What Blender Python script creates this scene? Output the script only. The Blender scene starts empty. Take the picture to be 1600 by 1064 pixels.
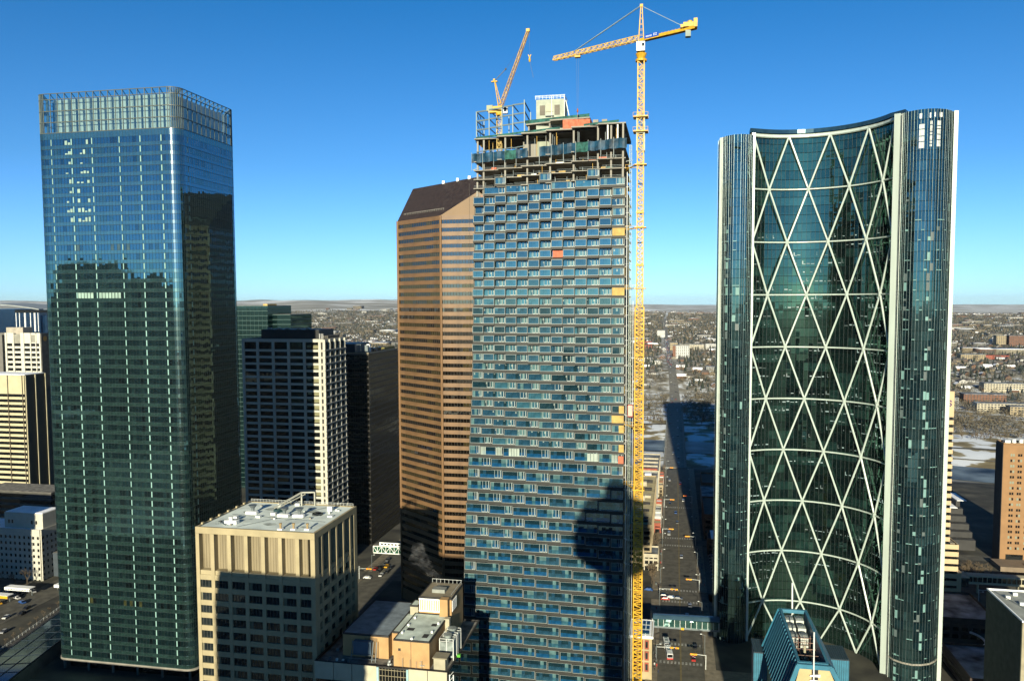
import bpy, math, random
import numpy as np
from mathutils import Vector, Matrix
random.seed(7); RNG = np.random.default_rng(7)
sc = bpy.context.scene
COL = sc.collection
# ------------------------------------------------------------------ camera
CAMZ = 160.0; HAZE_D = 1.3e-5
def camera_axes():
    pt, ro, ya = math.radians(3.69), math.radians(-.19), math.radians(11.06)
    cp, sp, cy, sy = math.cos(pt), math.sin(pt), math.cos(ya), math.sin(ya)
    f = Vector((-sy*cp, cy*cp, -sp)); r = Vector((cy, sy, 0)); u = r.cross(f)
    c, s = math.cos(ro), math.sin(ro)
    return c*r+s*u, -s*r+c*u, f
CR, CU, CF = camera_axes()
cam = bpy.data.cameras.new('camera'); camo = bpy.data.objects.new('camera', cam); COL.objects.link(camo)
camo.matrix_world = Matrix(((CR.x, CU.x, -CF.x, 0), (CR.y, CU.y, -CF.y, 0), (CR.z, CU.z, -CF.z, CAMZ), (0, 0, 0, 1)))
cam.sensor_width = 36; cam.lens = 36*1240/1600; cam.shift_x = -12/1600; cam.shift_y = 19/1600
cam.clip_start = .3; cam.clip_end = 90000
sc.camera = camo
# ------------------------------------------------------------------ light
SUN_EL, SUN_HEAD = 15.3, 2.5          # degrees; the sun stands this far east of grid south
w = bpy.data.worlds.new("World"); sc.world = w; w.use_nodes = True
nt = w.node_tree; bg = nt.nodes['Background']
sky = nt.nodes.new('ShaderNodeTexSky'); sky.sky_type = 'NISHITA'; sky.sun_disc = False
sky.sun_elevation = math.radians(SUN_EL); sky.sun_rotation = math.radians(180-SUN_HEAD)
sky.altitude = 1100; sky.air_density = 1.0; sky.dust_density = 0.4; sky.ozone_density = 3.0
tcw = nt.nodes.new('ShaderNodeTexCoord'); sxw = nt.nodes.new('ShaderNodeSeparateXYZ'); nt.links.new(tcw.outputs['Generated'], sxw.inputs[0])
rw = nt.nodes.new('ShaderNodeValToRGB'); nt.links.new(sxw.outputs['Z'], rw.inputs[0])      # clear dry winter air: cyan horizon to deep blue, the same all round
for i_, (p_, c_) in enumerate(((0., (.35, .58, .90)), (.06, (.32, .52, .86)), (.16, (.215, .435, .62)), (.36, (.073, .36, .55)), (1., (.03, .16, .26)))):
    e_ = rw.color_ramp.elements[i_] if i_ < 2 else rw.color_ramp.elements.new(p_)
    e_.position = p_; e_.color = (*c_, 1)
mw = nt.nodes.new('ShaderNodeVectorMath'); mw.operation = 'MULTIPLY'; nt.links.new(sky.outputs[0], mw.inputs[0]); nt.links.new(rw.outputs[0], mw.inputs[1])
mw2 = nt.nodes.new('ShaderNodeVectorMath'); mw2.operation = 'SCALE'; mw2.inputs['Scale'].default_value = 1.985; nt.links.new(mw.outputs[0], mw2.inputs[0])
nt.links.new(mw2.outputs[0], bg.inputs[0]); bg.inputs[1].default_value = 0.052
sun = bpy.data.lights.new('sun', 'SUN'); suno = bpy.data.objects.new('sun', sun); COL.objects.link(suno)
sun.energy = 5.0; sun.angle = math.radians(.5); sun.color = (1, .92, .70)
a, e = math.radians(SUN_HEAD), math.radians(SUN_EL)
sdir = Vector((math.sin(a)*math.cos(e), -math.cos(a)*math.cos(e), math.sin(e)))
suno.rotation_euler = sdir.to_track_quat('Z', 'Y').to_euler()
sc.view_settings.view_transform = 'Standard'; sc.view_settings.look = 'None'
sc.view_settings.exposure = 1.15; sc.view_settings.gamma = 1; sc.view_settings.use_curve_mapping = False
sc.cycles.max_bounces = 6; sc.cycles.diffuse_bounces = 2; sc.cycles.glossy_bounces = 3; sc.cycles.transparent_max_bounces = 12
# ------------------------------------------------------------------ materials
MATS = {}
def mat(name, col, rough=.8, metal=0., var=.12, scale=.35, bump=0., spec=.3, streak=False):
    if name in MATS: return MATS[name]
    col = tuple(c*.54 for c in col)
    m = bpy.data.materials.new(name); m.use_nodes = True; t = m.node_tree; b = t.nodes['Principled BSDF']
    b.inputs['Roughness'].default_value = rough; b.inputs['Metallic'].default_value = metal
    b.inputs['Specular IOR Level'].default_value = spec
    tc = t.nodes.new('ShaderNodeTexCoord'); mp = t.nodes.new('ShaderNodeMapping')
    mp.inputs['Scale'].default_value = (scale, scale, scale*(.12 if streak else 1))
    t.links.new(tc.outputs['Object'], mp.inputs[0])
    n = t.nodes.new('ShaderNodeTexNoise'); n.inputs['Scale'].default_value = 1; n.inputs['Detail'].default_value = 6
    t.links.new(mp.outputs[0], n.inputs['Vector'])
    r = t.nodes.new('ShaderNodeValToRGB'); t.links.new(n.outputs[0], r.inputs[0])
    lo = [max(0, c*(1-var*1.6)) for c in col]; hi = [min(.9, c*(1+var)) for c in col]
    r.color_ramp.elements[0].position = .3; r.color_ramp.elements[1].position = .7
    r.color_ramp.elements[0].color = (*lo, 1); r.color_ramp.elements[1].color = (*hi, 1)
    t.links.new(r.outputs[0], b.inputs['Base Color'])
    if bump:
        bp = t.nodes.new('ShaderNodeBump'); bp.inputs['Strength'].default_value = bump
        t.links.new(n.outputs[0], bp.inputs['Height']); t.links.new(bp.outputs[0], b.inputs['Normal'])
    MATS[name] = m; return m
def glass(name, body, refl=(.6, .7, .75), fac=.25, rough=.02, var=.25, scale=.5, sheen=0.):
    """reflective glazing seen from outside: dark room behind, tinted mirror in front"""
    if name in MATS: return MATS[name]
    body = tuple(c*.46 for c in body)
    m = bpy.data.materials.new(name); m.use_nodes = True; t = m.node_tree; t.nodes.remove(t.nodes['Principled BSDF'])
    out = t.nodes['Material Output']
    d = t.nodes.new('ShaderNodeBsdfDiffuse'); g = t.nodes.new('ShaderNodeBsdfGlossy')
    g.inputs['Color'].default_value = (*refl, 1); g.inputs['Roughness'].default_value = rough
    tc = t.nodes.new('ShaderNodeTexCoord'); n = t.nodes.new('ShaderNodeTexNoise'); n.inputs['Scale'].default_value = scale
    t.links.new(tc.outputs['Object'], n.inputs['Vector'])
    r = t.nodes.new('ShaderNodeValToRGB'); t.links.new(n.outputs[0], r.inputs[0])
    r.color_ramp.elements[0].position = .35; r.color_ramp.elements[1].position = .65
    r.color_ramp.elements[0].color = (*[c*(1-var) for c in body], 1); r.color_ramp.elements[1].color = (*[min(1, c*(1+var)) for c in body], 1)
    t.links.new(r.outputs[0], d.inputs[0])
    lw = t.nodes.new('ShaderNodeLayerWeight'); lw.inputs[0].default_value = .25
    ma = t.nodes.new('ShaderNodeMath'); ma.operation = 'MULTIPLY_ADD'; ma.use_clamp = True
    ma.inputs[1].default_value = .75*(1-fac); ma.inputs[2].default_value = fac
    t.links.new(lw.outputs['Fresnel'], ma.inputs[0])
    mx = t.nodes.new('ShaderNodeMixShader'); t.links.new(ma.outputs[0], mx.inputs[0])
    t.links.new(d.outputs[0], mx.inputs[1]); t.links.new(g.outputs[0], mx.inputs[2])
    if sheen:
        g2 = t.nodes.new('ShaderNodeBsdfGlossy'); g2.inputs['Color'].default_value = (.8, .95, .95, 1); g2.inputs['Roughness'].default_value = .27
        m2 = t.nodes.new('ShaderNodeMixShader'); m2.inputs[0].default_value = sheen
        t.links.new(mx.outputs[0], m2.inputs[1]); t.links.new(g2.outputs[0], m2.inputs[2]); mx = m2
    t.links.new(mx.outputs[0], out.inputs[0])
    MATS[name] = m; return m
def clear_glass(name, tint=(.75, .9, .88), fac=.18):
    m = bpy.data.materials.new(name); m.use_nodes = True; t = m.node_tree; t.nodes.remove(t.nodes['Principled BSDF'])
    tr = t.nodes.new('ShaderNodeBsdfTransparent'); tr.inputs[0].default_value = (*tint, 1)
    g = t.nodes.new('ShaderNodeBsdfGlossy'); g.inputs['Roughness'].default_value = .03; g.inputs[0].default_value = (.8, .9, .9, 1)
    mx = t.nodes.new('ShaderNodeMixShader'); mx.inputs[0].default_value = fac
    t.links.new(tr.outputs[0], mx.inputs[1]); t.links.new(g.outputs[0], mx.inputs[2]); t.links.new(mx.outputs[0], t.nodes['Material Output'].inputs[0])
    MATS[name] = m; return m
def emis(name, col, st):
    m = bpy.data.materials.new(name); m.use_nodes = True; b = m.node_tree.nodes['Principled BSDF']
    b.inputs['Base Color'].default_value = (.02, .02, .02, 1); b.inputs['Emission Color'].default_value = (*col, 1); b.inputs['Emission Strength'].default_value = st
    MATS[name] = m; return m
asphalt = mat('asphalt', (.135, .127, .10), .9, var=.25, scale=.25)
paving = mat('paving', (.28, .24, .17), .9, var=.2, scale=.4)
concrete = mat('concrete', (.36, .34, .29), .85, var=.15, scale=.3, streak=True)
concdark = mat('dark_concrete', (.12, .115, .10), .9, var=.2, scale=.3)
white = mat('white_paint', (1.3, 1.31, 1.26), .45, var=.05)
whitesteel = mat('white_steel', (.92, .95, .9), .35, var=.06, spec=.5)
snow = mat('snow', (1.35, 1.37, 1.4), .8, var=.1, scale=.15)
roofgrey = mat('roof_gravel', (.26, .245, .215), .95, var=.4, scale=.35)
roofdark = mat('roof_dark', (.05, .048, .046), .9, var=.3, scale=.25)
yellow = mat('crane_yellow', (.80, .45, .025), .5, var=.18, scale=.8)
steelgrey = mat('steel_grey', (.22, .26, .27), .5, .3, var=.15)
cable = mat('cable', (.10, .10, .10), .6)
palecable = mat('tie_bar', (.45, .52, .42), .5)
red = mat('red_paint', (.55, .05, .04), .5)
orangetarp = mat('orange_tarp', (.72, .18, .09), .7, var=.2, scale=.9)
greenmesh = mat('green_netting', (.035, .15, .125), .9, var=.4, scale=.7)
bluetarp = mat('blue_tarp', (.012, .065, .12), .6, var=.45, scale=.35)
sheath = mat('yellow_sheathing', (.62, .42, .13), .8, var=.15, scale=.6)
shingle = mat('dark_metal_roof', (.05, .035, .03), .6, var=.25, scale=.5)
rubber = mat('rubber', (.02, .02, .02), .8)
bark = mat('bark', (.11, .085, .06), .95, var=.3, scale=2)
# ------------------------------------------------------------------ mesh helpers
def tag(o, label=None, cat=None, group=None, kind=None):
    if label: o['label'] = label
    if cat: o['category'] = cat
    if group: o['group'] = group
    if kind: o['kind'] = kind
    return o
def thing(name, loc, label, cat, group=None, rz=0):
    o = bpy.data.objects.new(name, None); COL.objects.link(o); o.location = loc; o.rotation_euler = (0, 0, rz)
    o.empty_display_size = 2
    return tag(o, label, cat, group)
class MB:
    def __init__(s): s.v = []; s.f = []; s.m = []
    def poly(s, pts, m=0):
        n = len(s.v); s.v += [tuple(p) for p in pts]; s.f.append(tuple(range(n, n+len(pts)))); s.m.append(m); return s
    def box(s, x0, x1, y0, y1, z0, z1, m=0):
        if x0 > x1: x0, x1 = x1, x0
        if y0 > y1: y0, y1 = y1, y0
        n = len(s.v)
        s.v += [(x0, y0, z0), (x1, y0, z0), (x1, y1, z0), (x0, y1, z0), (x0, y0, z1), (x1, y0, z1), (x1, y1, z1), (x0, y1, z1)]
        for q in ((0, 3, 2, 1), (4, 5, 6, 7), (0, 1, 5, 4), (1, 2, 6, 5), (2, 3, 7, 6), (3, 0, 4, 7)):
            s.f.append(tuple(n+i for i in q)); s.m.append(m)
        return s
    def prism(s, pts, z0, z1, m=0, mt=None, zs=None):
        """pts counter-clockwise; zs: optional top heights"""
        n = len(s.v); k = len(pts)
        s.v += [(x, y, z0) for x, y in pts]; s.v += [(x, y, (zs[i] if zs else z1)) for i, (x, y) in enumerate(pts)]
        for i in range(k):
            j = (i+1) % k; s.f.append((n+i, n+j, n+k+j, n+k+i)); s.m.append(m)
        s.f.append(tuple(n+k+i for i in range(k))); s.m.append(m if mt is None else mt)
        s.f.append(tuple(n+i for i in reversed(range(k)))); s.m.append(m)
        return s
    def bar(s, p, q, w=.15, h=None, m=0, n=4):
        p = Vector(p); q = Vector(q); d = q-p
        if d.length < 1e-6: return s
        d.normalize(); up = Vector((0, 0, 1)) if abs(d.z) < .98 else Vector((0, 1, 0))
        a = d.cross(up).normalized(); b = a.cross(d); h = h or w; k = len(s.v)
        for c in (p, q):
            for i in range(n):
                t = 2*math.pi*(i+.5)/n; f = .5/math.cos(math.pi/n)
                s.v.append(tuple(c+a*(w*f*math.cos(t))+b*(h*f*math.sin(t))))
        for i in range(n):
            j = (i+1) % n; s.f.append((k+i, k+j, k+n+j, k+n+i)); s.m.append(m)
        s.f.append(tuple(k+i for i in reversed(range(n)))); s.f.append(tuple(k+n+i for i in range(n))); s.m += [m, m]
        return s
    def cyl(s, x, y, z0, z1, r0, r1=None, n=16, m=0):
        r1 = r0 if r1 is None else r1; k = len(s.v)
        for z, r in ((z0, r0), (z1, r1)):
            for i in range(n):
                t = 2*math.pi*i/n; s.v.append((x+r*math.cos(t), y+r*math.sin(t), z))
        for i in range(n):
            j = (i+1) % n; s.f.append((k+i, k+j, k+n+j, k+n+i)); s.m.append(m)
        s.f.append(tuple(k+i for i in reversed(range(n)))); s.f.append(tuple(k+n+i for i in range(n))); s.m += [m, m]
        return s
    def pane(s, a, b, z0, z1, m=0, jit=0.):
        """upright quad from a to b (outside on the right of a->b), tilted a little like real glazing"""
        dx, dy = b[0]-a[0], b[1]-a[1]; L = math.hypot(dx, dy) or 1; nx, ny = dy/L, -dx/L
        j1, j2 = (random.gauss(0, jit)*L, random.gauss(0, jit)*(z1-z0)) if jit else (0, 0)
        o = (-j1-j2, j1-j2, j1+j2, -j1+j2)
        P = ((a, z0), (b, z0), (b, z1), (a, z1))
        return s.poly([(p[0]+nx*q*.5, p[1]+ny*q*.5, z) for (p, z), q in zip(P, o)], m)
    def mesh(s, name, mats, org=(0, 0, 0), smooth=False):
        me = bpy.data.meshes.new(name); v = np.array(s.v, dtype=np.float64)-np.array(org)
        me.from_pydata(v.tolist(), [], s.f)
        for x in (mats if isinstance(mats, (list, tuple)) else [mats]): me.materials.append(x)
        me.polygons.foreach_set('material_index', s.m)
        if smooth: me.polygons.foreach_set('use_smooth', [True]*len(me.polygons))
        me.update(); return me
def link(name, me, parent=None, loc=(0, 0, 0), rz=0):
    o = bpy.data.objects.new(name, me); COL.objects.link(o); o.location = loc; o.rotation_euler = (0, 0, rz)
    if parent is not None: o.parent = parent
    return o
def worg(p):
    o = Vector((0, 0, 0))
    while p is not None: o = o+p.location; p = p.parent
    return o
def part(name, mb, mats, parent, smooth=False, kind=None, label=None):
    """mb in world metres; parent unrotated"""
    o = link(name, mb.mesh(name, mats, worg(parent), smooth), parent)
    if kind: o['kind'] = kind
    if label: o['label'] = label
    return o
def struct(name, mb, mats, label=None, smooth=False, kind='structure'):
    o = link(name, mb.mesh(name, mats, (0, 0, 0), smooth)); o['kind'] = kind
    if label: o['label'] = label
    return o
def solo(name, mb, mats, label, cat, group=None, org=None, smooth=False):
    v = np.array(mb.v); org = org or (float(v[:, 0].mean()), float(v[:, 1].mean()), float(v[:, 2].min()))
    o = link(name, mb.mesh(name, mats, org, smooth), None, org); return tag(o, label, cat, group)
def copy_tree(o, parent=None):
    c = o.copy(); COL.objects.link(c); c.parent = parent
    for ch in list(o.children): copy_tree(ch, c)
    return c
def path_split(pts, step, closed=True):
    out = []; k = len(pts)
    for i in range(k if closed else k-1):
        a, b = pts[i], pts[(i+1) % k]; n = max(1, round(math.hypot(b[0]-a[0], b[1]-a[1])/step))
        for j in range(n): out.append((a[0]+(b[0]-a[0])*j/n, a[1]+(b[1]-a[1])*j/n))
    if not closed: out.append(pts[-1])
    return out
def round_rect(x0, x1, y0, y1, r, n=6):
    out = []
    for cx, cy, t0 in ((x1-r, y0+r, -90), (x1-r, y1-r, 0), (x0+r, y1-r, 90), (x0+r, y0+r, 180)):
        for i in range(n+1):
            t = math.radians(t0+90*i/n); out.append((cx+r*math.cos(t), cy+r*math.sin(t)))
    return out
def offset(pts, d):
    """grow a counter-clockwise polygon outward by d"""
    k = len(pts); out = []
    for i in range(k):
        a, b, c = pts[i-1], pts[i], pts[(i+1) % k]
        n1 = Vector((b[1]-a[1], a[0]-b[0])).normalized(); n2 = Vector((c[1]-b[1], b[0]-c[0])).normalized()
        n = (n1+n2); n = n.normalized() if n.length > 1e-6 else n1
        f = d/max(.4, n.dot(n1)); out.append((b[0]+n.x*f, b[1]+n.y*f))
    return out
def band(mb, pts, z0, z1, d, m=0):
    """closed ring of rectangular section standing d proud of pts, height z0..z1"""
    o = offset(pts, d); k = len(pts)
    for i in range(k):
        j = (i+1) % k; a, b, c, e_ = pts[i], pts[j], o[i], o[j]
        mb.poly([(*c, z0), (*e_, z0), (*e_, z1), (*c, z1)], m)
        mb.poly([(*c, z1), (*e_, z1), (*b, z1), (*a, z1)], m)
        mb.poly([(*a, z0), (*b, z0), (*e_, z0), (*c, z0)], m)
    return mb
# ------------------------------------------------------------------ terrain
def sstep(a, b, x): t = np.clip((x-a)/(b-a), 0, 1); return t*t*(3-2*t)
def river_y(x): return 905-.34*(x+25)*sstep(-25, 200, x)*.95+.10*np.clip(-x-25, 0, 900)
def hgt(x, y):
    x = np.asarray(x, float); y = np.asarray(y, float); d = np.hypot(x, y)
    b = np.degrees(np.arctan2(x, y))
    ry = river_y(x)
    z = -5.5*np.exp(-((y-ry)/65.)**2)*(y > 600)
    north = y-(1290+.2*np.clip(x, -300, 300)*0)
    z = z+26*sstep(0, 330, north)*sstep(-20, 60, north)
    z = z+sstep(1700, 9000, y)*14+5*np.sin(x/310+1)*np.cos(y/420)*sstep(1500, 3000, y)
    left = 1-sstep(-21, 4, b); cosb = np.clip(np.cos(np.radians(b)), .2, 1)
    hill = sstep(4300, 9300, y/1.0)*(118*left+16)
    z = z+hill*(y > 0)+sstep(9300, 16000, y)*6*left
    rough = (np.sin(x/173+y/260)+np.sin(x/91-y/143+2)*.6+np.sin(x/480+3)*1.6)*sstep(4500, 9000, y)*5*(.35+left)
    z = z+rough
    z = z+sstep(16000, 25000, d)*(-25)
    return np.where(d < 560, 0, z)
def ground_mat():
    m = bpy.data.materials.new('ground'); m.use_nodes = True; t = m.node_tree; b = t.nodes['Principled BSDF']
    b.inputs['Roughness'].default_value = .95; b.inputs['Specular IOR Level'].default_value = .1
    N = t.nodes.new; L = t.links.new
    tc = N('ShaderNodeTexCoord'); sx = N('ShaderNodeSeparateXYZ'); L(tc.outputs['Object'], sx.inputs[0])
    def noise(scale, detail=6, sc_=(1, 1, 1)):
        mp = N('ShaderNodeMapping'); mp.inputs['Scale'].default_value = sc_; L(tc.outputs['Object'], mp.inputs[0])
        n = N('ShaderNodeTexNoise'); n.inputs['Scale'].default_value = scale; n.inputs['Detail'].default_value = detail; L(mp.outputs[0], n.inputs['Vector']); return n.outputs[0]
    def ramp(f, stops):
        r = N('ShaderNodeValToRGB'); L(f, r.inputs[0]); e = r.color_ramp.elements
        while len(e) < len(stops): e.new(.5)
        for q, (p, c) in zip(e, stops): q.position = p; q.color = (c[0]*.76, c[1]*.80, c[2]*.83, 1)
        return r.outputs[0]
    def mix(f, a_, b_):
        x = N('ShaderNodeMix'); x.data_type = 'RGBA'; L(f, x.inputs['Factor']); L(a_, x.inputs['A']); L(b_, x.inputs['B']); return x.outputs['Result']
    def mask(lo, hi):
        mr = N('ShaderNodeMapRange'); mr.interpolation_type = 'SMOOTHSTEP'; mr.inputs['From Min'].default_value = lo; mr.inputs['From Max'].default_value = hi; L(sx.outputs['Y'], mr.inputs['Value']); return mr.outputs[0]
    city = ramp(noise(.06), [(.35, (.04, .038, .034)), (.6, (.085, .078, .06)), (.75, (.15, .13, .095))])
    bank = ramp(noise(.034, 14), [(.36, (.20, .155, .085)), (.46, (.32, .26, .15)), (.52, (.78, .78, .78)), (.75, (.88, .88, .88))])
    burb = ramp(noise(.05, 12), [(.30, (.08, .075, .055)), (.44, (.22, .19, .14)), (.54, (.33, .30, .25)), (.60, (.62, .61, .59)), (.8, (.80, .80, .80))])
    mid = ramp(noise(.02, 14, (1, .5, 1)), [(.34, (.10, .10, .085)), (.46, (.24, .22, .19)), (.56, (.38, .36, .32)), (.64, (.70, .69, .67))])
    hill = ramp(noise(.0024, 14, (.6, 1.6, 1)), [(.33, (.24, .22, .18)), (.47, (.36, .34, .30)), (.53, (.55, .53, .50)), (.64, (.85, .85, .84))])
    c = mix(mask(760, 800), city, bank); c = mix(mask(1260, 1420), c, burb); c = mix(mask(2600, 4200), c, mid); c = mix(mask(4600, 6800), c, hill)
    L(c, b.inputs['Base Color']); return m
def build_ground():
    ang = np.concatenate([np.radians(np.linspace(-62, 42, 460)), np.radians(np.linspace(43.5, 296.5, 120))])
    rad = np.concatenate([[0], np.linspace(40, 720, 22), 720*(25500/720)**np.linspace(.012, 1, 200)])
    A, R_ = np.meshgrid(ang, rad); X = R_*np.sin(A); Y = R_*np.cos(A); Z = hgt(X, Y)
    Z = np.where(Y < 500, -.0, Z); nr, na = A.shape
    v = np.stack([X, Y, Z-.05], -1).reshape(-1, 3)
    i = np.arange(nr-1)[:, None]*na; j = np.arange(na)[None, :]; jn = (j+1) % na
    f = np.stack([i+j, i+na+j, i+na+jn, i+jn], -1).reshape(-1, 4)[:, ::-1]
    me = bpy.data.meshes.new('ground'); me.from_pydata(v.tolist(), [], f.tolist()); me.materials.append(ground_mat())
    me.polygons.foreach_set('use_smooth', [True]*len(me.polygons)); me.update()
    o = link('ground', me); o['kind'] = 'structure'
build_ground()
def sheet(name, pts, mats, kind='structure'):
    mb = MB(); mb.poly(pts); return struct(name, mb, mats, kind=kind)
# roads -------------------------------------------------------------
sheet('road', [(-6, -60, .02), (14, -60, .02), (14, 770, .02), (-6, 770, .02)], asphalt)
sheet('avenue_road', [(-700, 269, .03), (400, 269, .03), (400, 283, .03), (-700, 283, .03)], asphalt)
sheet('avenue_road', [(-185, 352, .03), (17, 352, .03), (17, 366, .03), (-185, 366, .03)], asphalt)
sheet('avenue_road', [(-400, 425, .03), (300, 425, .03), (300, 437, .03), (-400, 437, .03)], asphalt)
sheet('avenue_road', [(-400, 524, .03), (300, 524, .03), (300, 535, .03), (-400, 535, .03)], asphalt)
sheet('side_street', [(-176, 260, .04), (-158, 260, .04), (-158, 700, .04), (-176, 700, .04)], asphalt)
sheet('side_street', [(-345, 240, .04), (-326, 240, .04), (-336, 520, .04), (-355, 520, .04)], asphalt)
for x0, x1, y0, y1 in ((-11, -6, 284, 351), (-11, -6, 367, 424), (-11, -6, 438, 523), (-11, -6, 536, 768), (14, 19, 284, 424), (14, 19, 438, 523), (14, 19, 536, 768),
                       (19, 120, 284, 345), (-181, -176, 284, 424), (-158, -152, 284, 351), (-181, -176, 438, 700), (-158, -152, 438, 700), (-11, -6, 100, 268), (14, 19, 100, 268), (-11.5, 19, -40, -28)):
    struct('pavement', MB().box(x0, x1, y0, y1, 0, .14), paving)
mk = MB(); pm = mat('road_marking', (.42, .42, .38), .8, var=.35, scale=1); lmm = mat('worn_marking', (.16, .155, .14), .85, var=.3, scale=1)
for y in (284, 348, 367.5, 421, 438, 520, 536.5, 618):
    for i in range(12): mk.box(-5.2+i*1.6, -4.6+i*1.6+.25, y, y+2.6, .03, .045)
    for i in range(0, 10): mk.box(-5+i*.5, -4.8+i*.5, y+3.2, y+3.5, .03, .04)
struct('crosswalk_markings', mk, pm)
lm = MB(); lm.box(3.7, 3.85, 100, 765, .03, .04); lm.box(4.1, 4.25, 100, 765, .03, .04)
struct('centre_line', lm, mat('yellow_line', (.35, .25, .06), .8))
lm = MB()
for x in (-2.6, .6, 7.2, 10.6):
    for y in range(100, 760, 9): lm.box(x, x+.14, y, y+3, .03, .04)
for x in (-170, -164):
    for y in range(290, 690, 9): lm.box(x, x+.14, y, y+3, .05, .06)
struct('lane_markings', lm, lmm)
# bridge and the road beyond the river
def road_strip(name, cl, width, z_off, m, thick=0):
    mb = MB(); L_ = []
    for i, (x, y, z) in enumerate(cl):
        a_ = cl[max(0, i-1)]; b_ = cl[min(len(cl)-1, i+1)]; d = Vector((b_[0]-a_[0], b_[1]-a_[1])).normalized()
        wv = width[i] if isinstance(width, (list, tuple)) else width
        L_.append(((x-d.y*wv/2, y+d.x*wv/2, z+z_off), (x+d.y*wv/2, y-d.x*wv/2, z+z_off)))
    for (a_, b_), (c_, d_) in zip(L_, L_[1:]): mb.poly([a_, b_, d_, c_])
    return mb, L_
bcl = [(1.5, y, .6) for y in np.linspace(768, 1262, 20)]
worn = mat('worn_asphalt', (.27, .26, .22), .9, var=.25, scale=.2); mb, LL = road_strip('b', bcl, 17.5, 0, worn)
bridge = thing('road_bridge', (1.5, 768, 0), 'long straight road bridge carrying the central street over the snowy river valley', 'bridge')
d = MB(); d.box(-9.5, 12.5, 768, 1262, -.9, .5); part('deck', d, concrete, bridge); part('roadway', mb, worn, bridge)
pr = MB()
for s in (-9.5, 12.1):
    pr.box(s, s+.4, 768, 1262, .5, 1.7)
part('parapet', pr, concrete, bridge)
for y in range(800, 1250, 56):
    part('pier', MB().box(-8, 11, y, y+3.5, -9, -.9), concrete, bridge)
for y in range(790, 1260, 40):
    q = MB(); q.bar((-9.3, y, 1.7), (-9.3, y, 8.5), .22); q.bar((-9.3, y, 8.5), (-7, y, 9), .16); q.bar((12.3, y, 1.7), (12.3, y, 8.5), .22); q.bar((12.3, y, 8.5), (10, y, 9), .16)
    part('lamp_post', q, steelgrey, bridge)
cl = []
for y, x in ((1262, 1.5), (1330, 1), (1400, 0), (1480, -2), (1560, -4), (1650, -7), (1800, -11), (2000, -15), (2300, -21), (2750, -29), (3400, -38), (4300, -50), (5500, -64)):
    cl.append((x, y, 0))
cc = []
for (x0, y0, _), (x1, y1, _) in zip(cl, cl[1:]):
    n = max(2, int((y1-y0)/25))
    for i in range(n):
        x, y = x0+(x1-x0)*i/n, y0+(y1-y0)*i/n; cc.append((x, y, float(hgt(x, y))))
mb, _ = road_strip('r', cc, [17.5-4*min(1, (c[1]-1262)/400) for c in cc], .35, asphalt); struct('road_north', mb, worn)
ROADC = cc
# river
rx = np.linspace(-900, 900, 60); mb = MB()
for a_, b_ in zip(rx, rx[1:]):
    ya_, yb_ = float(river_y(a_)), float(river_y(b_))
    mb.poly([(a_, ya_-38, -3.2), (b_, yb_-38, -3.2), (b_, yb_+34, -3.2), (a_, ya_+34, -3.2)])
struct('river', mb, mat('river_ice', (.16, .20, .22), .55, var=.9, scale=.035, spec=.3))
# paths on the far bank, with snow
for k, (y0, w_) in enumerate(((985, 6), (1035, 9), (1120, 5), (1210, 6))):
    mb, _ = road_strip('p', [(x, y0+12*math.sin(x/60+k)+float(river_y(x))-905, float(hgt(x, y0+12*math.sin(x/60+k)+float(river_y(x))-905))) for x in np.linspace(-400, 560, 90)], w_, .25, paving)
    struct('path', mb, [paving, asphalt, snow, paving][k])

# ================================================================== generic gridded building
def gridtower(label, cat, x0, x1, y0, y1, z1, fh, sp, bay, pw, proud, wallm, glm, roofm=None, z0=0, name='office_building', top=None, pierproud=None, parapet=1.0, piers=True, faces='SENW', group=None, skip_w=False):
    """dark glazed core, one spandrel ring per floor, piers per bay; returns its Empty"""
    t = thing(name, ((x0+x1)/2, (y0+y1)/2, z0), label, cat, group)
    roofm = roofm or roofgrey; o = worg(t); pp = pierproud if pierproud is not None else proud+.12
    c = MB(); per = path_split([(x0, y0), (x1, y0), (x1, y1), (x0, y1)], bay)
    k = len(per)
    core = MB(); core.box(x0+.05, x1-.05, y0+.05, y1-.05, z0, z1-.3, 0); part('glazing', core, glm, t)
    part('roof', MB().box(x0+.1, x1-.1, y0+.1, y1-.1, z1-.28, z1), roofm, t)
    ring = MB(); band(ring, [(x0, y0), (x1, y0), (x1, y1), (x0, y1)], 0, sp, proud)
    rm = ring.mesh('spandrel', wallm, (o.x, o.y, 0))
    topb = top if top else sp
    z = z1-topb-fh+sp
    part('parapet', band(MB(), [(x0, y0), (x1, y0), (x1, y1), (x0, y1)], z1-topb, z1+parapet, proud+.02), wallm, t)
    while z > z0:
        link('spandrel', rm, t, (0, 0, z-z0)); z -= fh
    if piers:
        def pier(xa, xb, ya, yb): part('pier', MB().box(xa, xb, ya, yb, z0, z1+parapet*.98), wallm, t)
        nb = max(1, round((x1-x0)/bay)); ne = max(1, round((y1-y0)/bay))
        for i in range(nb+1):
            x = x0+(x1-x0)*i/nb
            if 'S' in faces: pier(x-pw/2, x+pw/2, y0-pp, y0)
            if 'N' in faces: pier(x-pw/2, x+pw/2, y1, y1+pp)
        for i in range(ne+1):
            y = y0+(y1-y0)*i/ne
            if 'E' in faces: pier(x1, x1+pp-.02, y-pw/2, y+pw/2)
            if 'W' in faces: pier(x0-pp+.02, x0, y-pw/2, y+pw/2)
    return t
def roof_box(t, x0, x1, y0, y1, z0, z1, m, name='plant_room'):
    return part(name, MB().box(x0, x1, y0, y1, z0, z1), m, t)
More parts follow.
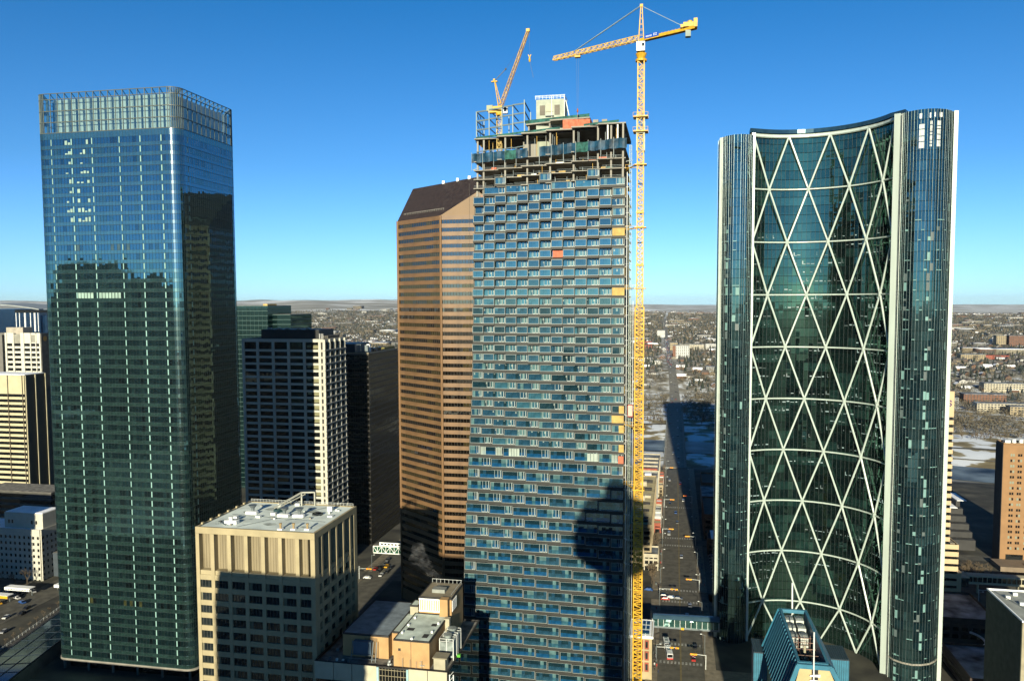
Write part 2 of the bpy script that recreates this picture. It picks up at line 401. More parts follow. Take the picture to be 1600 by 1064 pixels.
def fan_unit(t, x, y, z, s=1.):
    o = part('air_unit', MB().box(x-1.6*s, x+1.6*s, y-1.2*s, y+1.2*s, z, z+1.1*s), whitesteel, t)
    f = MB().cyl(x, y, z+1.1*s, z+1.6*s, .5*s, .9*s, 12); part('fan', f, steelgrey, o)
    return o
g_dark = glass('dark_glazing', (.012, .014, .015), (.55, .6, .62), .10)
g_teal = glass('teal_glazing', (.02, .045, .05), (.45, .7, .75), .16)
# ================================================================== 1. glass tower on the left
def left_tower():
    x0, x1, y0, y1 = -264.6, -198.3, 293.8, 337.5
    t = thing('glass_tower', ((x0+x1)/2, (y0+y1)/2, 0), 'tall teal glass tower with rounded corners and a see-through glazed crown, leftmost skyscraper', 'skyscraper')
    o = worg(t); rr = round_rect(x0, x1, y0, y1, 4.2, 8)
    pts = path_split(rr, 1.5); pts2 = offset(pts, .12)
    gw = glass('tower_window', (.007, .020, .022), (.28, .66, .84), .30, .012, sheen=.018)
    gw2 = glass('tower_window_dim', (.014, .036, .036), (.28, .64, .74), .26, .02, sheen=.018); gw3 = glass('tower_window_dark', (.003, .007, .008), (.28, .6, .74), .24, .012, sheen=.018); gw4 = glass('tower_window_olive', (.06, .065, .025), (.3, .6, .6), .22, .02, sheen=.018)
    gs = glass('tower_spandrel', (.022, .056, .050), (.36, .72, .78), .28, .04, sheen=.035)
    mull = mat('tower_mullion', (.02, .04, .04), .5)
    inner = offset(pts, -.9)
    fr = 3.98
    def ringmesh(h0, h1, mats, pool, name, jit):
        mb = MB(); k = len(pts)
        for i in range(k):
            a_, b_ = (pts2 if name[0] == 's' else pts)[i], (pts2 if name[0] == 's' else pts)[(i+1) % k]; east = (b_[1]-a_[1])/(math.hypot(b_[0]-a_[0], b_[1]-a_[1])+1e-9) > .85
            mb.pane(a_, b_, h0, h1, len(mats)-1 if (east and name[0] == 's') else random.choice(pool), jit)
        return mb.mesh(name, mats, (o.x, o.y, 0))
    wins = [ringmesh(1.45, fr, [gw, gw2, gw3, gw4], pool_, 'window_band', .0035) for pool_ in ((0, 0, 0, 0, 0, 1), (0, 0, 1), (0, 0, 0, 2), (0, 0, 0, 0, 1, 2), (0, 0, 0, 0, 0, 0, 0, 1), (0, 1, 2), (0, 0, 0, 0, 3, 2))]
    sps = [ringmesh(0, 1.45, [gs, gw], (0,), 'spandrel_band', .002) for _ in range(3)]
    trim = MB(); band(trim, rr, -.07, .05, .14); band(trim, rr, 1.42, 1.5, .12)
    for i, p in enumerate(pts):
        if i % 1 == 0:
            q = offset(pts, .0)[i] if False else p
    tm = trim.mesh('floor_trim', mull, (o.x, o.y, 0))
    # bright columns showing in the window strips
    ccl = mat('column_cladding', (.30, .52, .47), .6, var=.05)
    for x in (-257.3, -247.6, -237.9, -225.0, -215.4, -205.8): part('column', MB().box(x-.24, x+.24, y0-.09, y0-.02, 5.2, 229), ccl, t)
    part('column', MB().box(x1+.02, x1+.08, 300.3, 300.7, 5.2, 229), ccl, t)
    z = 5.2; n = 0
    while z < 226:
        top = z+fr > 225.5
        a_ = link('spandrel_band', sps[n % 3], t, (0, 0, z)); b_ = link('window_band', wins[6 if n in (6, 44) else 5 if n in (14, 15, 16, 17, 18) else random.randrange(5)], t, (0, 0, z))
        link('floor_trim', tm, t, (0, 0, z))
        z += fr; n += 1
    zt = z
    mb = MB()
    for i in range(len(pts)): mb.pane(pts2[i], pts2[(i+1) % len(pts)], zt, 230.8, 0, .002)
    part('spandrel_band', mb, gs, t)
    # vertical joints in the glazing
    jm = MB(); outp = offset(pts, .14)
    for i, p in enumerate(outp):
        q = offset(pts, .0)[i] if False else pts[i]
        jm.bar((p[0], p[1], 5.2), (p[0], p[1], 230.8), .05)
    part('vertical_joint', jm, mull, t, kind='stuff')
    part('core', MB().prism(offset(rr, -.4), 5.0, 230.4), concdark, t)
    part('lobby', MB().prism(offset(rr, -3.2), 0, 4.9), g_dark, t)
    part('lobby_canopy', band(MB(), rr, 4.2, 5.15, .5), concrete, t)
    for x in (-262, -250, -238, -226, -214, -201): part('lobby_column', MB().cyl(x, y0+1.2, 0, 4.2, .5), concrete, t)
    # crown: glass screen on a steel frame round a pale plant room
    z0 = 230.8; z1 = 247.0
    cg = clear_glass('screen_glass', (.72, .86, .86), .20)
    frr = path_split(rr, 3.35); sc_ = MB(); k = len(frr)
    for i in range(k):
        for a_, b_ in ((z0, 235.2), (235.2, 239.8), (239.8, 244.6), (244.6, z1)):
            sc_.pane(frr[i], frr[(i+1) % k], a_+.05, b_-.05, 0, .001)
    part('glass_screen', sc_, cg, t)
    rl = MB()
    for z in (230.8, 235.2, 239.8, 244.6, 247.0): band(rl, rr, z-.14, z+.14, .22)
    part('screen_rail', rl, mat('dark_rail', (.10, .12, .11), .5), t)
    postm = None
    steel = mat('crown_steel', (.13, .17, .16), .5)
    for i in range(k):
        p = frr[i]; q = offset(frr, -2.6)[i]
        b = MB(); b.bar((*p, z0), (*p, z1), .26, .26); b.bar((*q, z0), (*q, z1-2.0), .34); b.bar((*q, z1-2.0), (*p, z1), .28); b.bar((*q, 239.8), (*p, 239.8), .22); b.bar((*q, 235.2), (*p, 235.2), .22)
        part('crown_frame', b, steel, t)
    pale = mat('plant_panel', (.66, .68, .60), .7, var=.08, scale=.5)
    part('plant_room', MB().box(x0+7, x1-4.5, y0+3.4, y1-4.5, z0, 245.2), pale, t)
    pj = MB()
    for i in range(38): pj.box(x0+7.4+i*1.45, x0+7.5+i*1.45, y0+3.3, y0+3.39, z0, 245.2)
    part('panel_joint', pj, steel, t)
    part('roof', MB().prism(offset(rr, -.3), 230.45, 230.75), roofgrey, t)
    # rooms with pale blinds drawn, upper left of the south face
    bl = MB()
    for z in range(48, 57):
        zz = 5.2+fr*(z-1)+1.5-6*fr*0
        for x in (-250.7, -249.2, -245.5, -243.6, -242.2, -240.6):
            if random.random() < .62: bl.box(x, x+.95+random.random()*.3, y0-.10, y0-.05, zz+.1, zz+.5+random.random()*1.5)
    zz = 5.2+fr*39+1.5
    for x in [-247+1.5*i for i in range(5)]+[-237+1.5*i for i in range(7)]: bl.box(x, x+1.2, y0-.1, y0-.05, zz, zz+2.3)
    part('window_blind', bl, mat('blind', (.36, .52, .44), .7), t, kind='stuff')
left_tower()
# ================================================================== 2. brown granite tower
def brown_tower():
    C1, C2 = (-113.3, 378.), (-143.5, 400.5)
    plan = [(-113.3, 378), (-56, 378), (-40, 392), (-40, 432), (-56, 446), (-120, 446), (-143.5, 430), (-143.5, 400.5)]
    t = thing('granite_tower', (-95, 410, 0), 'brown granite office tower with banded windows and a sloping dark roof, behind the unfinished tower', 'skyscraper')
    o = worg(t)
    gran = mat('brown_granite', (.225, .128, .058), .45, var=.14, scale=.25, spec=.4)
    gran2 = mat('brown_granite_pier', (.25, .142, .065), .5, var=.1, scale=.25)
    gl = glass('bronze_glass', (.010, .008, .006), (.62, .60, .54), .26, .02)
    gl2 = glass('bronze_glass_light', (.055, .043, .018), (.6, .52, .36), .2, .05)
    mul = mat('bronze_mullion', (.05, .035, .02), .5)
    pts = path_split(plan, 1.55); k = len(pts); fh = 3.92
    part('core', MB().prism(offset(plan, -.7), 0, 200), concdark, t)
    wm = []
    for v in range(5):
        mb = MB(); inn = offset(pts, -.35); run = 0
        for i in range(k):
            if run <= 0: run = random.randint(2, 9); m = random.choice((0, 0, 0, 1) if v % 2 else (0, 0, 0, 0, 1, 1))
            run -= 1
            mb.pane(inn[i], inn[(i+1) % k], 2.0, fh, m, .003)
        for i in range(k): mb.box(inn[i][0]-.06, inn[i][0]+.06, inn[i][1]-.16, inn[i][1]+.06, 2.0, fh, 2)
        wm.append(mb.mesh('window_strip', [gl, gl2, mul], (o.x, o.y, 0)))
    gb = MB()
    for i in range(k):
        a_, b_ = pts[i], pts[(i+1) % k]; gb.pane(a_, b_, 0, 2.0)
        inn = None
    band(gb, offset(plan, -.4), 0, 2.0, .385)
    gm = gb.mesh('granite_band', gran, (o.x, o.y, 0))
    z = 4.; n = 0
    while z+fh < 201.5:
        link('granite_band', gm, t, (0, 0, z)); link('window_strip', wm[n*2 % 5], t, (0, 0, z)); z += fh; n += 1
    ztop = z
    part('base', MB().prism(offset(plan, -.05), 0, 4), gran, t)
    part('parapet', MB().prism(plan, ztop, 202.1), gran, t)
    for (x, y) in plan:
        part('pier', MB().cyl(x, y, 0, 202.1, .62, n=8), gran2, t)
    # joints
    jj = MB()
    for x in (-98.6,): jj.box(x, x+.12, 377.9, 377.97, 4, 217)
    part('panel_joint', jj, mul, t)
    # sloping roof: rises from the chamfer edge to the north-east
    nrm = Vector((C2[1]-C1[1], -(C2[0]-C1[0]))).normalized()      # up-slope direction (north-east)
    if nrm.y < 0: nrm = -nrm
    def zr(x, y): return min(202.1+max(0, (Vector((x, y))-Vector(C1)).dot(nrm))*.98, 222.5)
    rp = [(-113.3, 378), (-92, 378), (-40, 378.5), (-40, 446), (-120, 446), (-143.5, 430), (-143.5, 400.5)]
    # triangular granite gable on the south face
    gz = [(x, 378.0) for x in (-113.3, -108, -102, -96, -90, -84, -56)]
    g = MB(); 
    for a_, b_ in zip(gz, gz[1:]): g.poly([(a_[0], 378, 202.1), (b_[0], 378, 202.1), (b_[0], 378, zr(*b_)), (a_[0], 378, zr(*a_))])
    part('gable_wall', g, mat('brown_granite_smooth', (.25, .155, .075), .5, var=.06, scale=.1), t)
    r = MB(); N_ = 14
    # roof as an actual sloping slab over the plan
    P0 = Vector(C1); dch = (Vector(C2)-Vector(C1)).normalized()
    topd = (222.5-202.1)/.98
    q = [C1, C2]
    def at(s, u): p = P0+dch*s+nrm*u; return (p.x, p.y)
    L = (Vector(C2)-Vector(C1)).length
    # ridge points: on the south wall and on the west side
    sx_ = -113.3+topd/max(.05, nrm.x)                      # where the slope meets y=378 at full height
    RS = (sx_, 378.0); RW = (-143.5, min(446, 400.5+topd/max(.05, nrm.y)))
    RS = (max(RS[0], -95.0) if RS[0] > -56 else RS[0], 378.0)
    zS = zr(*RS); zW = zr(*RW)
    r.poly([(C1[0], C1[1], 202.12), (RS[0], RS[1]+.01, zS), (RW[0], RW[1], zW), (C2[0], C2[1], 202.12)])
    r.poly([(C1[0], C1[1], 201.5), (C2[0], C2[1], 201.5), (RW[0], RW[1], zW-.6), (RS[0], RS[1]+.01, zS-.6)])
    part('sloping_roof', r, shingle, t)
    rr2 = MB(); rr2.poly([(RS[0], 378.01, zS), (-40, 378.01, zS), (-40, 446, zS), (-143.5, 446, zW), (RW[0], RW[1], zW)])
    rr2.poly([(-40, 378.01, zS), (-40, 378.01, 202), (-40, 446, 202), (-40, 446, zS)])
    rr2.poly([(-143.5, RW[1], 202), (-143.5, 400.5, 202.1), (-143.5, RW[1], zW)])
    rr2.poly([(-143.5, 446, 202), (-143.5, RW[1], 202), (-143.5, RW[1], zW), (-143.5, 446, zW)])
    part('roof_deck', rr2, shingle, t)
    nn = MB()
    for i in range(24):
        s = 1.5+i*(L-3)/23; p = at(s, 3.2); nn.bar((p[0], p[1], zr(*p)), (p[0], p[1], zr(*p)+.9), .12)
    a_, b_ = at(1.5, 3.2), at(L-1.5, 3.2); nn.bar((*a_, zr(*a_)+.9), (*b_, zr(*b_)+.9), .14)
    part('roof_walkway_rail', nn, mat('rail_pale', (.4, .38, .33), .6), t)
    for f in (.35, .5, .62, .78, .9):
        x, y = RW[0]+(RS[0]-RW[0])*f, RW[1]+(RS[1]-RW[1])*f; zz = zW+(zS-zW)*f
        part('roof_vent', MB().box(x-.7, x+.7, y-.7, y+.7, zz-.5, zz+1.2), whitesteel if f < .8 else steelgrey, t)
    x, y = RW[0]+(RS[0]-RW[0])*.82, RW[1]+(RS[1]-RW[1])*.82; zz = zW+(zS-zW)*.82
    dv = MB(); dv.box(x-3, x+3, y-1.5, y+1.5, zz-.5, zz+2.0); dv.bar((x-3, y, zz+1.4), (x-8.5, y-1, zz+2.4), .35); dv.bar((x-8.5, y-1, zz+2.4), (x-5, y-1, zz+3.2), .3)
    part('window_cleaning_rig', dv, steelgrey, t)
brown_tower()
# ================================================================== 3. unfinished stepped tower
def step_tower():
    XE, YE, XW = -17.6, 285.0, -77.0
    BW = (XE-XW)/6.5
    t = thing('stepped_tower', (-47, 305, 0), 'unfinished glass tower of stepped window boxes with bare concrete floors on top, centre', 'skyscraper')
    o = worg(t)
    def sb(z): return 3.5+max(0, z-40)*.09
    def yf(x, z): return YE+sb(z)*max(0, min(1, (XE-x)/(XE-XW)))
    frame = mat('charcoal_cladding', (.028, .030, .027), .6, var=.15, scale=.2)
    wf = mat('window_frame', (.42, .48, .46), .5)
    G = [glass('res_glass_a', (.026, .090, .150), (.32, .62, .70), .18, .02),
         glass('res_glass_b', (.05, .16, .22), (.32, .62, .72), .18, .03),
         glass('res_glass_curtain', (.13, .25, .26), (.5, .7, .75), .12, .05),
         glass('blue_film', (.012, .095, .225), (.3, .55, .8), .14, .02),
         glass('dark_teal', (.014, .045, .062), (.35, .6, .7), .16, .02),
         glass('pale_blind', (.36, .44, .40), (.5, .7, .75), .10, .05), wf]
    def box_meshes(w, h, office, full, plain=False):
        """a bay box at the origin: west edge x=0, face y=0 looking south, floor z=0"""
        fr = MB(); T = .42; D = 5.5; ext = 0.
        sl = 1.08 if office else .88                        # dark slab depth between rows
        fr.box(0, w, -.55, D, 0, sl); fr.box(0, w, -.55, D, h-.16, h-.002); fr.box(0, .22, -.55, D, sl, h-.16); fr.box(w-.24, w-.02, -.55, D, sl, h-.16)
        a0, a1, z0, z1 = .22, w-.24, sl, h-.16
        gl = MB(); n = 7 if full else 4; xs = [a0+(a1-a0)*i/n for i in range(n+1)]
        if office:
            zc = z0+(z1-z0)*.45; cur = random.choice(([0], [3], [0, 1], [2, 3], [])) if full else [0, 1]
            cur = [c+(n//2-1 if full and random.random() < .5 else 0) for c in cur]
            blue = random.random() < .8
            for i in range(n):
                top_ = 2 if i in cur else random.choice((4, 4, 4, 0)); low = 1 if i in cur else (3 if blue else 0)
                gl.pane((xs[i], 0), (xs[i+1], 0), z0, zc, low, .003); gl.pane((xs[i], 0), (xs[i+1], 0), zc, z1, top_, .003)
        else:
            tone = random.choice((0, 0, 0, 1, 4))
            for i in range(n):
                m = tone
                if i >= n//2 and random.random() < .4: m = random.choice((1, 2, 4))
                if random.random() < .08: m = 2
                gl.pane((xs[i], 0), (xs[i+1], 0), z0, z1, m, .003)
                if random.random() < .10: gl.box(xs[i]+.3, xs[i]+.8, -.03, -.01, z0+1.2+random.random()*.5, z0+1.9+random.random()*.3, 5)
        gl.box(xs[1], xs[1]+.06, -.05, 0, z0, z1, 4)
        mu = MB(); e_ = .09
        mu.box(a0, a1, -.5, -.38, z1-e_, z1); mu.box(a0, a1, -.5, -.38, z0, z0+e_); mu.box(a0, a0+e_, -.5, -.38, z0+e_, z1-e_)
        if plain: mu.box(a1-e_, a1, -.5, -.38, z0+e_, z1-e_)
        else:
            p0 = a0+(a1-a0)*.66
            for q in ((p0, .10), (p0+(a1-p0)*.42, .17), (p0+(a1-p0)*.76, .22)): mu.box(q[0], q[0]+q[1], -.3, -.06, z0+e_, z1-e_)
            mu.box(a1-e_, a1, -.5, -.38, z0+e_, z1-e_)
            mu.box(p0, a1, -.3, -.06, z0+e_, z0+.3)
        return fr.mesh('window_box', frame), gl.mesh('glazing', G), mu.mesh('frame', wf)
    def variants(w, h, office, full, n, plain=False): return [box_meshes(w, h, office, full, plain) for _ in range(n)]
    HO, HR = 4.42, 3.52
    VO = variants(BW, HO, True, True, 7); VOP = variants(BW, HO, True, True, 6, True); VOh = variants(BW/2, HO, True, False, 4); VR = variants(BW, HR, False, True, 12); VRh = variants(BW/2, HR, False, False, 5)
    hw = BW*.47; q = MB(); q.box(0, hw, -1.5, 0, 0, .88); q.box(0, hw, -1.5, 0, HR-.16, HR-.01); q.box(0, .2, -1.5, 0, .88, HR-.16); q.box(hw-.2, hw, -1.5, 0, .88, HR-.16); PJ = q.mesh('projecting_box', frame)
    PG = []
    for v in range(6):
        q = MB(); tn = random.choice((0, 0, 1, 4))
        for i in range(3): q.pane((.2+(hw-.4)*i/3, -1.3), (.2+(hw-.4)*(i+1)/3, -1.3), .88, HR-.16, tn, .003)
        q.box(.2+(hw-.4)/3, .27+(hw-.4)/3, -1.36, -1.3, .88, HR-.16, 4); PG.append(q.mesh('glazing', G))
    q = MB(); q.box(.1, hw-.1, -1.56, -1.46, HR-.28, HR-.16); q.box(.1, hw-.1, -1.56, -1.46, .88, 1.0); q.box(.1, .22, -1.56, -1.46, 1.0, HR-.28); q.box(hw-.2, hw-.1, -1.56, -1.46, 1.0, HR-.28); PF = q.mesh('frame', wf)
    rows = []; z = 105.0-22*HO
    r = 0
    while z < 104.9: rows.append((z, HO, True)); z += HO
    z = 105.0
    while z+HR <= 200.2: rows.append((z, HR, False)); z += HR
    ztop = z                                             # about 200
    yellow_rows = {}
    full_n = 0
    for ri, (z, h, office) in enumerate(rows):
        odd = ri % 2
        # storey body
        xs = [XE-BW*i/2 for i in range(14)]
        south = [(x, yf(x, z)+.6) for x in xs]
        body = MB(); pl = [(x, y) for x, y in south][::-1]+[(XE, 322), (XW, 322)]
        # plan counter-clockwise: west->east along the south, then north edge back
        XWz = XW+.6-2.2*max(0, min(1, (125-z)/60))
        part('storey', MB().prism([(XW+.3, south[-1][1]+.5)]+[(x, y+.5) for x, y in south[::-1][1:-1]]+[(XE-.4, south[0][1]+.5), (XE-.4, 322), (XW+.3, 322)], z, z+h-.01), concdark, t)
        if z < 12: 
            continue
        x = XW
        cells = ([BW/2] if odd else []); xsc = (XE-XWz)/(XE-XW)
        while sum(cells)+BW <= XE-XW+.01: cells.append(BW)
        if XE-XW-sum(cells) > BW*.4: cells.append(BW/2)
        for ci, wd in enumerate(cells):
            full = wd > BW*.75; last = ci == len(cells)-1
            bx = XE-(XE-x)*xsc; x += wd
            yy = yf(bx+wd/2, z)
            if office:
                east_dark = (bx > XW+3.2*BW and z < 92) or z < 62
                V = random.choice(VO if (full and not east_dark) else VOP) if full else random.choice(VOh)
            else: V = random.choice(VR if full else VRh)
            
            if not office and full:
                pr_ = 1.5*max(0, min(1, (z-128)/60))
                if pr_ > .15:
                    jx = link('projecting_box', PJ, t, (bx-o.x, yy-.55-o.y, z-o.z)); jx.scale.y = pr_/1.5
                    link('glazing', random.choice(PG), jx); link('frame', PF, jx)
            b = link('window_box', V[0], t, (bx-o.x, yy-o.y, z-o.z)); b.scale.x = xsc
            g = link('glazing', V[1], b); f = link('frame', V[2], b)
            if last and not office and not full and (z < 122 or ri % 4 == 1):
                s_ = link('sheathing_board', (MB().box(wd*.60, wd-.02, -.62, -.5, .64, h-.18)).mesh('sheathing_board', sheath), b)
            if last and not full and office and z > 62 and z < 104 and ri % 2 == 1:
                link('sheathing_board', (MB().box(wd*.6, wd-.02, -.62, -.5, .95, h-.18)).mesh('sheathing_board', sheath), b)
    # special bays: orange wrap, pale mechanical louvres, open yellow bays
    sp = MB()
    for (xa, xb, z, mtl, nm) in ((-44.3, -39.8, 105+HR*20+.7, orangetarp, 'orange_wrap'), (-22, -17.7, 105+HR*22+.7, sheath, 'open_bay_board'), (-22, -17.7, 105+HR*16+.7, sheath, 'open_bay_board'), (-22, -17.7, 105+HR*3+.7, sheath, 'open_bay_board'), (-19.6, -17.7, 101.6, orangetarp, 'orange_wrap')):
        y = yf((xa+xb)/2, z)
        part(nm, MB().box(xa, xb, y-.72, y-.6, z, z+2.7), mtl, t)
    lou = mat('louvre_pale', (.42, .50, .43), .6)
    for xa, xb in ((-72.5, -70.5), (-66.3, -64), (-61.2, -57), (-31, -26), (-22, -19.8)):
        y = yf((xa+xb)/2, 101.5); q = MB()
        for i in range(4): q.box(xa+(xb-xa)*i/4+.08, xa+(xb-xa)*(i+1)/4-.08, y-.68, y-.55, 101.7, 104.6)
        part('louvre', q, lou, t)
    # east side: slab edges, wall boards, fins
    es = MB().box(0, .35, 0, 36, 0, .55).mesh('slab_edge', concrete)
    for ri, (z, h, office) in enumerate(rows):
        if z < 12: continue
        link('slab_edge', es, t, (XE+.0-o.x, YE+.3-o.y, z-o.z))
        part('east_wall_board', MB().box(XE-.3, XE+.06, YE+.4+(ri*7 % 5), YE+12+(ri*5 % 9), z+.56, z+h-.05), sheath if ri % 4 == 0 else frame, t)
        if not office:
            part('mast_tie', MB().box(XE+.35, XE+1.2, YE+1.5, YE+1.7, z+.5, z+.62), steelgrey, t) if ri % 2 else None
    # bare floors above the glazing
    def slab(z, th=.32, inset=0., xa=XW, xb=XE, m=concrete, name='floor_slab', yn=322):
        pts = []
        i = 0; x = xa
        n = max(1, round((xb-xa)/(BW/1.0)))
        for j in range(n):
            u0, u1 = xa+(xb-xa)*j/n, xa+(xb-xa)*(j+1)/n; y = yf((u0+u1)/2, z)+inset
            pts += [(u0, y), (u1, y)]
        pts += [(xb, yn), (xa, yn)]
        return part(name, MB().prism(pts, z, z+th), m, t)
    colm = concrete
    levels = [199.9, 203.4, 206.9, 210.4, 213.8]
    for z in levels:
        slab(z)
        ed = MB()
    slab(222.6, .45)
    slab(222.0, .2, 2.2, m=concdark, name='beam_grid')
    xs = [XE-.9-BW*i for i in range(7)]
    for z0_, z1_ in ((203.7, 206.9), (207.2, 210.4), (210.7, 213.8), (214.1, 222.6), (200.2, 203.4)):
        for i, x in enumerate(xs+[XE-5.2, XW+1.0]):
            for k, dy in enumerate((1.3, 13)):
                y = yf(x, z0_)+dy
                if dy > 2 and i % 2: continue
                part('column', MB().box(x-.32, x+.32, y-.32, y+.32, z0_, z1_), colm, t)
        part('interior_wall', MB().box(XW+9, XE-9, yf(-47, z0_)+14, 318, z0_, z1_ if z1_ < 215 else 214.2), concdark, t)
    part('stair_core', MB().box(-58, -38, 305, 318, 214, 222), concrete, t)
    for x in (-62, -50, -33, -24):
        part('back_column', MB().box(x-.4, x+.4, 316, 316.8, 214, 222.6), colm, t)
    # glazed boxes fitted part-way up on the right
    for row, z, cols in ((0, 199.9+.32, range(1, 7)), (1, 203.4+.3, (1, 3, 5))):
        for c in cols:
            bx = XW+BW*c+(BW*.0 if row else -BW*.5); V = random.choice(VR if row == 0 else VRh)
            if bx+BW > XE+.1 and row == 0: V = random.choice(VRh)
            b = link('window_box', V[0], t, (bx-o.x, yf(bx+BW/2, z)-.4-o.y, z-o.z)); link('glazing', V[1], b); link('frame', V[2], b)
    # sheets, timber and debris lying on the open floors
    junk = (orangetarp, sheath, greenmesh, concrete, whitesteel, orangetarp, sheath)
    for i in range(46):
        z = random.choice(levels[:4])+.32; x = random.uniform(XW+2, XE-3); w_ = random.uniform(.8, 3.5)
        y = yf(x, z)+.9+random.random()*2
        part('stacked_material', MB().box(x, x+w_, y, y+.8, z, z+random.uniform(.3, 1.0)), junk[i % 7], t)
    for i in range(70):
        lv = random.choice(((200.25, 203.4), (203.75, 206.9), (207.25, 210.4), (210.75, 213.8), (214.15, 222.0), (214.15, 222.0))); x = random.uniform(XW+1, XE-1); y = yf(x, lv[0])+random.uniform(.8, 6)
        part('shoring_post', MB().bar((x, y, lv[0]), (x, y, lv[1]), .11), steelgrey if i % 3 else yellow, t)
    for i in range(34):
        x = random.uniform(XW+2, XE-2); zt_ = 223.06 if x < -56 or x > -31 else 226.92; y = yf(x, 223)+random.uniform(.9, 9) if zt_ < 224 else random.uniform(301, 314); w_ = random.uniform(.4, 2.2)
        part('deck_material', MB().box(x, x+w_, y, y+random.uniform(.4, 1.6), zt_, zt_+random.uniform(.3, 1.3)), junk[i % 7], t)
    er = MB()
    for z in levels[:4]:
        for j in range(7):
            u0, u1 = XW+BW*.93*j, XW+BW*.93*(j+.9); y = yf((u0+u1)/2, z)+.35
            er.bar((u0, y, z+1.3), (u1, y, z+1.3), .06); er.bar((u0, y, z+.8), (u1, y, z+.8), .06)
    part('edge_rail', er, steelgrey, t)
    # blue debris netting on outriggers
    for j in range(13):
        if j == 5: continue
        u0, u1 = XW-1+(XE-XW+1.6)*j/13, XW-1+(XE-XW+1.6)*(j+1)/13
        y0_, y1_ = yf(u0, 215)-1.3, yf(u1, 215)-1.3; q = MB(); n = 6
        s0, s1 = random.uniform(-.3, .3), random.uniform(-.3, .3)
        for i in range(n):
            for kz in range(3):
                f0, f1 = i/n, (i+1)/n; zz = 213.6+kz*1.15
                def P_(f, zk): 
                    sag = math.sin(f*math.pi)*.35*math.sin(zk*.9+j)
                    return (u0+(u1-u0)*f, y0_+(y1_-y0_)*f-sag+.25*math.sin(f*9+j), zk+.12*math.sin(f*7+j*2))
                q.poly([P_(f0, zz), P_(f1, zz), P_(f1, zz+1.15), P_(f0, zz+1.15)])
        part('debris_net', q, bluetarp if j % 3 else greenmesh if j % 2 else bluetarp, t)
        b = MB(); b.bar((u0, y0_+.1, 210.6), (u0, y0_+.1, 217.6), .15); b.bar((u0, y0_+.1, 214), (u0, y0_+2.5, 213.9), .15)
        part('net_post', b, steelgrey, t)
    # green netting along the roof edge and upper partial slabs
    for (xa, xb, z) in ((XW+.3, -56, 223.1), (-56, -42, 223.1), (-33, -20, 223.1)):
        n = 6; q = MB()
        for i in range(n):
            u0, u1 = xa+(xb-xa)*i/n, xa+(xb-xa)*(i+1)/n
            q.poly([(u0, yf(u0, 220)+.3, z), (u1, yf(u1, 220)+.3, z), (u1, yf(u1, 220)+.3, z+.75), (u0, yf(u0, 220)+.3, z+.75)])
        part('edge_netting', q, greenmesh, t)
    part('upper_slab', MB().prism([(-56, 300), (-46, 297), (-46, 294.5), (-31, 293), (-31, 318), (-56, 318)], 226.4, 226.9), concrete, t)
    for x, y in ((-55, 301), (-46.5, 298), (-38.5, 294.5), (-31.8, 294)): part('column', MB().box(x-.3, x+.3, y-.3, y+.3, 223, 226.4), colm, t)
    ot = MB()
    for i in range(10):
        u0, u1 = -41+i*1.0, -40+i*1.0; f = lambda u: 293.6+.15*math.sin(u*3)
        ot.poly([(u0, f(u0), 223.1), (u1, f(u1), 223.1), (u1, f(u1), 226.3), (u0, f(u0), 226.3)])
    ot.poly([(-31, f(-31), 223.1), (-30.6, 300, 223.1), (-30.6, 300, 226), (-31, f(-31), 226.3)])
    part('orange_wrap', ot, orangetarp, t)
    q = MB()
    for i in range(8): q.poly([(-56+3.1*i, 300-.8*i, 226.9), (-52.9+3.1*i, 299.2-.8*i, 226.9), (-52.9+3.1*i, 299.2-.8*i, 228.2), (-56+3.1*i, 300-.8*i, 228.2)])
    part('edge_netting', q, greenmesh, t)
    for x in (-29.6, -26.4): part('stacked_material', MB().box(x, x+1.9, 290.6, 292, 223.05, 225.2), concrete, t)
    part('wall_stub', MB().box(-46, -38, 300, 301, 214.1, 218.5), mat('formwork', (.40, .44, .33), .8), t)
    part('wall_stub', MB().box(-52, -46, 302, 303, 214.1, 220.5), MATS['formwork'], t)
    part('orange_wrap', MB().box(-44.5, -41, 299.2, 299.5, 214.1, 218), orangetarp, t)
    # lift core with formwork on the roof
    cf = mat('core_formwork', (.48, .52, .42), .8, var=.12, scale=.5)
    c = part('lift_core', MB().box(-52, -41.3, 300, 308, 223, 235.6), cf, t)
    for x in (-50.6, -45): part('form_panel', MB().box(x, x+2.0, 299.8, 299.98, 229.8, 233.4), mat('form_ply', (.22, .2, .16), .8), c)
    part('form_panel', MB().box(-48.2, -45.5, 299.75, 299.98, 231, 233.8), mat('form_pale', (.62, .58, .42), .8), c)
    part('work_platform', MB().box(-48.4, -45.2, 299, 299.98, 229.3, 229.5), steelgrey, c)
    q = MB()
    for i in range(9):
        x = -52.2+i*1.36; q.bar((x, 299.8, 235.6), (x, 299.8, 237), .09); q.bar((x, 308, 235.6), (x, 308, 237), .09)
    for z in (236.2, 236.7, 237): q.bar((-52.4, 299.8, z), (-41, 299.8, z), .09); q.bar((-41.2, 299.8, z), (-41.2, 308, z), .09)
    q.bar((-41.2, 299.9, 223), (-41.2, 299.9, 236), .12); q.bar((-46, 299.6, 224), (-46, 299.6, 237), .12); q.bar((-40.8, 300, 235), (-38.5, 301, 224), .3)
    part('scaffold_rail', q, whitesteel, c)
    # steel frame over the west end
    sf = mat('frame_steel', (.21, .28, .30), .5, .2, var=.1); q = None
    ys = [yf(x, 224)+.4 for x in (-76.5, -71, -65.5, -61, -56.2)]; X_ = [-76.5, -71, -65.5, -61, -56.2]
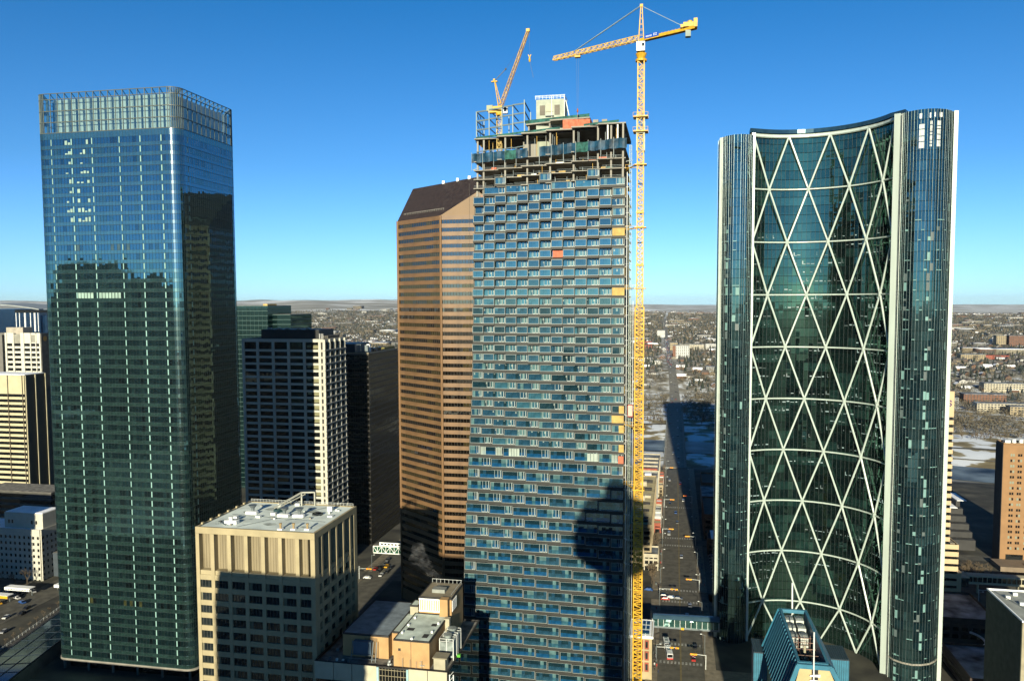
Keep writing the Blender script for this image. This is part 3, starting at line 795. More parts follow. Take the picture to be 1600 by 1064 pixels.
    for k, (x, y) in enumerate(zip(X_, ys)):
        part('steel_column', MB().bar((x, y, 223), (x, y, 233.6 if k != 4 else 235.5), .38), sf, t)
        if k in (0, 1, 2, 4): part('steel_column', MB().bar((x+.4, y+11, 223), (x+.4, y+11, 233.4), .34), sf, t)
    for z in (226.6, 230, 233.5):
        for k in range(4):
            dz = (0.0, .2, .5, .7)[k]*(1 if z > 226 else 0)
            part('steel_beam', MB().bar((X_[k], ys[k], z+dz), (X_[k+1], ys[k+1], z+dz), .36, .5), sf, t)
            if k in (1, 3): part('steel_beam', MB().bar((X_[k], ys[k], z+dz), (X_[k], ys[k]+11, z+dz), .3), sf, t)
        part('steel_beam', MB().bar((X_[0], ys[0], z), (X_[0]+.4, ys[0]+11, z), .36), sf, t)
        part('steel_beam', MB().bar((X_[4], ys[4], z+1.4), (X_[4], ys[4]+11, z+.2), .36), sf, t)
    for z in (223, 226.6, 230):
        for j in range(2): part('cross_brace', MB().bar((X_[0], ys[0]+j*5.5, z+3.2), (X_[0]+.2, ys[0]+j*5.5+5.5, z+.3), .2), sf, t)
    for z in (214.6, 218): 
        for k in range(4): part('steel_beam', MB().bar((X_[k], yf(X_[k], z)+.2, z), (X_[k+1], yf(X_[k+1], z)+.2, z+.3), .3), sf, t)
    for x in (-20.5, -24): part('round_column', MB().cyl(x, 287.5, 214, 222.6, .3), whitesteel, t)
    return yf
YF = step_tower()
# ================================================================== cranes
def lattice(mb, p, q, w0, w1, seg, chord, brace, tri=False, updir=None):
    """lattice boom from p to q with a square (or triangular) section"""
    p = Vector(p); q = Vector(q); d = (q-p); L = d.length; d.normalize()
    up = Vector(updir) if updir else (Vector((0, 0, 1)) if abs(d.z) < .95 else Vector((0, 1, 0)))
    a_ = d.cross(up).normalized(); b_ = a_.cross(d).normalized()
    def cor(c, w_):
        h = w_/2
        if tri: return [c-a_*h, c+a_*h, c+b_*w_*1.15]
        return [c-a_*h-b_*h, c+a_*h-b_*h, c+a_*h+b_*h, c-a_*h+b_*h]
    n = max(1, round(L/seg)); prev = None
    for i in range(n+1):
        f = i/n; cs = cor(p+d*L*f, w0+(w1-w0)*f); k = len(cs)
        if prev:
            for j in range(k):
                mb.bar(prev[j], cs[j], chord)
                j2 = (j+1) % k; mb.bar(prev[j], cs[j2], brace) if i % 2 else mb.bar(prev[j2], cs[j], brace)
        for j in range(k): mb.bar(cs[j], cs[(j+1) % k], brace)
        prev = cs
    return mb
def tower_crane():
    X, Y = -12.0, 278.0
    t = thing('tower_crane', (X, Y, 0), 'tall yellow hammerhead tower crane standing on the ground beside the unfinished tower', 'tower crane')
    for z0, z1 in ((0, 26), (26, 52), (52, 78), (78, 104), (104, 130), (130, 158)):
        m = MB(); lattice(m, (X, Y, z0), (X, Y, z1), 2.9, 2.9, 1.45, .34, .20); part('mast_section', m, yellow, t)
    for z0, z1 in ((158, 180), (180, 200), (200, 220), (220, 241)):
        m = MB(); lattice(m, (X, Y, z0), (X, Y, z1), 2.1, 2.1, 1.9, .34, .19); part('mast_section', m, yellow, t)
    ld = MB()
    ld.bar((X+.5, Y, 2), (X+.5, Y, 240), .12); ld.bar((X-.1, Y, 2), (X-.1, Y, 240), .12)
    for z in range(3, 240, 2): ld.bar((X-.1, Y, z), (X+.5, Y, z), .08)
    part('ladder', ld, yellow, t)
    for z in (45, 58, 73, 84, 126, 141, 172, 190): part('mast_collar', MB().box(X-1.35, X+1.35, Y-1.35, Y+1.35, z, z+.45), yellow, t)
    for z in (94.3, 115.8, 164.5, 185.3, 206.6):
        c = part('tie_collar', MB().box(X-1.9, X+2.1, Y-1.7, Y+1.7, z-.35, z), yellow, t)
        q = MB(); q.bar((X-1.6, Y+1, z-.1), (-17.4, 285.6, z-.1), .3); q.bar((X-1.6, Y-1, z-.1), (-17.4, 289.5, z-.1), .25); q.box(-17.6, X-1.6, 284.2, 285.0, z-.1, z)
        for i in range(5): q.bar((-17.4+i*.9, 284.2, z), (-17.4+i*.9, 284.2, z+1.1), .07)
        q.bar((-17.5, 284.2, z+1.1), (-13.7, 284.2, z+1.1), .08)
        part('tie_walkway', q, yellow, t)
    for z in (217.6, 222.5):
        c = part('climbing_platform', MB().box(X-2.5, X+2.5, Y-2.3, Y+2.3, z-.3, z), yellow, t)
        q = MB()
        for sx_ in (-2.5, -1.2, 0, 1.2, 2.5):
            for sy_ in (-2.3, 2.3): q.bar((X+sx_, Y+sy_, z), (X+sx_, Y+sy_, z+1.2), .08)
        for sy_ in (-2.3, 2.3): q.bar((X-2.5, Y+sy_, z+1.2), (X+2.5, Y+sy_, z+1.2), .08)
        for sx_ in (-2.5, 2.5): q.bar((X+sx_, Y-2.3, z+1.2), (X+sx_, Y+2.3, z+1.2), .08)
        part('guard_rail', q, yellow, c)
    m = MB(); lattice(m, (X, Y, 211), (X, Y, 223), 2.7, 2.7, 3, .2, .12); part('climbing_cage', m, palecable, t)
    # slewing part
    s = MB(); s.cyl(X, Y, 241, 241.7, 1.9, 1.9, 16); s.cyl(X, Y, 241.7, 243.6, 1.2, 1.9, 12); s.box(X-1.2, X+1.2, Y-1.2, Y+1.2, 243.6, 246)
    part('slewing_ring', s, yellow, t)
    J = Vector((-44.9+12, 295.4-278, 0)).normalized()
    jb = 248.2
    cab = part('cab', MB().box(X-1.5, X+1.3, Y-2.4, Y-.2, 244.0, 247.0), white, t)
    part('cab_window', MB().box(X+.3, X+1.1, Y-2.45, Y-2.4, 245.4, 246.5), g_dark, cab)
    q = MB()   # two red strokes of the maker's mark on the cab
    for dx in (-1.1, -.45): q.box(X+dx, X+dx+.16, Y-2.45, Y-2.4, 245.0, 246.2)
    q.box(X-1.1, X-.6, Y-2.46, Y-2.4, 245.55, 245.7)
    part('cab_mark', q, red, cab)
    A = Vector((X, Y, 259.4)); m = MB()
    for sx_, sy_ in ((-.9, -.9), (.9, -.9), (.9, .9), (-.9, .9)): m.bar((X+sx_, Y+sy_, 247), (X+sx_*.25, Y+sy_*.25, 259.2), .26)
    for k in range(6):
        z = 248+k*1.8; f = 1-(z-247)/16
        c = [Vector((X+a_*f, Y+b_*f, z)) for a_, b_ in ((-.9, -.9), (.9, -.9), (.9, .9), (-.9, .9))]
        for i in range(4): m.bar(c[i], c[(i+1) % 4], .1)
    m.box(X-.5, X+.5, Y-.5, Y+.5, 259, 259.9)
    part('tower_top', m, yellow, t)
    m = MB(); p0 = Vector((X, Y, jb))+J*1.2; p1 = Vector((-44.6, 295.2, jb+.1))
    lattice(m, p0, p1, 1.55, 1.3, 1.25, .2, .11, tri=True); part('jib', m, mat('jib_yellow', (.95, .58, .05), .5, var=.2), t)
    tr = p0+(p1-p0)*.70; part('trolley', MB().box(tr.x-1, tr.x+1, tr.y-.8, tr.y+.8, jb-.9, jb-.3), yellow, t)
    m = MB(); p2 = Vector((X, Y, jb))-J*20.2; side = Vector((-J.y, J.x, 0))
    for s_ in (-.8, .8): m.bar(Vector((X, Y, jb-.2))+side*s_, p2+side*s_-Vector((0, 0, .2)), .3, .9)
    for i in range(9):
        c = Vector((X, Y, jb))-J*(i*2.3+.8); m.bar(c+side*.8, c-side*.8, .2)
    part('counter_jib', m, yellow, t)
    m = MB()
    for i in range(15):
        c = Vector((X, Y, jb))-J*(i*1.3+2)-side*.9
        m.bar(c, c+Vector((0, 0, 1.3)), .07)
    m.bar(Vector((X, Y, jb+1))-J*2-side*.9, p2+Vector((0, 0, 1))-side*.9, .07)
    part('guard_rail', m, yellow, t)
    sg = MB(); c0 = Vector((X, Y, jb-.45))-J*1.7+side*.98; c1 = Vector((X, Y, jb-.45))-J*7.0+side*.98
    ssd = side*(1 if side.y < 0 else -1); c0 = Vector((X, Y, jb-.3))-J*1.7+ssd*1.05; c1 = Vector((X, Y, jb-.3))-J*7.2+ssd*1.05; up = Vector((0, 0, 1.35))
    sg.poly([c0, c1, c1+up, c0+up]); sg.poly([c0+ssd*-.08, c0+up+ssd*-.08, c1+up+ssd*-.08, c1+ssd*-.08])
    bd = part('name_board', sg, mat('sign_blue', (.01, .10, .55), .5), t)
    # white lettering strokes
    lt = MB(); xs = 0
    for i, wv in enumerate((.35, .3, .3, .35, .3, 0, .3, .3, .3)):
        if wv:
            a_ = c0+(c1-c0)*(.12+i*.088)+ssd*.04; b_ = a_+(c1-c0).normalized()*wv
            h = .75 if i > 5 else .45; z0_ = Vector((0, 0, .4))
            lt.poly([a_+z0_, b_+z0_, b_+z0_+Vector((0, 0, .14)), a_+z0_+Vector((0, 0, .14))]); lt.poly([a_+z0_, a_+z0_+(b_-a_)*.3, a_+z0_+(b_-a_)*.3+Vector((0, 0, h)), a_+z0_+Vector((0, 0, h))])
            lt.poly([a_+z0_+Vector((0, 0, h-.14)), b_+z0_+Vector((0, 0, h-.14)), b_+z0_+Vector((0, 0, h)), a_+z0_+Vector((0, 0, h))])
    part('lettering', lt, white, bd)
    w_ = MB(); c = p2+J*2.6
    w_.box(c.x-1.7, c.x+1.5, c.y-1.4, c.y+1.4, jb+.3, jb+1.7); w_.cyl(c.x+.4, c.y, jb+1.2, jb+2.4, .8, .8, 10); w_.box(c.x-2.6, c.x-1.2, c.y-.7, c.y+.7, jb+.3, jb+1.3)
    part('winch_house', w_, yellow, t)
    c = p2+J*.3; w_ = MB(); w_.box(c.x-.5, c.x+.7, c.y-1.2, c.y+1.2, jb-.2, jb+2.5); part('end_frame', w_, yellow, t)
    c = p2+J*2.6; part('counterweight', MB().box(c.x-1, c.x+.7, c.y-1, c.y+1, jb-2.7, jb-.7), mat('counterweight_grey', (.35, .42, .38), .8), t)
    m = MB(); ja = p0+(p1-p0)*.735+Vector((0, 0, 1.5)); m.bar(A, ja, .14); m.bar(A+side*.5, ja+side*.3, .12); ca = p2+J*4; m.bar(A, ca+Vector((0, 0, .8)), .14)
    part('tie_bar', m, palecable, t)
    m = MB(); hz = 229.3; hx, hy = tr.x, tr.y
    m.bar((hx-.4, hy, jb-.9), (hx-.15, hy, hz), .05); m.bar((hx+.4, hy, jb-.9), (hx+.15, hy, hz), .05); part('hoist_rope', m, cable, t)
    m = MB(); m.cyl(hx, hy, hz-.9, hz, .35, .2, 8); m.cyl(hx, hy, hz-1.5, hz-.9, .05, .38, 8); m.bar((hx, hy, hz-3), (hx, hy, hz-1.4), .1); part('hook_block', m, mat('hook_orange', (.45, .12, .04), .5), t)
tower_crane()
def luffing_crane():
    X, Y, Z = -67.2, 304.5, 223.0
    t = thing('luffing_crane', (X, Y, Z), 'smaller yellow luffing crane with a steep boom on the roof of the unfinished tower', 'crane')
    m = MB(); lattice(m, (X, Y, Z-9), (X, Y, 231.6), 1.7, 1.7, 1.7, .2, .12); part('mast', m, mat('mast_pale', (.75, .5, .12), .5), t)
    m = MB(); m.cyl(X, Y, 231.6, 232.4, 1.4, 1.5, 14); m.box(X-1, X+1.2, Y-1, Y+1, 232.4, 235); part('slewing_ring', m, yellow, t)
    m = MB(); m.box(X-4.2, X-.8, Y-1.1, Y+1.1, 232.6, 233.3); m.box(X-2.4, X-.6, Y-.9, Y+.9, 233.3, 235.0); part('machinery_deck', m, yellow, t)
    part('counterweight', MB().box(X-4.8, X-2.4, Y-1.2, Y+1.2, 233.3, 235.4), mat('weight_olive', (.42, .44, .30), .8), t)
    c = part('cab', MB().box(X+1.9, X+3.5, Y-1.8, Y-.2, 232.0, 234.4), white, t); part('cab_window', MB().box(X+2.1, X+3.3, Y-1.85, Y-1.8, 232.6, 234.1), g_dark, c)
    F = Vector((X+.6, Y, 235)); Tp = Vector((-55.3, 302.5, 262.5)); m = MB(); lattice(m, F, Tp, 1.2, .8, 1.35, .17, .1); part('boom', m, mat('boom_tan', (.72, .43, .08), .5, var=.2), t)
    m = MB(); m.box(Tp.x-.9, Tp.x+.5, Tp.y-.5, Tp.y+.5, Tp.z-.8, Tp.z+.3); part('boom_head', m, MATS['boom_tan'], t)
    A = Vector((X-2.0, Y, 244.6)); m = MB()
    for s in (-.6, .6): m.bar((X-.3, Y+s, 235), A+Vector((.2, s*.5, 0)), .22); m.bar((X+.9, Y+s, 235), A+Vector((.4, s*.5, 0)), .18)
    for k in range(5): z = 236+k*1.7; f = (z-235)/9.6; m.bar((X-.3-1.5*f, Y, z), (X+.9-2.5*f, Y, z+.6), .12)
    m.box(A.x-1.1, A.x+1.3, A.y-.5, A.y+.5, A.z-.3, A.z+.1); m.box(A.x-.3, A.x+.4, A.y-.5, A.y+.5, A.z, A.z+.9); part('a_frame', m, yellow, t)
    mid = Vector((X+2.6, Y-.2, 248.9)); m = MB(); m.bar(A, mid, .2); m.bar(mid, F+(Tp-F)*.82, .05); m.cyl(mid.x, mid.y, mid.z-.3, mid.z+.3, .35, .35, 8); part('luffing_rope', m, cable, t)
    m = MB(); hk = Vector((Tp.x+.4, Tp.y, 252.2)); m.bar(Tp+Vector((.3, 0, 0)), hk, .04); m.bar(hk-Vector((0, 0, 1.2)), hk+Vector((1.4, 0, -7.5)), .09); part('hoist_rope', m, cable, t)
    m = MB(); m.box(hk.x-.25, hk.x+.25, hk.y-.2, hk.y+.2, hk.z-1.6, hk.z); m.bar(hk, hk+Vector((-.55, 0, 1.0)), .3); m.bar(hk, hk+Vector((.55, 0, 1.0)), .3); m.cyl(hk.x, hk.y, hk.z-1.7, hk.z-.6, .3, .5, 8); part('hook_block', m, mat('hook_yellow', (.85, .50, .02), .5), t)
luffing_crane()
def hoist():
    X, Y = -15.6, 282.6
    t = thing('builders_hoist', (X, Y, 0), 'slim grey construction hoist mast between the unfinished tower and the yellow crane', 'hoist')
    m = MB(); lattice(m, (X, Y, 0), (X, Y, 214), .8, .8, 1.5, .1, .07); part('mast', m, palecable, t)
    m = MB()
    for z in range(20, 212, 9): m.bar((X-.4, Y+.4, z), (-17.4, 285.4, z+.1), .1); m.bar((X+.9, Y+.4, z), (-17.4, 286, z+.1), .1)
    m.bar((X+1.1, Y+.6, 0), (X+1.1, Y+.6, 160), .12); m.bar((X-1.2, Y+.8, 0), (X-1.2, Y+.8, 205), .14)
    part('wall_tie', m, whitesteel, t)
    c = part('hoist_cage', MB().box(X-.4, X+1.3, Y-2.1, Y-.5, 119.5, 123.4), mat('cage_cream', (.6, .56, .45), .6), t)
    q = MB()
    for dx in (-.45, 1.22): q.box(X+dx, X+dx+.14, Y-2.2, Y-2.08, 119.3, 123.5)
    q.box(X-.45, X+1.36, Y-2.2, Y-2.08, 119.2, 119.45); q.box(X-.45, X+1.36, Y-2.2, Y-2.08, 123.3, 123.55); part('cage_frame', q, red, c)
hoist()
# ================================================================== 4. crescent tower with the white diagrid
def bow():
    A, B = Vector((34.4, 379.6)), Vector((88.9, 357.2)); mid = (A+B)/2; ch = (B-A); n = Vector((-ch.y, ch.x)).normalized()
    s = 17.0; R_ = ((ch.length/2)**2+s*s)/(2*s); c = mid-n*(R_-s)
    a0 = math.atan2(A.y-c.y, A.x-c.x); a1 = math.atan2(B.y-c.y, B.x-c.x)
    def arc(f, r=R_): t_ = a0+(a1-a0)*f; return (c.x+r*math.cos(t_), c.y+r*math.sin(t_))
    t = thing('crescent_tower', (65, 395, 0), 'curved dark glass tower with a white triangular lattice across its hollow front, rightmost skyscraper', 'skyscraper')
    o = worg(t)
    ZT = 235.6
    gA = [glass('bow_glass_a', (.006, .015, .014), (.30, .60, .48), .22, .015), glass('bow_glass_b', (.014, .040, .036), (.30, .60, .48), .24, .02), glass('bow_glass_c', (.004, .009, .009), (.30, .60, .48), .20, .015)]
    gL = [glass('lobe_glass_a', (.007, .022, .030), (.32, .62, .62), .26, .015), glass('lobe_glass_b', (.016, .045, .055), (.32, .62, .62), .26, .015), glass('lobe_glass_c', (.005, .016, .022), (.32, .62, .62), .22, .015)]
    lit = emis('office_light', (.75, 1.0, .85), .24); lit2 = emis('office_light_dim', (.55, .8, .65), .09)
    pst = mat('pillar_white', (.50, .58, .52), .4, var=.08, streak=True); wst = mat('diagrid_white', (.60, .70, .63), .35, var=.05, spec=.5)
    fh = 24.1/6
    left = [(34.0, 377.6), (31.6, 375.4), (28.6, 374.3), (25.6, 374.8), (22.8, 376.9), (21.0, 379.8), (20.0, 383.6), (19.4, 389)]
    right = [(112.5, 360.5), (110.3, 354.5), (108.0, 351.0), (105.2, 348.2), (101.6, 346.5), (98.0, 346.0), (94.6, 347.2), (91.8, 349.6), (90.6, 352.6), (90.4, 355.5)]
    back = [(22, 400), (32, 413), (50, 422), (72, 421), (92, 409), (106, 390), (112, 375)]
    K = 38
    conc = [arc(i/K, R_+1.2) for i in range(K+1)]
    # --- concave front, one glazing band per floor
    zt = ZT
    floors = int(ZT//fh)
    wl = emis('win_amber', (1., .55, .2), .25)
    for k in range(floors+1):
        z0 = ZT-(k+1)*fh; z1 = ZT-k*fh
        if z0 < 0: z0 = 0
        if z1-z0 < .5: continue
        mb = MB(); zl = z1-1.15
        dens = .55 if 10 < k < 34 else (.22 if k >= 34 else (.12 if k > 6 else .0))
        patch = 0; run = 0; lt = False; tone = random.choice((0, 0, 1, 2)) if k > 6 else 1
        for i in range(K):
            if run <= 0: run = random.randint(2, 8); tone = random.choice((0, 0, 2, 1)) if k > 7 else random.choice((1, 1, 1, 0)); lt = random.random() < dens
            run -= 1
            a_, b_ = conc[i], conc[i+1]
            mb.pane(a_, b_, z0+.95, z1, tone, .004)
            mb.pane(a_, b_, z0, z0+.95, 1 if tone == 1 else 0, .003)
            if lt and random.random() < .8:
                f0, f1 = sorted((random.random()*.5, .5+random.random()*.5)); q = MB()
                pa = (a_[0]+(b_[0]-a_[0])*f0+(c.x-a_[0])*.002, a_[1]+(b_[1]-a_[1])*f0+(c.y-a_[1])*.002); pb = (a_[0]+(b_[0]-a_[0])*f1+(c.x-b_[0])*.002, a_[1]+(b_[1]-a_[1])*f1+(c.y-b_[1])*.002)
                hz = random.choice((.22, .3, .5)); zz = z0+1.2+random.random()*.4
                mb.pane(pa, pb, zz, zz+hz, 3 if random.random() < .55 else 4)
                if random.random() < .25:
                    pc = (pa[0]+(pb[0]-pa[0])*.3, pa[1]+(pb[1]-pa[1])*.3); mb.pane(pa, pc, zz, min(z1-.2, zz+1.6), 3 if random.random() < .4 else 4)
        part('front_glazing', mb, gA+[lit, lit2], t)
    jm = MB()
    ci = [arc(i/(K*1), R_+1.12) for i in range(K+1)]
    for p in ci: jm.bar((*p, 0), (*p, ZT), .09)
    part('vertical_joint', jm, mat('dark_joint', (.02, .035, .035), .6), t, kind='stuff')
    fm = MB()
    for a_, b_ in zip(ci, ci[1:]): fm.bar((*a_, .0), (*b_, .0), .05, .2)
    fme = fm.mesh('floor_edge', mat('floor_edge_dark', (.006, .012, .012), .9, spec=0), (o.x, o.y, 0))
    for k in range(1, floors+1): link('floor_edge', fme, t, (0, 0, ZT-k*fh))
    # --- diagrid
    ZR = [ZT-.6-24.13*k for k in range(10)]+[0.5]
    def nd(f): return arc(max(0, min(1, f)))
    for k in range(10):
        z = ZR[k]; seg = [nd(i/16) for i in range(17)]; mb = MB()
        for a_, b_ in zip(seg, seg[1:]): mb.bar((*a_, z), (*b_, z), .6 if k else .95, .62 if k else 1.4, n=6)
        part('ring_beam', mb, wst, t)
    for k in range(10):
        z0, z1 = ZR[k], ZR[k+1]
        up = [i/4 for i in range(5)] if k % 2 == 0 else [(i+.5)/4 for i in range(4)]
        dn = [(i+.5)/4 for i in range(4)] if k % 2 == 0 else [i/4 for i in range(5)]
        for u in up:
            for v in dn:
                if abs(abs(u-v)-.125) < .01:
                    a_, b_ = nd(u), nd(v); part('diagonal', MB().bar((*a_, z0), (*b_, z1), .74, n=6), wst, t)
    for k in range(1, 10):
        for u in ([i/4 for i in range(1, 4)] if k % 2 == 0 else [(i+.5)/4 for i in range(4)]):
            x_, y_ = nd(u); part('node', MB().cyl(x_, y_, ZR[k]-1.0, ZR[k]+1.0, .78, .78, 8), pst, t)
    part('pillar', MB().prism([(33.6, 378.4), (35.1, 378.4), (35.4, 380.4), (33.9, 380.8)], 0, ZT+.2), wst, t)
    part('pillar', MB().prism([(88.0, 355.8), (90.3, 354.8), (90.9, 357.2), (88.7, 358.2)], 0, ZT+.8), pst, t)
    part('pillar', MB().prism([(109.6, 352.2), (111.2, 352.2), (111.4, 354.6), (109.8, 354.8)], 0, ZT+.3), wst, t)
    part('pillar', MB().prism([(19.6, 380.8), (20.5, 380.4), (20.6, 382.6), (19.7, 382.9)], 0, ZT-1), wst, t)
    # dark slots beside the pillars
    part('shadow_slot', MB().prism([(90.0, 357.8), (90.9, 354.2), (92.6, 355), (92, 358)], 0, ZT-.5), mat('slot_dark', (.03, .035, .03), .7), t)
    # --- body
    hull = left[::-1]; hull = [(19.4, 389)]+[(20.0, 383.6), (21.0, 379.8), (22.8, 376.9), (25.6, 374.8), (28.6, 374.3), (31.6, 375.4), (34.0, 377.6)]
    front = [arc(i/20, R_+2.0) for i in range(1, 20)]
    rr_ = right[::-1]
    plan = hull+[(34.6, 381)]+front+[(90.2, 358.4)]+rr_+back[::-1]
    ins = [(p[0], p[1]) for p in plan]
    part('core', MB().prism(offset(plan, -.35), 0, ZT-1.4), mat('core_dark', (.012, .02, .02), .7), t)
    part('roof', MB().prism(offset(plan, -.4), ZT-1.3, ZT-1.0), roofdark, t)
    rim = [arc(i/20, R_-.7) for i in range(21)]; rim2 = [arc(i/20, R_+4.5) for i in range(21)]
    rb = MB(); rb.prism([(32.8, 378.4)]+rim[1:-1]+[(91.8, 354.6), (94.5, 359.5)]+rim2[::-1][1:-1]+[(33, 386)], ZT+.5, ZT+2.3)
    part('roof_canopy', rb, glass('canopy_dark', (.02, .045, .05), (.4, .6, .65), .15, .1), t)
    # --- glazed lobes with vertical fins
    def lobe(path, closed_name, zt_, fin_w, blind_cols):
        pts = path_split(path, 1.25, False); k = len(pts)
        for fl in range(0, int(zt_//fh)+1):
            z1 = zt_-fl*fh; z0 = max(0, z1-fh)
            if z1-z0 < .5: continue
            mb = MB(); tone = 0; run = 0
            for i in range(k-1):
                if run <= 0: run = random.randint(1, 5); tone = random.choice((0, 0, 0, 1, 2))
                run -= 1; mb.pane(pts[i], pts[i+1], z0, z1, tone, .004)
                nx, ny = (pts[i+1][1]-pts[i][1]), -(pts[i+1][0]-pts[i][0])
                if fl > 7 and (i in blind_cols and random.random() < .40 or random.random() < .015):
                    h_ = random.choice((.8, 1.6, 3.0, 3.4)); e2 = .03
                    mb.pane((pts[i][0]+nx*e2, pts[i][1]+ny*e2), (pts[i+1][0]+nx*e2, pts[i+1][1]+ny*e2), z0+.25, z0+.25+min(h_, z1-z0-.4), 3 if random.random() < .7 else 4)
                elif fl > 8 and random.random() < .13:
                    mb.pane((pts[i][0]+nx*.03, pts[i][1]+ny*.03), (pts[i+1][0]+nx*.03, pts[i+1][1]+ny*.03), z0+.4, z0+.75, 3)
            part('lobe_glazing', mb, gL+[mat('pale_blind_teal', (.20, .38, .36), .6), lit2], t)
        po = offset([*pts], 0)
        for i in range(k):
            a_, b_ = pts[max(0, i-1)], pts[min(k-1, i+1)]; d = Vector((b_[0]-a_[0], b_[1]-a_[1])).normalized(); nn = Vector((d.y, -d.x))
            p = Vector(pts[i]); q = p+nn*.38
            edge_ = (closed_name == 'l' and 3 < i < 8) or (closed_name == 'r' and (i < 3 or i > k-5))
            if edge_ or closed_name in 'lr' or i % 3 == 0: part('fin', MB().bar((*(p+nn*.2), 0), (*(p+nn*.2), zt_), .22 if edge_ else fin_w*(.8 if i % 2 else .45), .3), mat('fin_white', (.62, .68, .62), .35) if edge_ else mat('fin_silver', (.16, .21, .21), .35, .5), t)
        mb = MB()
        for a_, b_ in zip(pts, pts[1:]): mb.bar((*a_, 0), (*b_, 0), .08, .16)
        me = mb.mesh('floor_line', mat('floor_edge_dark', (.006, .012, .012), .9, spec=0), (o.x, o.y, 0))
        for fl in range(1, int(zt_//fh)): link('floor_line', me, t, (0, 0, zt_-fl*fh))
    lobe(hull, 'l', ZT-1.0, .10, (5, 9, 10)); lobe(rr_, 'r', ZT+.2, .12, (5, 12, 13, 20))
    lobe([(112.5, 360.5), (112, 375), (106, 390)], 'e', ZT-1, .1, ()); lobe([(106, 390), (92, 409), (72, 421), (50, 422), (32, 413), (22, 400), (19.4, 389)], 'n', ZT-1, .1, ())
    # open top storeys: opaque panels painted pale for bright sky seen through
    sky_ = emis('sky_screen', (.8, .95, .95), .0); pale = mat('sky_pale_paint', (.80, .84, .82), .6)
    def on(path, x):   # y on the lobe front at x
        for a_, b_ in zip(path, path[1:]):
            if min(a_[0], b_[0]) <= x <= max(a_[0], b_[0]): return a_[1]+(b_[1]-a_[1])*(x-a_[0])/(b_[0]-a_[0])
        return path[0][1]
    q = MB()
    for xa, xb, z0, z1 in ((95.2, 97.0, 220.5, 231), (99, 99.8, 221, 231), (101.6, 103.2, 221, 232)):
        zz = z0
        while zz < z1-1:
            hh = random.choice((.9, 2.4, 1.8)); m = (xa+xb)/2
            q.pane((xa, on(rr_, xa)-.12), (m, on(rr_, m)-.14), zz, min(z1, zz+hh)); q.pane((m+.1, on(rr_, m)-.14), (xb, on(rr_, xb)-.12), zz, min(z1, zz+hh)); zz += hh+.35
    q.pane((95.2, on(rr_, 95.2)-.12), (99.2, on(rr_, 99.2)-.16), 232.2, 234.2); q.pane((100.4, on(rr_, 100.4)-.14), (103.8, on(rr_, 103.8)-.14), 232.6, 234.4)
    part('painted_sky_panel', q, pale, t)
    bl = MB(); pts = path_split(rr_, 1.25, False)
    for a_, b_ in zip(pts, pts[1:]): bl.bar((*a_, 9), (*b_, 9), .5, .7)
    part('belt_rail', bl, concrete, t)
bow()
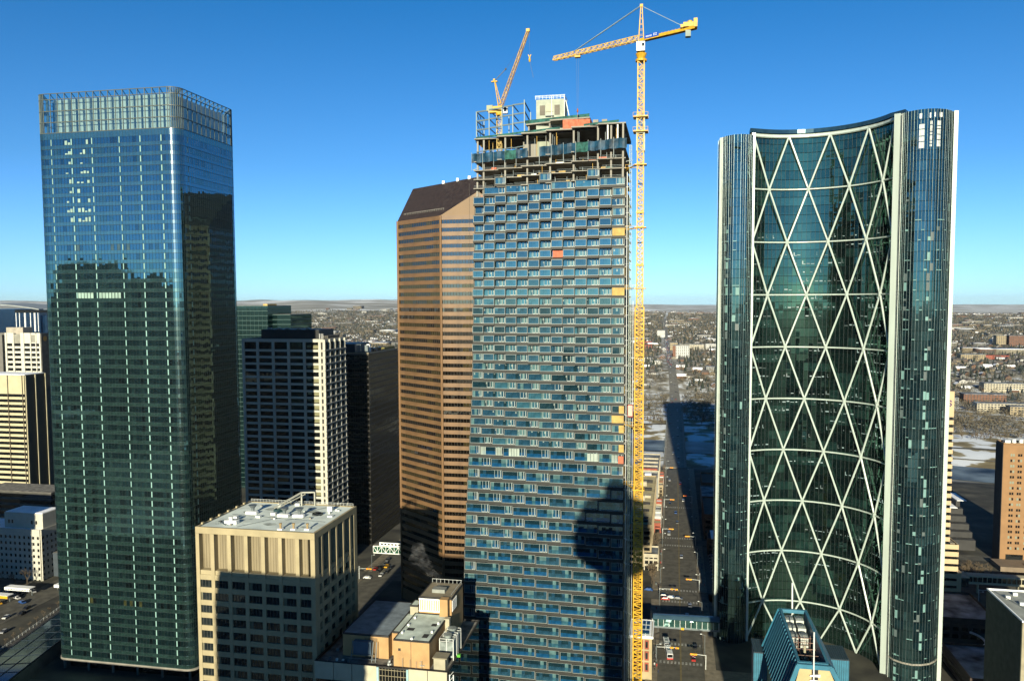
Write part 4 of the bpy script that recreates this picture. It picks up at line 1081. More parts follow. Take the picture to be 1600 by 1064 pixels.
# ================================================================== 5. beige block in front, left of centre
def beige_block():
    x0, x1, y0, y1, zt = -153.2, -111.4, 230.0, 264.0, 87.0
    t = thing('concrete_office_block', ((x0+x1)/2, (y0+y1)/2, 0), 'sand coloured concrete office block with a pale flat roof full of vents', 'office building')
    o = worg(t)
    bc = mat('sand_concrete', (.50, .42, .25), .85, var=.09, scale=.25)
    gl = glass('block_window', (.02, .028, .03), (.5, .6, .62), .14, .03); rib = mat('ribbed_panel', (.34, .28, .17), .7, var=.16, scale=.5, streak=True)
    part('core', MB().box(x0+2.7, x1-2.7, y0+2.7, y1-2.7, 0, 85.5), concdark, t)
    part('roof', MB().box(x0+.5, x1-.5, y0+.5, y1-.5, 85.6, 86.7), mat('roof_membrane', (1.0, 1.1, 1.02), .8, var=.16, scale=.12), t)
    part('roof_fascia', band(MB(), offset([(x0, y0), (x1, y0), (x1, y1), (x0, y1)], -.8), 84.9, 87.0, .8), bc, t)
    nb = 7; bw = (x1-x0)/nb; ne = 6; be = (y1-y0)/ne
    rows = []; z = 71.2
    part('ledge', band(MB(), offset([(x0, y0), (x1, y0), (x1, y1), (x0, y1)], -2.6), 71.2, 72.6, 2.2), bc, t)
    zz = 69.5
    sm = MB(); band(sm, offset([(x0, y0), (x1, y0), (x1, y1), (x0, y1)], -2.6), 0, 1.7, 2.48); sme = sm.mesh('spandrel', bc, (o.x, o.y, 0))
    wv = []
    for v in range(4):
        q = MB(); a0 = 0; w_ = bw-1.3; n = 4
        for i in range(n): q.pane((w_*i/n, 0), (w_*(i+1)/n, 0), 0, 2.55, 0, .003)
        for i in range(1, n): q.box(w_*i/n-.05, w_*i/n+.05, -.08, .0, 0, 2.55, 1)
        if v == 1: q.box(.1, 1.1, -.05, -.02, 0, 2.5, 2)
        wv.append(q.mesh('window', [gl, concdark, mat('blind_olive', (.20, .19, .12), .8)]))
    we = []
    for v in range(3):
        q = MB(); w_ = be-1.3
        for i in range(4): q.pane((0, w_*i/4), (0, w_*(i+1)/4), 0, 2.55, 0, .003)
        we.append(q.mesh('window', [gl]))
    r = 0
    while zz-2.55 > 0:
        for i in range(nb): link('window', random.choice(wv), t, (x0+bw*i+.65-o.x, y0+.5-o.y, zz-2.55))
        for i in range(ne): link('window', random.choice(we), t, (x1-1.0-o.x, y0+be*i+.65-o.y, zz-2.55))
        link('spandrel', sme, t, (0, 0, zz-2.55-1.7)); zz -= 4.25; r += 1
    link('spandrel', sme, t, (0, 0, 69.5))
    for i in range(nb+1):
        xc = x0+bw*i; w_ = 1.25; xa = min(max(xc-w_/2, x0), x1-w_)
        part('pier', MB().box(xa, xa+w_, y0, y0+2.6, 0, 84.95), bc, t)
        part('pier', MB().box(xa, xa+w_, y1-2.6, y1, 0, 84.95), bc, t)
    for i in range(ne+1):
        yc = y0+be*i; w_ = 1.2; ya = min(max(yc-w_/2, y0+1.52 if i == 0 else y0), y1-w_)
        if i == 0: part('pier', MB().box(x1-1.5, x1-.01, y0+.02, y0+3.0, 0, 84.93), bc, t); continue
        if i == ne: ya = y1-w_-.02
        part('pier', MB().box(x1-2.6, x1-.01, ya, ya+w_, 0, 84.93), bc, t)
        part('pier', MB().box(x0+.01, x0+2.6, ya, ya+w_, 0, 84.93), bc, t)
    for i in range(nb):                                    # tall ribbed panels of the plant storey
        xa, xb = x0+bw*i+.66, x0+bw*(i+1)-.66; q = MB(); q.box(xa, xb, y0+2.35, y0+2.6, 72.7, 84.85)
        for j in range(5):
            u = xa+(xb-xa)*j/5; q.box(u+.04, u+(xb-xa)/5-.12, y0+2.2, y0+2.35, 72.8, 84.8)
        part('ribbed_panel', q, rib, t)
    for i in range(ne): part('louvre_panel', MB().box(x1-2.6, x1-2.4, y0+be*i+.7, y0+be*(i+1)-.7, 72.7, 84.85), g_dark, t)
    for i in range(5):
        z = 76+i*1.9; part('lamp', MB().box(x1-2.3, x1-2.0, 233.2, 233.6, z, z+.9), white, t) if i in (0, 1, 3) else None
    # roof plant
    Z = 86.72
    part('plinth', MB().box(-146.2, -141.8, 235.6, 237.6, Z, Z+1.1), white, t)
    part('vent', MB().cyl(-144.3, 236.6, Z+1.1, Z+2.3, .6, .8, 10), whitesteel, t)
    for (x, y) in ((-143.6, 249.4), (-131.0, 248.0), (-125.6, 248.4)):
        part('plinth', MB().box(x-2.0, x+2.0, y-1.4, y+.2, Z, Z+.9), white, t)
        q = MB(); q.cyl(x, y, Z+.9, Z+2.0, .5, .6, 12); q.cyl(x, y, Z+2.0, Z+3.0, .7, 1.5, 12); part('exhaust_fan', q, steelgrey, t)
    for (x, y) in ((-124.5, 232.9), (-120.3, 233.6), (-115.8, 234.2)):
        q = MB(); q.cyl(x, y, Z, Z+1.7, .34, .34, 8); q.cyl(x, y, Z+1.7, Z+2.1, .5, .5, 8); part('vent_pipe', q, mat('pipe_ochre', (.42, .30, .14), .7), t)
        part('plinth', MB().box(x-.8, x+.8, y-.7, y+.7, Z, Z+.4), white, t)
    for (x, y, h) in ((-137.5, 258, 1.6), (-118.5, 257.5, 1.6), (-133, 262, .9), (-115, 250, .5), (-146.5, 243, .7), (-139, 245, .6), (-135.5, 249, .8)):
        part('roof_hatch', MB().box(x-.9, x+.9, y-.7, y+.7, Z, Z+h), whitesteel, t)
    part('skylight', MB().box(-137.5, -134, 252.5, 255, Z, Z+.8), g_teal, t)
    part('skylight', MB().box(-122, -118.8, 250.5, 252.5, Z, Z+.8), g_dark, t)
    q = MB()
    for i in range(9):
        q.bar((-148.5+i*.5, 234.5+i*.5, Z), (-148.5+i*.5, 234.5+i*.5, Z+1.1), .09)
    q.bar((-148.5, 234.5, Z+1.1), (-144.5, 238.5, Z+1.1), .1); q.bar((-149, 237, Z+.4), (-144, 233, Z+.4), .2); q.bar((-149, 239, Z+.5), (-140, 241, Z+.5), .14)
    part('pipework', q, steelgrey, t)
    q = MB()
    for i in range(34):
        f = i/33; q.bar((x0+1+f*(x1-x0-2), y1-.6, 87), (x0+1+f*(x1-x0-2), y1-.6, 88), .05)
    q.bar((x0+1, y1-.6, 88), (x1-1, y1-.6, 88), .07); q.bar((x0+1, y1-.6, 87.5), (x1-1, y1-.6, 87.5), .05)
    part('guard_rail', q, whitesteel, t)
    q = MB(); q.bar((-137.5, 253, 88), (-131.5, 262, 91.6), .5); q.bar((-131.5, 262, 91.6), (-127, 263.2, 91.6), .45); q.bar((-127, 263.2, 91.6), (-127, 263.2, Z), .5); q.bar((-131.5, 262, 91.6), (-131.5, 262, Z), .5)
    q.bar((-136.9, 254, 87.6), (-130.6, 263, 90.8), .3)
    part('crane_davit', q, mat('davit_pale', (.5, .5, .42), .7), t)
    for y in (233, 238, 243, 248.5, 254, 259): part('davit_base', MB().box(x0+.2, x0+.8, y, y+1, 87, 87.6), bc, t)
    for i in range(14):
        x = random.uniform(-149, -115); y = random.uniform(233, 261); h = random.uniform(.25, .7)
        part('roof_curb', MB().box(x-.35, x+.35, y-.3, y+.3, Z, Z+h), random.choice((whitesteel, steelgrey, concrete)), t)
    st_ = mat('roof_stain', (.50, .55, .50), .95, var=.4, scale=.3)
    for (x, y, r0) in ((-139, 256, 3.2), (-124, 255, 2.4), (-146, 251, 2.0), (-118, 237, 1.6), (-131, 238, 2.3)):
        q = MB(); q.poly([(x+r0*random.uniform(.7, 1.2)*math.cos(a_*.524), y+r0*.7*random.uniform(.6, 1.2)*math.sin(a_*.524), Z+.005) for a_ in range(12)]); part('puddle_stain', q, st_, t)
    for y in (238, 246.5, 255): part('membrane_seam', MB().box(x0+.8, x1-.8, y, y+.12, Z, Z+.03), st_, t)
    q = MB()
    for (xa, ya, xb, yb) in ((-150, 247, -114, 243.5), (-140, 233, -121, 262), (-128, 243, -119, 251)): q.bar((xa, ya, Z+.06), (xb, yb, Z+.06), .25, .1)
    part('roof_conduit', q, steelgrey, t)
beige_block()
# ================================================================== 6. office tower with pale grid (mostly in shade)
def pale_grid():
    x0, x1, y0, y1, zt = -246.2, -195.6, 420.0, 449.0, 139.0
    t = thing('pale_grid_tower', ((x0+x1)/2, (y0+y1)/2, 0), 'white gridded office tower half in shade, just right of the rounded glass tower', 'office building')
    o = worg(t); wm = mat('pale_concrete', (.64, .62, .52), .8, var=.06, scale=.2)
    gl = glass('grid_window', (.010, .012, .012), (.5, .6, .6), .09, .03); bl = mat('blind_khaki', (.24, .23, .12), .8)
    part('core', MB().box(x0+1, x1-1.2, y0+1, y1-1, 0, zt-.6), concdark, t)
    part('roof', MB().box(x0+.6, x1-.8, y0+.6, y1-.6, zt-.6, zt-.3), roofdark, t)
    part('parapet', band(MB(), offset([(x0, y0), (x1, y0), (x1, y1), (x0, y1)], -1.0), 137.2, 139.0, 1.0), wm, t)
    bays = [x0+.8, -236.4, -226.7, -217.1, -207.4, -197.9]
    q = band(MB(), offset([(x0, y0), (x1, y0), (x1, y1), (x0, y1)], -1.0), 0, 1.32, .9); sm = q.mesh('spandrel', wm, (o.x, o.y, 0))
    ledge = MB().box(x1-.98, x1+1.1, y0-.6, y1+.9, .75, 1.2).mesh('ledge', wm, (o.x, o.y, 0))
    wv = []
    for v in range(6):
        q = MB(); w_ = 9.65-1.6
        for i in range(6): q.pane((w_*i/6, 0), (w_*(i+1)/6, 0), 0, 2.5, 0, .003)
        if v > 2: q.box(w_*.55, w_*.98, -.04, -.01, .5, 2.5, 1)
        if v > 3: q.box(w_*.1, w_*.4, -.04, -.01, 1.2, 2.5, 1)
        wv.append(q.mesh('window', [gl, bl]))
    ev = []
    for v in range(2):
        q = MB(); w_ = 7
        for i in range(4): q.pane((0, w_*i/4), (0, w_*(i+1)/4), 0, 2.5, 0, .003)
        q.box(-.02, .05, 4.6, 5.2, 0, 2.5, 1); ev.append(q.mesh('window', [gl, mat('brown_panel', (.16, .10, .07), .7)]))
    z = 133.7-1.32-.7; first = True
    while z > 0:
        link('spandrel', sm, t, (0, 0, z)); link('ledge', ledge, t, (0, 0, z))
        for i in range(5): link('window', random.choice(wv if i > 3 else wv[:3]), t, (bays[i]+.8-o.x, y0+.5-o.y, z+1.32))
        for i in range(4): link('window', random.choice(ev), t, (x1-.5-o.x, y0+.2+7.2*i-o.y, z+1.32))
        z -= 3.85
    for i in range(5): part('window', MB().box(bays[i]+.8, bays[i+1]-.8, y0+.5, y0+.6, 133, 137.2), gl, t)
    for i in range(4): part('window', MB().box(x1-.6, x1-.5, y0+.2+7.2*i, y0+7.2*i+7, 133, 137.2), gl, t)
    for x in bays: part('pier', MB().box(x-.78, x+.78, y0-.12, y0+.6, 0, 138.9), wm, t)
    for y in (y0+.5, y0+7.4, y0+14.4, y0+21.6, y1-.5): part('fin', MB().box(x1-.5, x1+.95, y-.42, y+.42, 0, 138.7), wm, t)
    part('plant_room', MB().box(-236, -200, 424, 444, zt-.3, 144.2), mat('plant_black', (.02, .022, .022), .6), t)
    for x in (-232, -226, -221, -214, -208): part('exhaust', MB().box(x-1, x+1, 426, 428, 144.2, 145.1), steelgrey, t)
    for x in (-199.3, -198.2, -197.2): part('antenna', MB().bar((x, 423, 139), (x, 423, 142), .18), white, t)
    part('plant_room', MB().box(-199.8, -196.4, 428, 444, 139, 140.6), concdark, t)
pale_grid()
# ================================================================== 7. dark tower right of it
def dark_tower():
    x0, x1, y0, y1, zt = -247, -195.0, 486.0, 542.0, 127.2
    t = thing('dark_bronze_tower', ((x0+x1)/2, (y0+y1)/2, 0), 'almost black bronze glass tower between the white gridded tower and the granite tower', 'office building')
    o = worg(t)
    gl = glass('black_glass', (.010, .010, .008), (.50, .52, .46), .26, .02); m = mat('black_frame', (.022, .020, .016), .5)
    pts = path_split([(x0, y0), (x1, y0), (x1, y1), (x0, y1)], 1.6); v = []
    for k in range(3):
        mb = MB()
        for i in range(len(pts)): mb.pane(pts[i], pts[(i+1) % len(pts)], 0, 3.8, 0, .005)
        v.append(mb.mesh('window_band', gl, (o.x, o.y, 0)))
    rg = band(MB(), [(x0, y0), (x1, y0), (x1, y1), (x0, y1)], -.6, .5, .06).mesh('spandrel', m, (o.x, o.y, 0))
    z = 0; k = 0
    while z < 125: link('window_band', v[k % 3], t, (0, 0, z)); link('spandrel', rg, t, (0, 0, z)); z += 3.8; k += 1
    part('core', MB().box(x0+.4, x1-.4, y0+.4, y1-.4, 0, 126.5), concdark, t)
    q = MB()
    for (x, y) in offset(pts, .12): q.bar((x, y, 0), (x, y, 126.6), .16)
    part('mullion', q, m, t, kind='stuff')
    part('parapet', band(MB(), [(x0, y0), (x1, y0), (x1, y1), (x0, y1)], 126.3, 127.2, .2), mat('parapet_tan', (.30, .27, .19), .6), t)
    part('roof', MB().box(x0+.3, x1-.3, y0+.3, y1-.3, 126.5, 126.9), roofdark, t)
    part('plant_room', MB().box(x0+4, -206, 490, 515, 126.9, 132.5), mat('plant_blue_black', (.02, .03, .045), .5), t)
    q = MB()
    for i in range(4): q.bar((-206, 490, 127.6+i*1.5), (-202, 490.5, 127.6+i*1.5), .16)
    q.bar((-202, 490.5, 127), (-202.5, 490.5, 132.5), .2); q.bar((-206, 490, 127), (-206, 490, 132.5), .2); part('louvre_frame', q, steelgrey, t)
    for (x, y, h, m_) in ((-198.5, 492, 4.8, steelgrey), (-200.5, 500, 5, white), (-198.5, 505, 2.2, g_dark), (-197.5, 512, 2.5, g_dark)): part('air_unit', MB().box(x-1, x+1, y-1.2, y+1.2, 126.9, 126.9+h), m_, t)
    part('plant_room', MB().box(-200, -197, 520, 540, 126.9, 128.6), mat('olive_roof', (.22, .20, .06), .8), t)
dark_tower()
# ================================================================== 8. distant buildings behind and at the left edge
def banded(label, x0, x1, y0, y1, z1, fh, bandm, glm, bh=1.2, name='office_building', cat='office building', proud=.3):
    t = thing(name, ((x0+x1)/2, (y0+y1)/2, 0), label, cat); o = worg(t)
    part('glazing', MB().box(x0, x1, y0, y1, 0, z1-.2), glm, t)
    rg = band(MB(), [(x0, y0), (x1, y0), (x1, y1), (x0, y1)], 0, bh, proud).mesh('spandrel', bandm, (o.x, o.y, 0))
    z = z1-bh
    while z > 0: link('spandrel', rg, t, (0, 0, z)); z -= fh
    part('roof', MB().box(x0+.2, x1-.2, y0+.2, y1-.2, z1-.2, z1+.1), roofgrey, t)
    return t
gb = glass('green_block_glass', (.008, .024, .024), (.3, .55, .55), .18, .03); gbb = mat('green_block_band', (.06, .12, .11), .5)
t = banded('dark green glass block with fine pale floor lines showing above the white gridded tower', -390, -338.7, 620, 662, 157, 4.1, gbb, gb, .45, proud=.15)
part('roof_box', MB().box(-345, -341, 624, 640, 157, 158.6), MATS['yellow_sheathing'], t)
q = MB()
for i in range(14): q.bar((-388+i*3.7, 619.8, 60), (-388+i*3.7, 619.8, 157), .12)
part('mullion', q, gbb, t, kind='stuff')
banded('lower step of the green glass block, with bare distant suburb to its right', -338.6, -322, 628, 668, 149.5, 4.1, gbb, gb, .5, proud=.1)
# beige striped tower at left edge
bcream = mat('cream_cladding', (.62, .56, .36), .8, var=.07, scale=.2)
t = banded('cream tower with dark window stripes at the left edge, below the white one', -520, -450.2, 480, 499.5, 109, 3.8, bcream, g_dark, 1.75)
o = worg(t)
part('upper_wall', MB().box(-520, -449.9, 479.65, 499.8, 97.6, 109.2), bcream, t)
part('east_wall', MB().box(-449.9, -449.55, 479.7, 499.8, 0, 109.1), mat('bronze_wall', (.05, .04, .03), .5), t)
for x in (-493, -463.5, -451.5): part('seam', MB().box(x, x+.5, 479.2, 479.62, 0, 109.2), mat('seam_brown', (.12, .10, .07), .7), t)
for y in (480, 488.8, 498): part('east_pier', MB().box(-449.5, -448.9, y, y+.7, 0, 109.1), bcream, t)
part('roof', MB().box(-519, -450.5, 481, 499, 109.25, 109.6), snow, t)
# white tower above it
wm = mat('white_cladding', (.72, .70, .60), .8, var=.05)
t = thing('white_office_tower', (-525, 570, 0), 'white concrete tower with small dark windows and a round gold emblem, far left edge', 'office building')
part('core', MB().box(-545, -508, 560.6, 578, 0, 134), g_dark, t)
part('west_wing', MB().box(-560, -541.4, 561, 578, 0, 135.4), mat('grey_concrete_wing', (.20, .19, .17), .8), t)
for x0_, x1_ in ((-541.3, -539.6), (-534.3, -532.7), (-526.4, -523.2), (-517.6, -516.6), (-512.4, -511.6), (-508.8, -507.6)): part('pier', MB().box(x0_, x1_, 559.4, 560.5, 0, 135.6), wm, t)
z = 127
part('upper_wall', MB().box(-541.3, -534.3, 559.9, 560.5, 127, 135.6), wm, t); part('upper_wall', MB().box(-523.2, -507.6, 559.9, 560.5, 127, 135.6), wm, t); part('upper_wall', MB().box(-532.7, -526.4, 559.95, 560.5, 127, 134.6), mat('louvre_grey', (.36, .35, .29), .8), t)
part('louvre', MB().box(-516.4, -512.6, 559.7, 559.88, 128, 134), MATS['louvre_grey'], t)
while z > 85:
    z -= 4.05
    part('spandrel', MB().box(-541.3, -507.7, 559.9, 560.5, z, z+1.7), wm, t)
part('roof_box', MB().box(-542, -526, 562, 572, 134, 140), mat('roof_box_tan', (.5, .45, .36), .8), t)
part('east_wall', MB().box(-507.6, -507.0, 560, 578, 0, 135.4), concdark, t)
em = MB()
for i in range(16):
    t0, t1 = 2*math.pi*i/16, 2*math.pi*(i+1)/16; em.poly([(-506.9, 563.8, 131), (-506.9, 563.8+2.2*math.cos(t0), 131+2.2*math.sin(t0)), (-506.9, 563.8+2.2*math.cos(t1), 131+2.2*math.sin(t1))])
part('round_emblem', em, mat('emblem_gold', (.45, .24, .03), .5), t)
# blue glass building with a curved roof
t = thing('blue_glass_building', (-665, 720, 0), 'dark blue glass building with a low curved roof on the skyline at far left', 'office building')
part('glazing', MB().box(-700, -634, 700, 740, 0, 150), glass('deep_blue_glass', (.012, .035, .08), (.3, .5, .8), .2, .03), t)
part('side_wing', MB().box(-634, -628.5, 703, 740, 0, 147), MATS['deep_blue_glass'], t)
rf = MB(); pr_ = None
for i in range(13):
    x = -706+i*6.1; z = 159.5-((x+700)/70)**2*6.0 if x > -690 else 159.4
    if pr_: rf.poly([(pr_[0], 697, pr_[1]), (x, 697, z), (x, 742, z+.6), (pr_[0], 742, pr_[1]+.6)]); rf.poly([(pr_[0], 697, pr_[1]-1), (x, 697, z-1), (x, 697, z), (pr_[0], 697, pr_[1])])
    pr_ = (x, z)
part('curved_roof', rf, mat('roof_pale_metal', (.4, .43, .42), .5), t)
part('upper_glazing', MB().prism([(-700, 700.2), (-664, 700.2), (-664, 738), (-700, 738)], 150, 154), MATS['deep_blue_glass'], t)
part('upper_glazing', MB().box(-664, -636, 700.2, 738, 150, 153), g_dark, t)
for x in (-662, -658, -652, -651, -645, -640.5, -639.5, -636): part('fin', MB().box(x, x+.5, 699, 699.95, 131, 150), white, t)
# pair of dark blocks in the shade, left edge
banded('dark glass block standing in shade behind the white small-windowed building at left', -440, -387, 430, 450, 40, 3.8, concdark, g_dark, 1.5)
banded('taller black glass block touching the foot of the rounded tower, left edge in shade', -386.5, -372, 440, 470, 42, 3.8, mat('black_frame', (.02, .02, .02)), g_dark, 1.0)
# white building with small windows
wsm = mat('whitewashed_wall', (.64, .62, .52), .85, var=.06, scale=.3)
t = gridtower('white walled block with rows of small square windows, lower left beside the glass tower', 'office building', -432, -357.4, 388, 407, 29.3, 3.6, 1.9, 3.1, 1.75, .25, wsm, g_dark, snow, z0=0, name='white_wall_building', pierproud=.24, faces='SE', parapet=.5)
part('upper_storey', MB().box(-384, -358.2, 391, 405, 29.3, 38.2), wsm, t)
part('upper_roof', MB().box(-383.5, -358.7, 391.5, 404.5, 38.2, 38.6), snow, t)
for x in (-381.5, -379.2, -363, -366): part('window', MB().box(x, x+1, 390.85, 390.97, 32, 34), g_dark, t)
banded('low slate blue box wall beside the white small-windowed building', -357, -340, 396, 420, 14, 20, mat('slate_wall', (.06, .08, .10), .7), mat('slate_wall2', (.06, .08, .10), .7), .6)
# ================================================================== 9. low building bottom centre
def low_building():
    x0, x1, y0, y1, z = -111.0, -67.2, 227.2, 268.0, 47.0
    t = thing('low_office_building', ((x0+x1)/2, (y0+y1)/2, 0), 'low cream walled building with orange penthouses and cooling towers on its roof, bottom centre', 'building')
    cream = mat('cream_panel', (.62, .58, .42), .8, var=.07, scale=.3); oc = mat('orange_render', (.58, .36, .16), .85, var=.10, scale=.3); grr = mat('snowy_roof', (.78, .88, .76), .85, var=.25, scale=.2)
    part('core', MB().box(x0+.4, x1-.4, y0+.5, y1, 0, 46.2), g_dark, t)
    part('roof', MB().box(x0+.5, x1-.5, y0+.8, y1, 46.2, 46.5), roofgrey, t)
    for xa, xb in ((-111, -104.6), (-104.5, -98.4), (-98.3, -90.2), (-79.8, -73.7), (-73.6, -67.4)):
        part('cream_panel', MB().box(xa+.05, xb-.05, y0, y0+.5, 41.3, 46.9), cream, t)
    z_ = 41.2
    for xa in (-90.1, -80.4): part('teal_pilaster', MB().box(xa, xa+.7, y0-.3, y0+.5, 0, 46.8), mat('pilaster_teal', (.42, .66, .68), .5), t)
    gr = MB()
    for i in range(9): gr.box(-89.4+i*1.0, -89.28+i*1.0, y0+.1, y0+.3, 30, 46.4)
    for i in range(9): gr.box(-89.4, -80.4, y0+.05, y0+.1, 45.9-i*1.9, 46.1-i*1.9)
    part('window_grid', gr, mat('grid_tan', (.32, .28, .18), .6), t)
    part('parapet', band(MB(), offset([(x0, y0), (x1, y0), (x1, y1), (x0, y1)], -.45), 46.5, 47.0, .43), roofdark, t)
    q = MB()
    for d_ in (.5, 1.2): q.bar((x0+d_, y0+1, 47.1), (x0+d_, y1-1, 47.1), .18)
    part('roof_pipe', q, mat('copper_pipe', (.30, .14, .05), .4, .5), t)
    def pent(name, xa, xb, ya, yb, zb, wallm, roofm):
        p = part(name, MB().box(xa, xb, ya, yb, 46.5, zb-.35), wallm, t)
        part('roof', MB().box(xa+.3, xb-.3, ya+.3, yb-.3, zb-.35, zb-.1), roofm, p)
        part('roof_edge', band(MB(), offset([(xa, ya), (xb, ya), (xb, yb), (xa, yb)], -.3), zb-.5, zb, .38), roofdark, p); return p
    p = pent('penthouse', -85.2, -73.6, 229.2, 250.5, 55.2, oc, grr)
    part('wall_seam', MB().box(-79.6, -79.5, 229.12, 229.19, 46.6, 54.8), roofdark, p); part('wall_vent', MB().box(-83.7, -82.9, 229.1, 229.19, 51.6, 52.4), roofdark, p)
    for (x, y) in ((-84, 234), (-84, 240), (-83.8, 246), (-74.8, 236), (-74.8, 243), (-79.5, 230)): part('roof_vent', MB().box(x-.3, x+.3, y-.3, y+.3, 55.1, 55.7), white, p)
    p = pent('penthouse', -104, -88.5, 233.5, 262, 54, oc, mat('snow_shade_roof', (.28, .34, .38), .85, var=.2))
    part('wall_panel', MB().box(-96.5, -92.2, 233.38, 233.48, 46.6, 53), mat('panel_brown', (.3, .2, .1), .8), p)
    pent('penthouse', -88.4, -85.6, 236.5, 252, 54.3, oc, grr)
    pent('stair_head', -87.2, -84.4, 251, 256, 57.5, mat('stair_cream', (.52, .48, .34), .8), grr)
    p = pent('penthouse', -84.2, -72.8, 251.5, 266, 60.5, oc, mat('tan_roof', (.36, .30, .20), .85))
    q = MB()
    for i in range(15): q.box(-84+i*.62, -83.75+i*.62, 251.3, 251.45, 55.8, 59.6)
    q.box(-84.2, -75.4, 251.28, 251.46, 59.6, 60); q.box(-84.2, -75.4, 251.28, 251.46, 55.5, 55.9)
    for i in range(5): q.box(-72.75, -72.6, 252+i*1.2, 252.4+i*1.2, 55.8, 59.6)
    part('white_louvre', q, white, p)
    part('chimney_stack', MB().box(-76.2, -73.4, 248.8, 251.4, 55.2, 61), oc, t)
    part('chimney_stack', MB().box(-74.0, -72.2, 246.5, 248.5, 46.5, 55.5), MATS['stair_cream'], t)
    part('exhaust_duct', MB().box(-81, -76.5, 256, 259, 60.4, 61.6), mat('duct_grey', (.4, .42, .38), .5, .3), t)
    q = MB()
    for i in range(8): q.bar((-83.8+i*1.5, 265.6, 60.5), (-83.8+i*1.5, 265.6, 61.8), .08)
    q.bar((-83.8, 265.6, 61.8), (-73, 265.6, 61.8), .09); q.bar((-73, 252, 61.8), (-73, 265.6, 61.8), .09); part('guard_rail', q, whitesteel, t)
    for i in range(10):
        x = random.choice((random.uniform(-108, -104.5), random.uniform(-88, -86), random.uniform(-110, -96))); y = random.uniform(228.8, 232)
        part('roof_curb', MB().box(x-.3, x+.3, y-.3, y+.3, 46.5, 46.5+random.uniform(.3, .9)), random.choice((whitesteel, steelgrey)), t)
    part('tar_patch', MB().box(-83.6, -81.2, 236.5, 238.5, 55.1, 55.13), roofdark, t); part('tar_patch', MB().box(-77, -75.2, 232, 234.8, 55.1, 55.13), roofdark, t); part('tar_patch', MB().box(-76.8, -75, 241, 243, 55.1, 55.13), roofdark, t)
    part('roof_duct', MB().box(-107.5, -106.4, 236, 262, 46.5, 47.5), steelgrey, t)
    # cooling towers
    for i, y in enumerate((236.2, 241.4)):
        c = part('cooling_tower', MB().box(-72.4, -67.9, y, y+3.8, 47.4, 52.3), mat('galvanised', (.38, .44, .42), .5, .3, var=.25, scale=.6), t)
        q = MB()
        for xx in (-72.4, -70.1, -67.9):
            for yy in (y, y+3.8): q.bar((xx, yy, 46.5), (xx, yy, 53.4), .2)
        for zz in (52.6, 53.4):
            q.bar((-72.4, y, zz), (-67.9, y, zz), .12); q.bar((-67.9, y, zz), (-67.9, y+3.8, zz), .12); q.bar((-72.4, y, zz), (-72.4, y+3.8, zz), .12); q.bar((-72.4, y+3.8, zz), (-67.9, y+3.8, zz), .12)
        part('frame', q, whitesteel, c)
        q = MB(); q.cyl(-70.2, y+1.9, 52.3, 53.6, 1.2, 1.0, 14); q.cyl(-70.2, y+1.9, 53.6, 54.2, 1.3, 1.4, 14); part('fan_cowl', q, MATS['galvanised'], c)
    p = part('roof_shed', MB().box(-72.3, -68.6, 229.4, 232.8, 46.5, 50.0), MATS['stair_cream'], t); part('shed_roof', MB().box(-72.6, -68.0, 229.1, 233.3, 50.0, 50.35), mat('shed_roof_tan', (.33, .29, .2), .9), p)
    q = MB()
    for i in range(7): q.bar((-76.3+i*.3, 228.4+i*1.2, 47.8), (-75.2+i*.3, 228.4+i*1.2, 47.8), .1)
    q.bar((-76.4, 228.2, 47.8), (-74.2, 237, 47.8), .15); q.bar((-75.3, 228.2, 47.8), (-73.1, 237, 47.8), .15); q.bar((-76.4, 228.2, 48.9), (-74.2, 237, 48.9), .08)
    part('catwalk', q, whitesteel, t)
    for x in (-86.5, -82, -79.6, -77.6, -75.8): part('aerial', MB().bar((x, 228.2, 46.8), (x, 228.2, 48.8+random.random()), .1), steelgrey, t)
    p = part('window_rig', MB().box(-99.5, -93.5, 231.2, 232.8, 48.2, 52.5), mat('rig_blue', (.10, .16, .22), .6), t)
    q = MB()
    for x in (-100, -93, -91.8): q.bar((x, 230.4, 46.5), (x, 232, 52.4), .18)
    q.bar((-101.5, 230.3, 47.4), (-92, 230.3, 47.4), .2); q.bar((-100, 230.5, 48.6), (-93, 230.5, 48.6), .25); part('frame', q, steelgrey, p)
    # netted service frame at the right end
    q = MB()
    for x in (-66.8, -65.6): q.bar((x, 228, 0), (x, 228, 46), .28)
    for z_ in range(2, 46, 3): q.bar((-66.8, 228, z_), (-65.6, 228, z_+1.5), .1); q.bar((-66.8, 228, z_+1.5), (-65.6, 228, z_+3), .1)
    part('scaffold_tower', q, whitesteel, t)
    part('rooftop_crate', MB().box(-67.3, -66.2, 238, 239, 46.9, 47.7), mat('bright_green', (.12, .5, .05), .6), t)
low_building()
banded('narrow dark green building squeezed beside the foot of the unfinished tower', -66.9, -61, 231, 262, 22, 3.6, concdark, g_teal, .6)
banded('black service block in shade behind the low cream building', -130, -80, 284, 330, 16, 4, concdark, g_dark, 1.2)
q = MB()
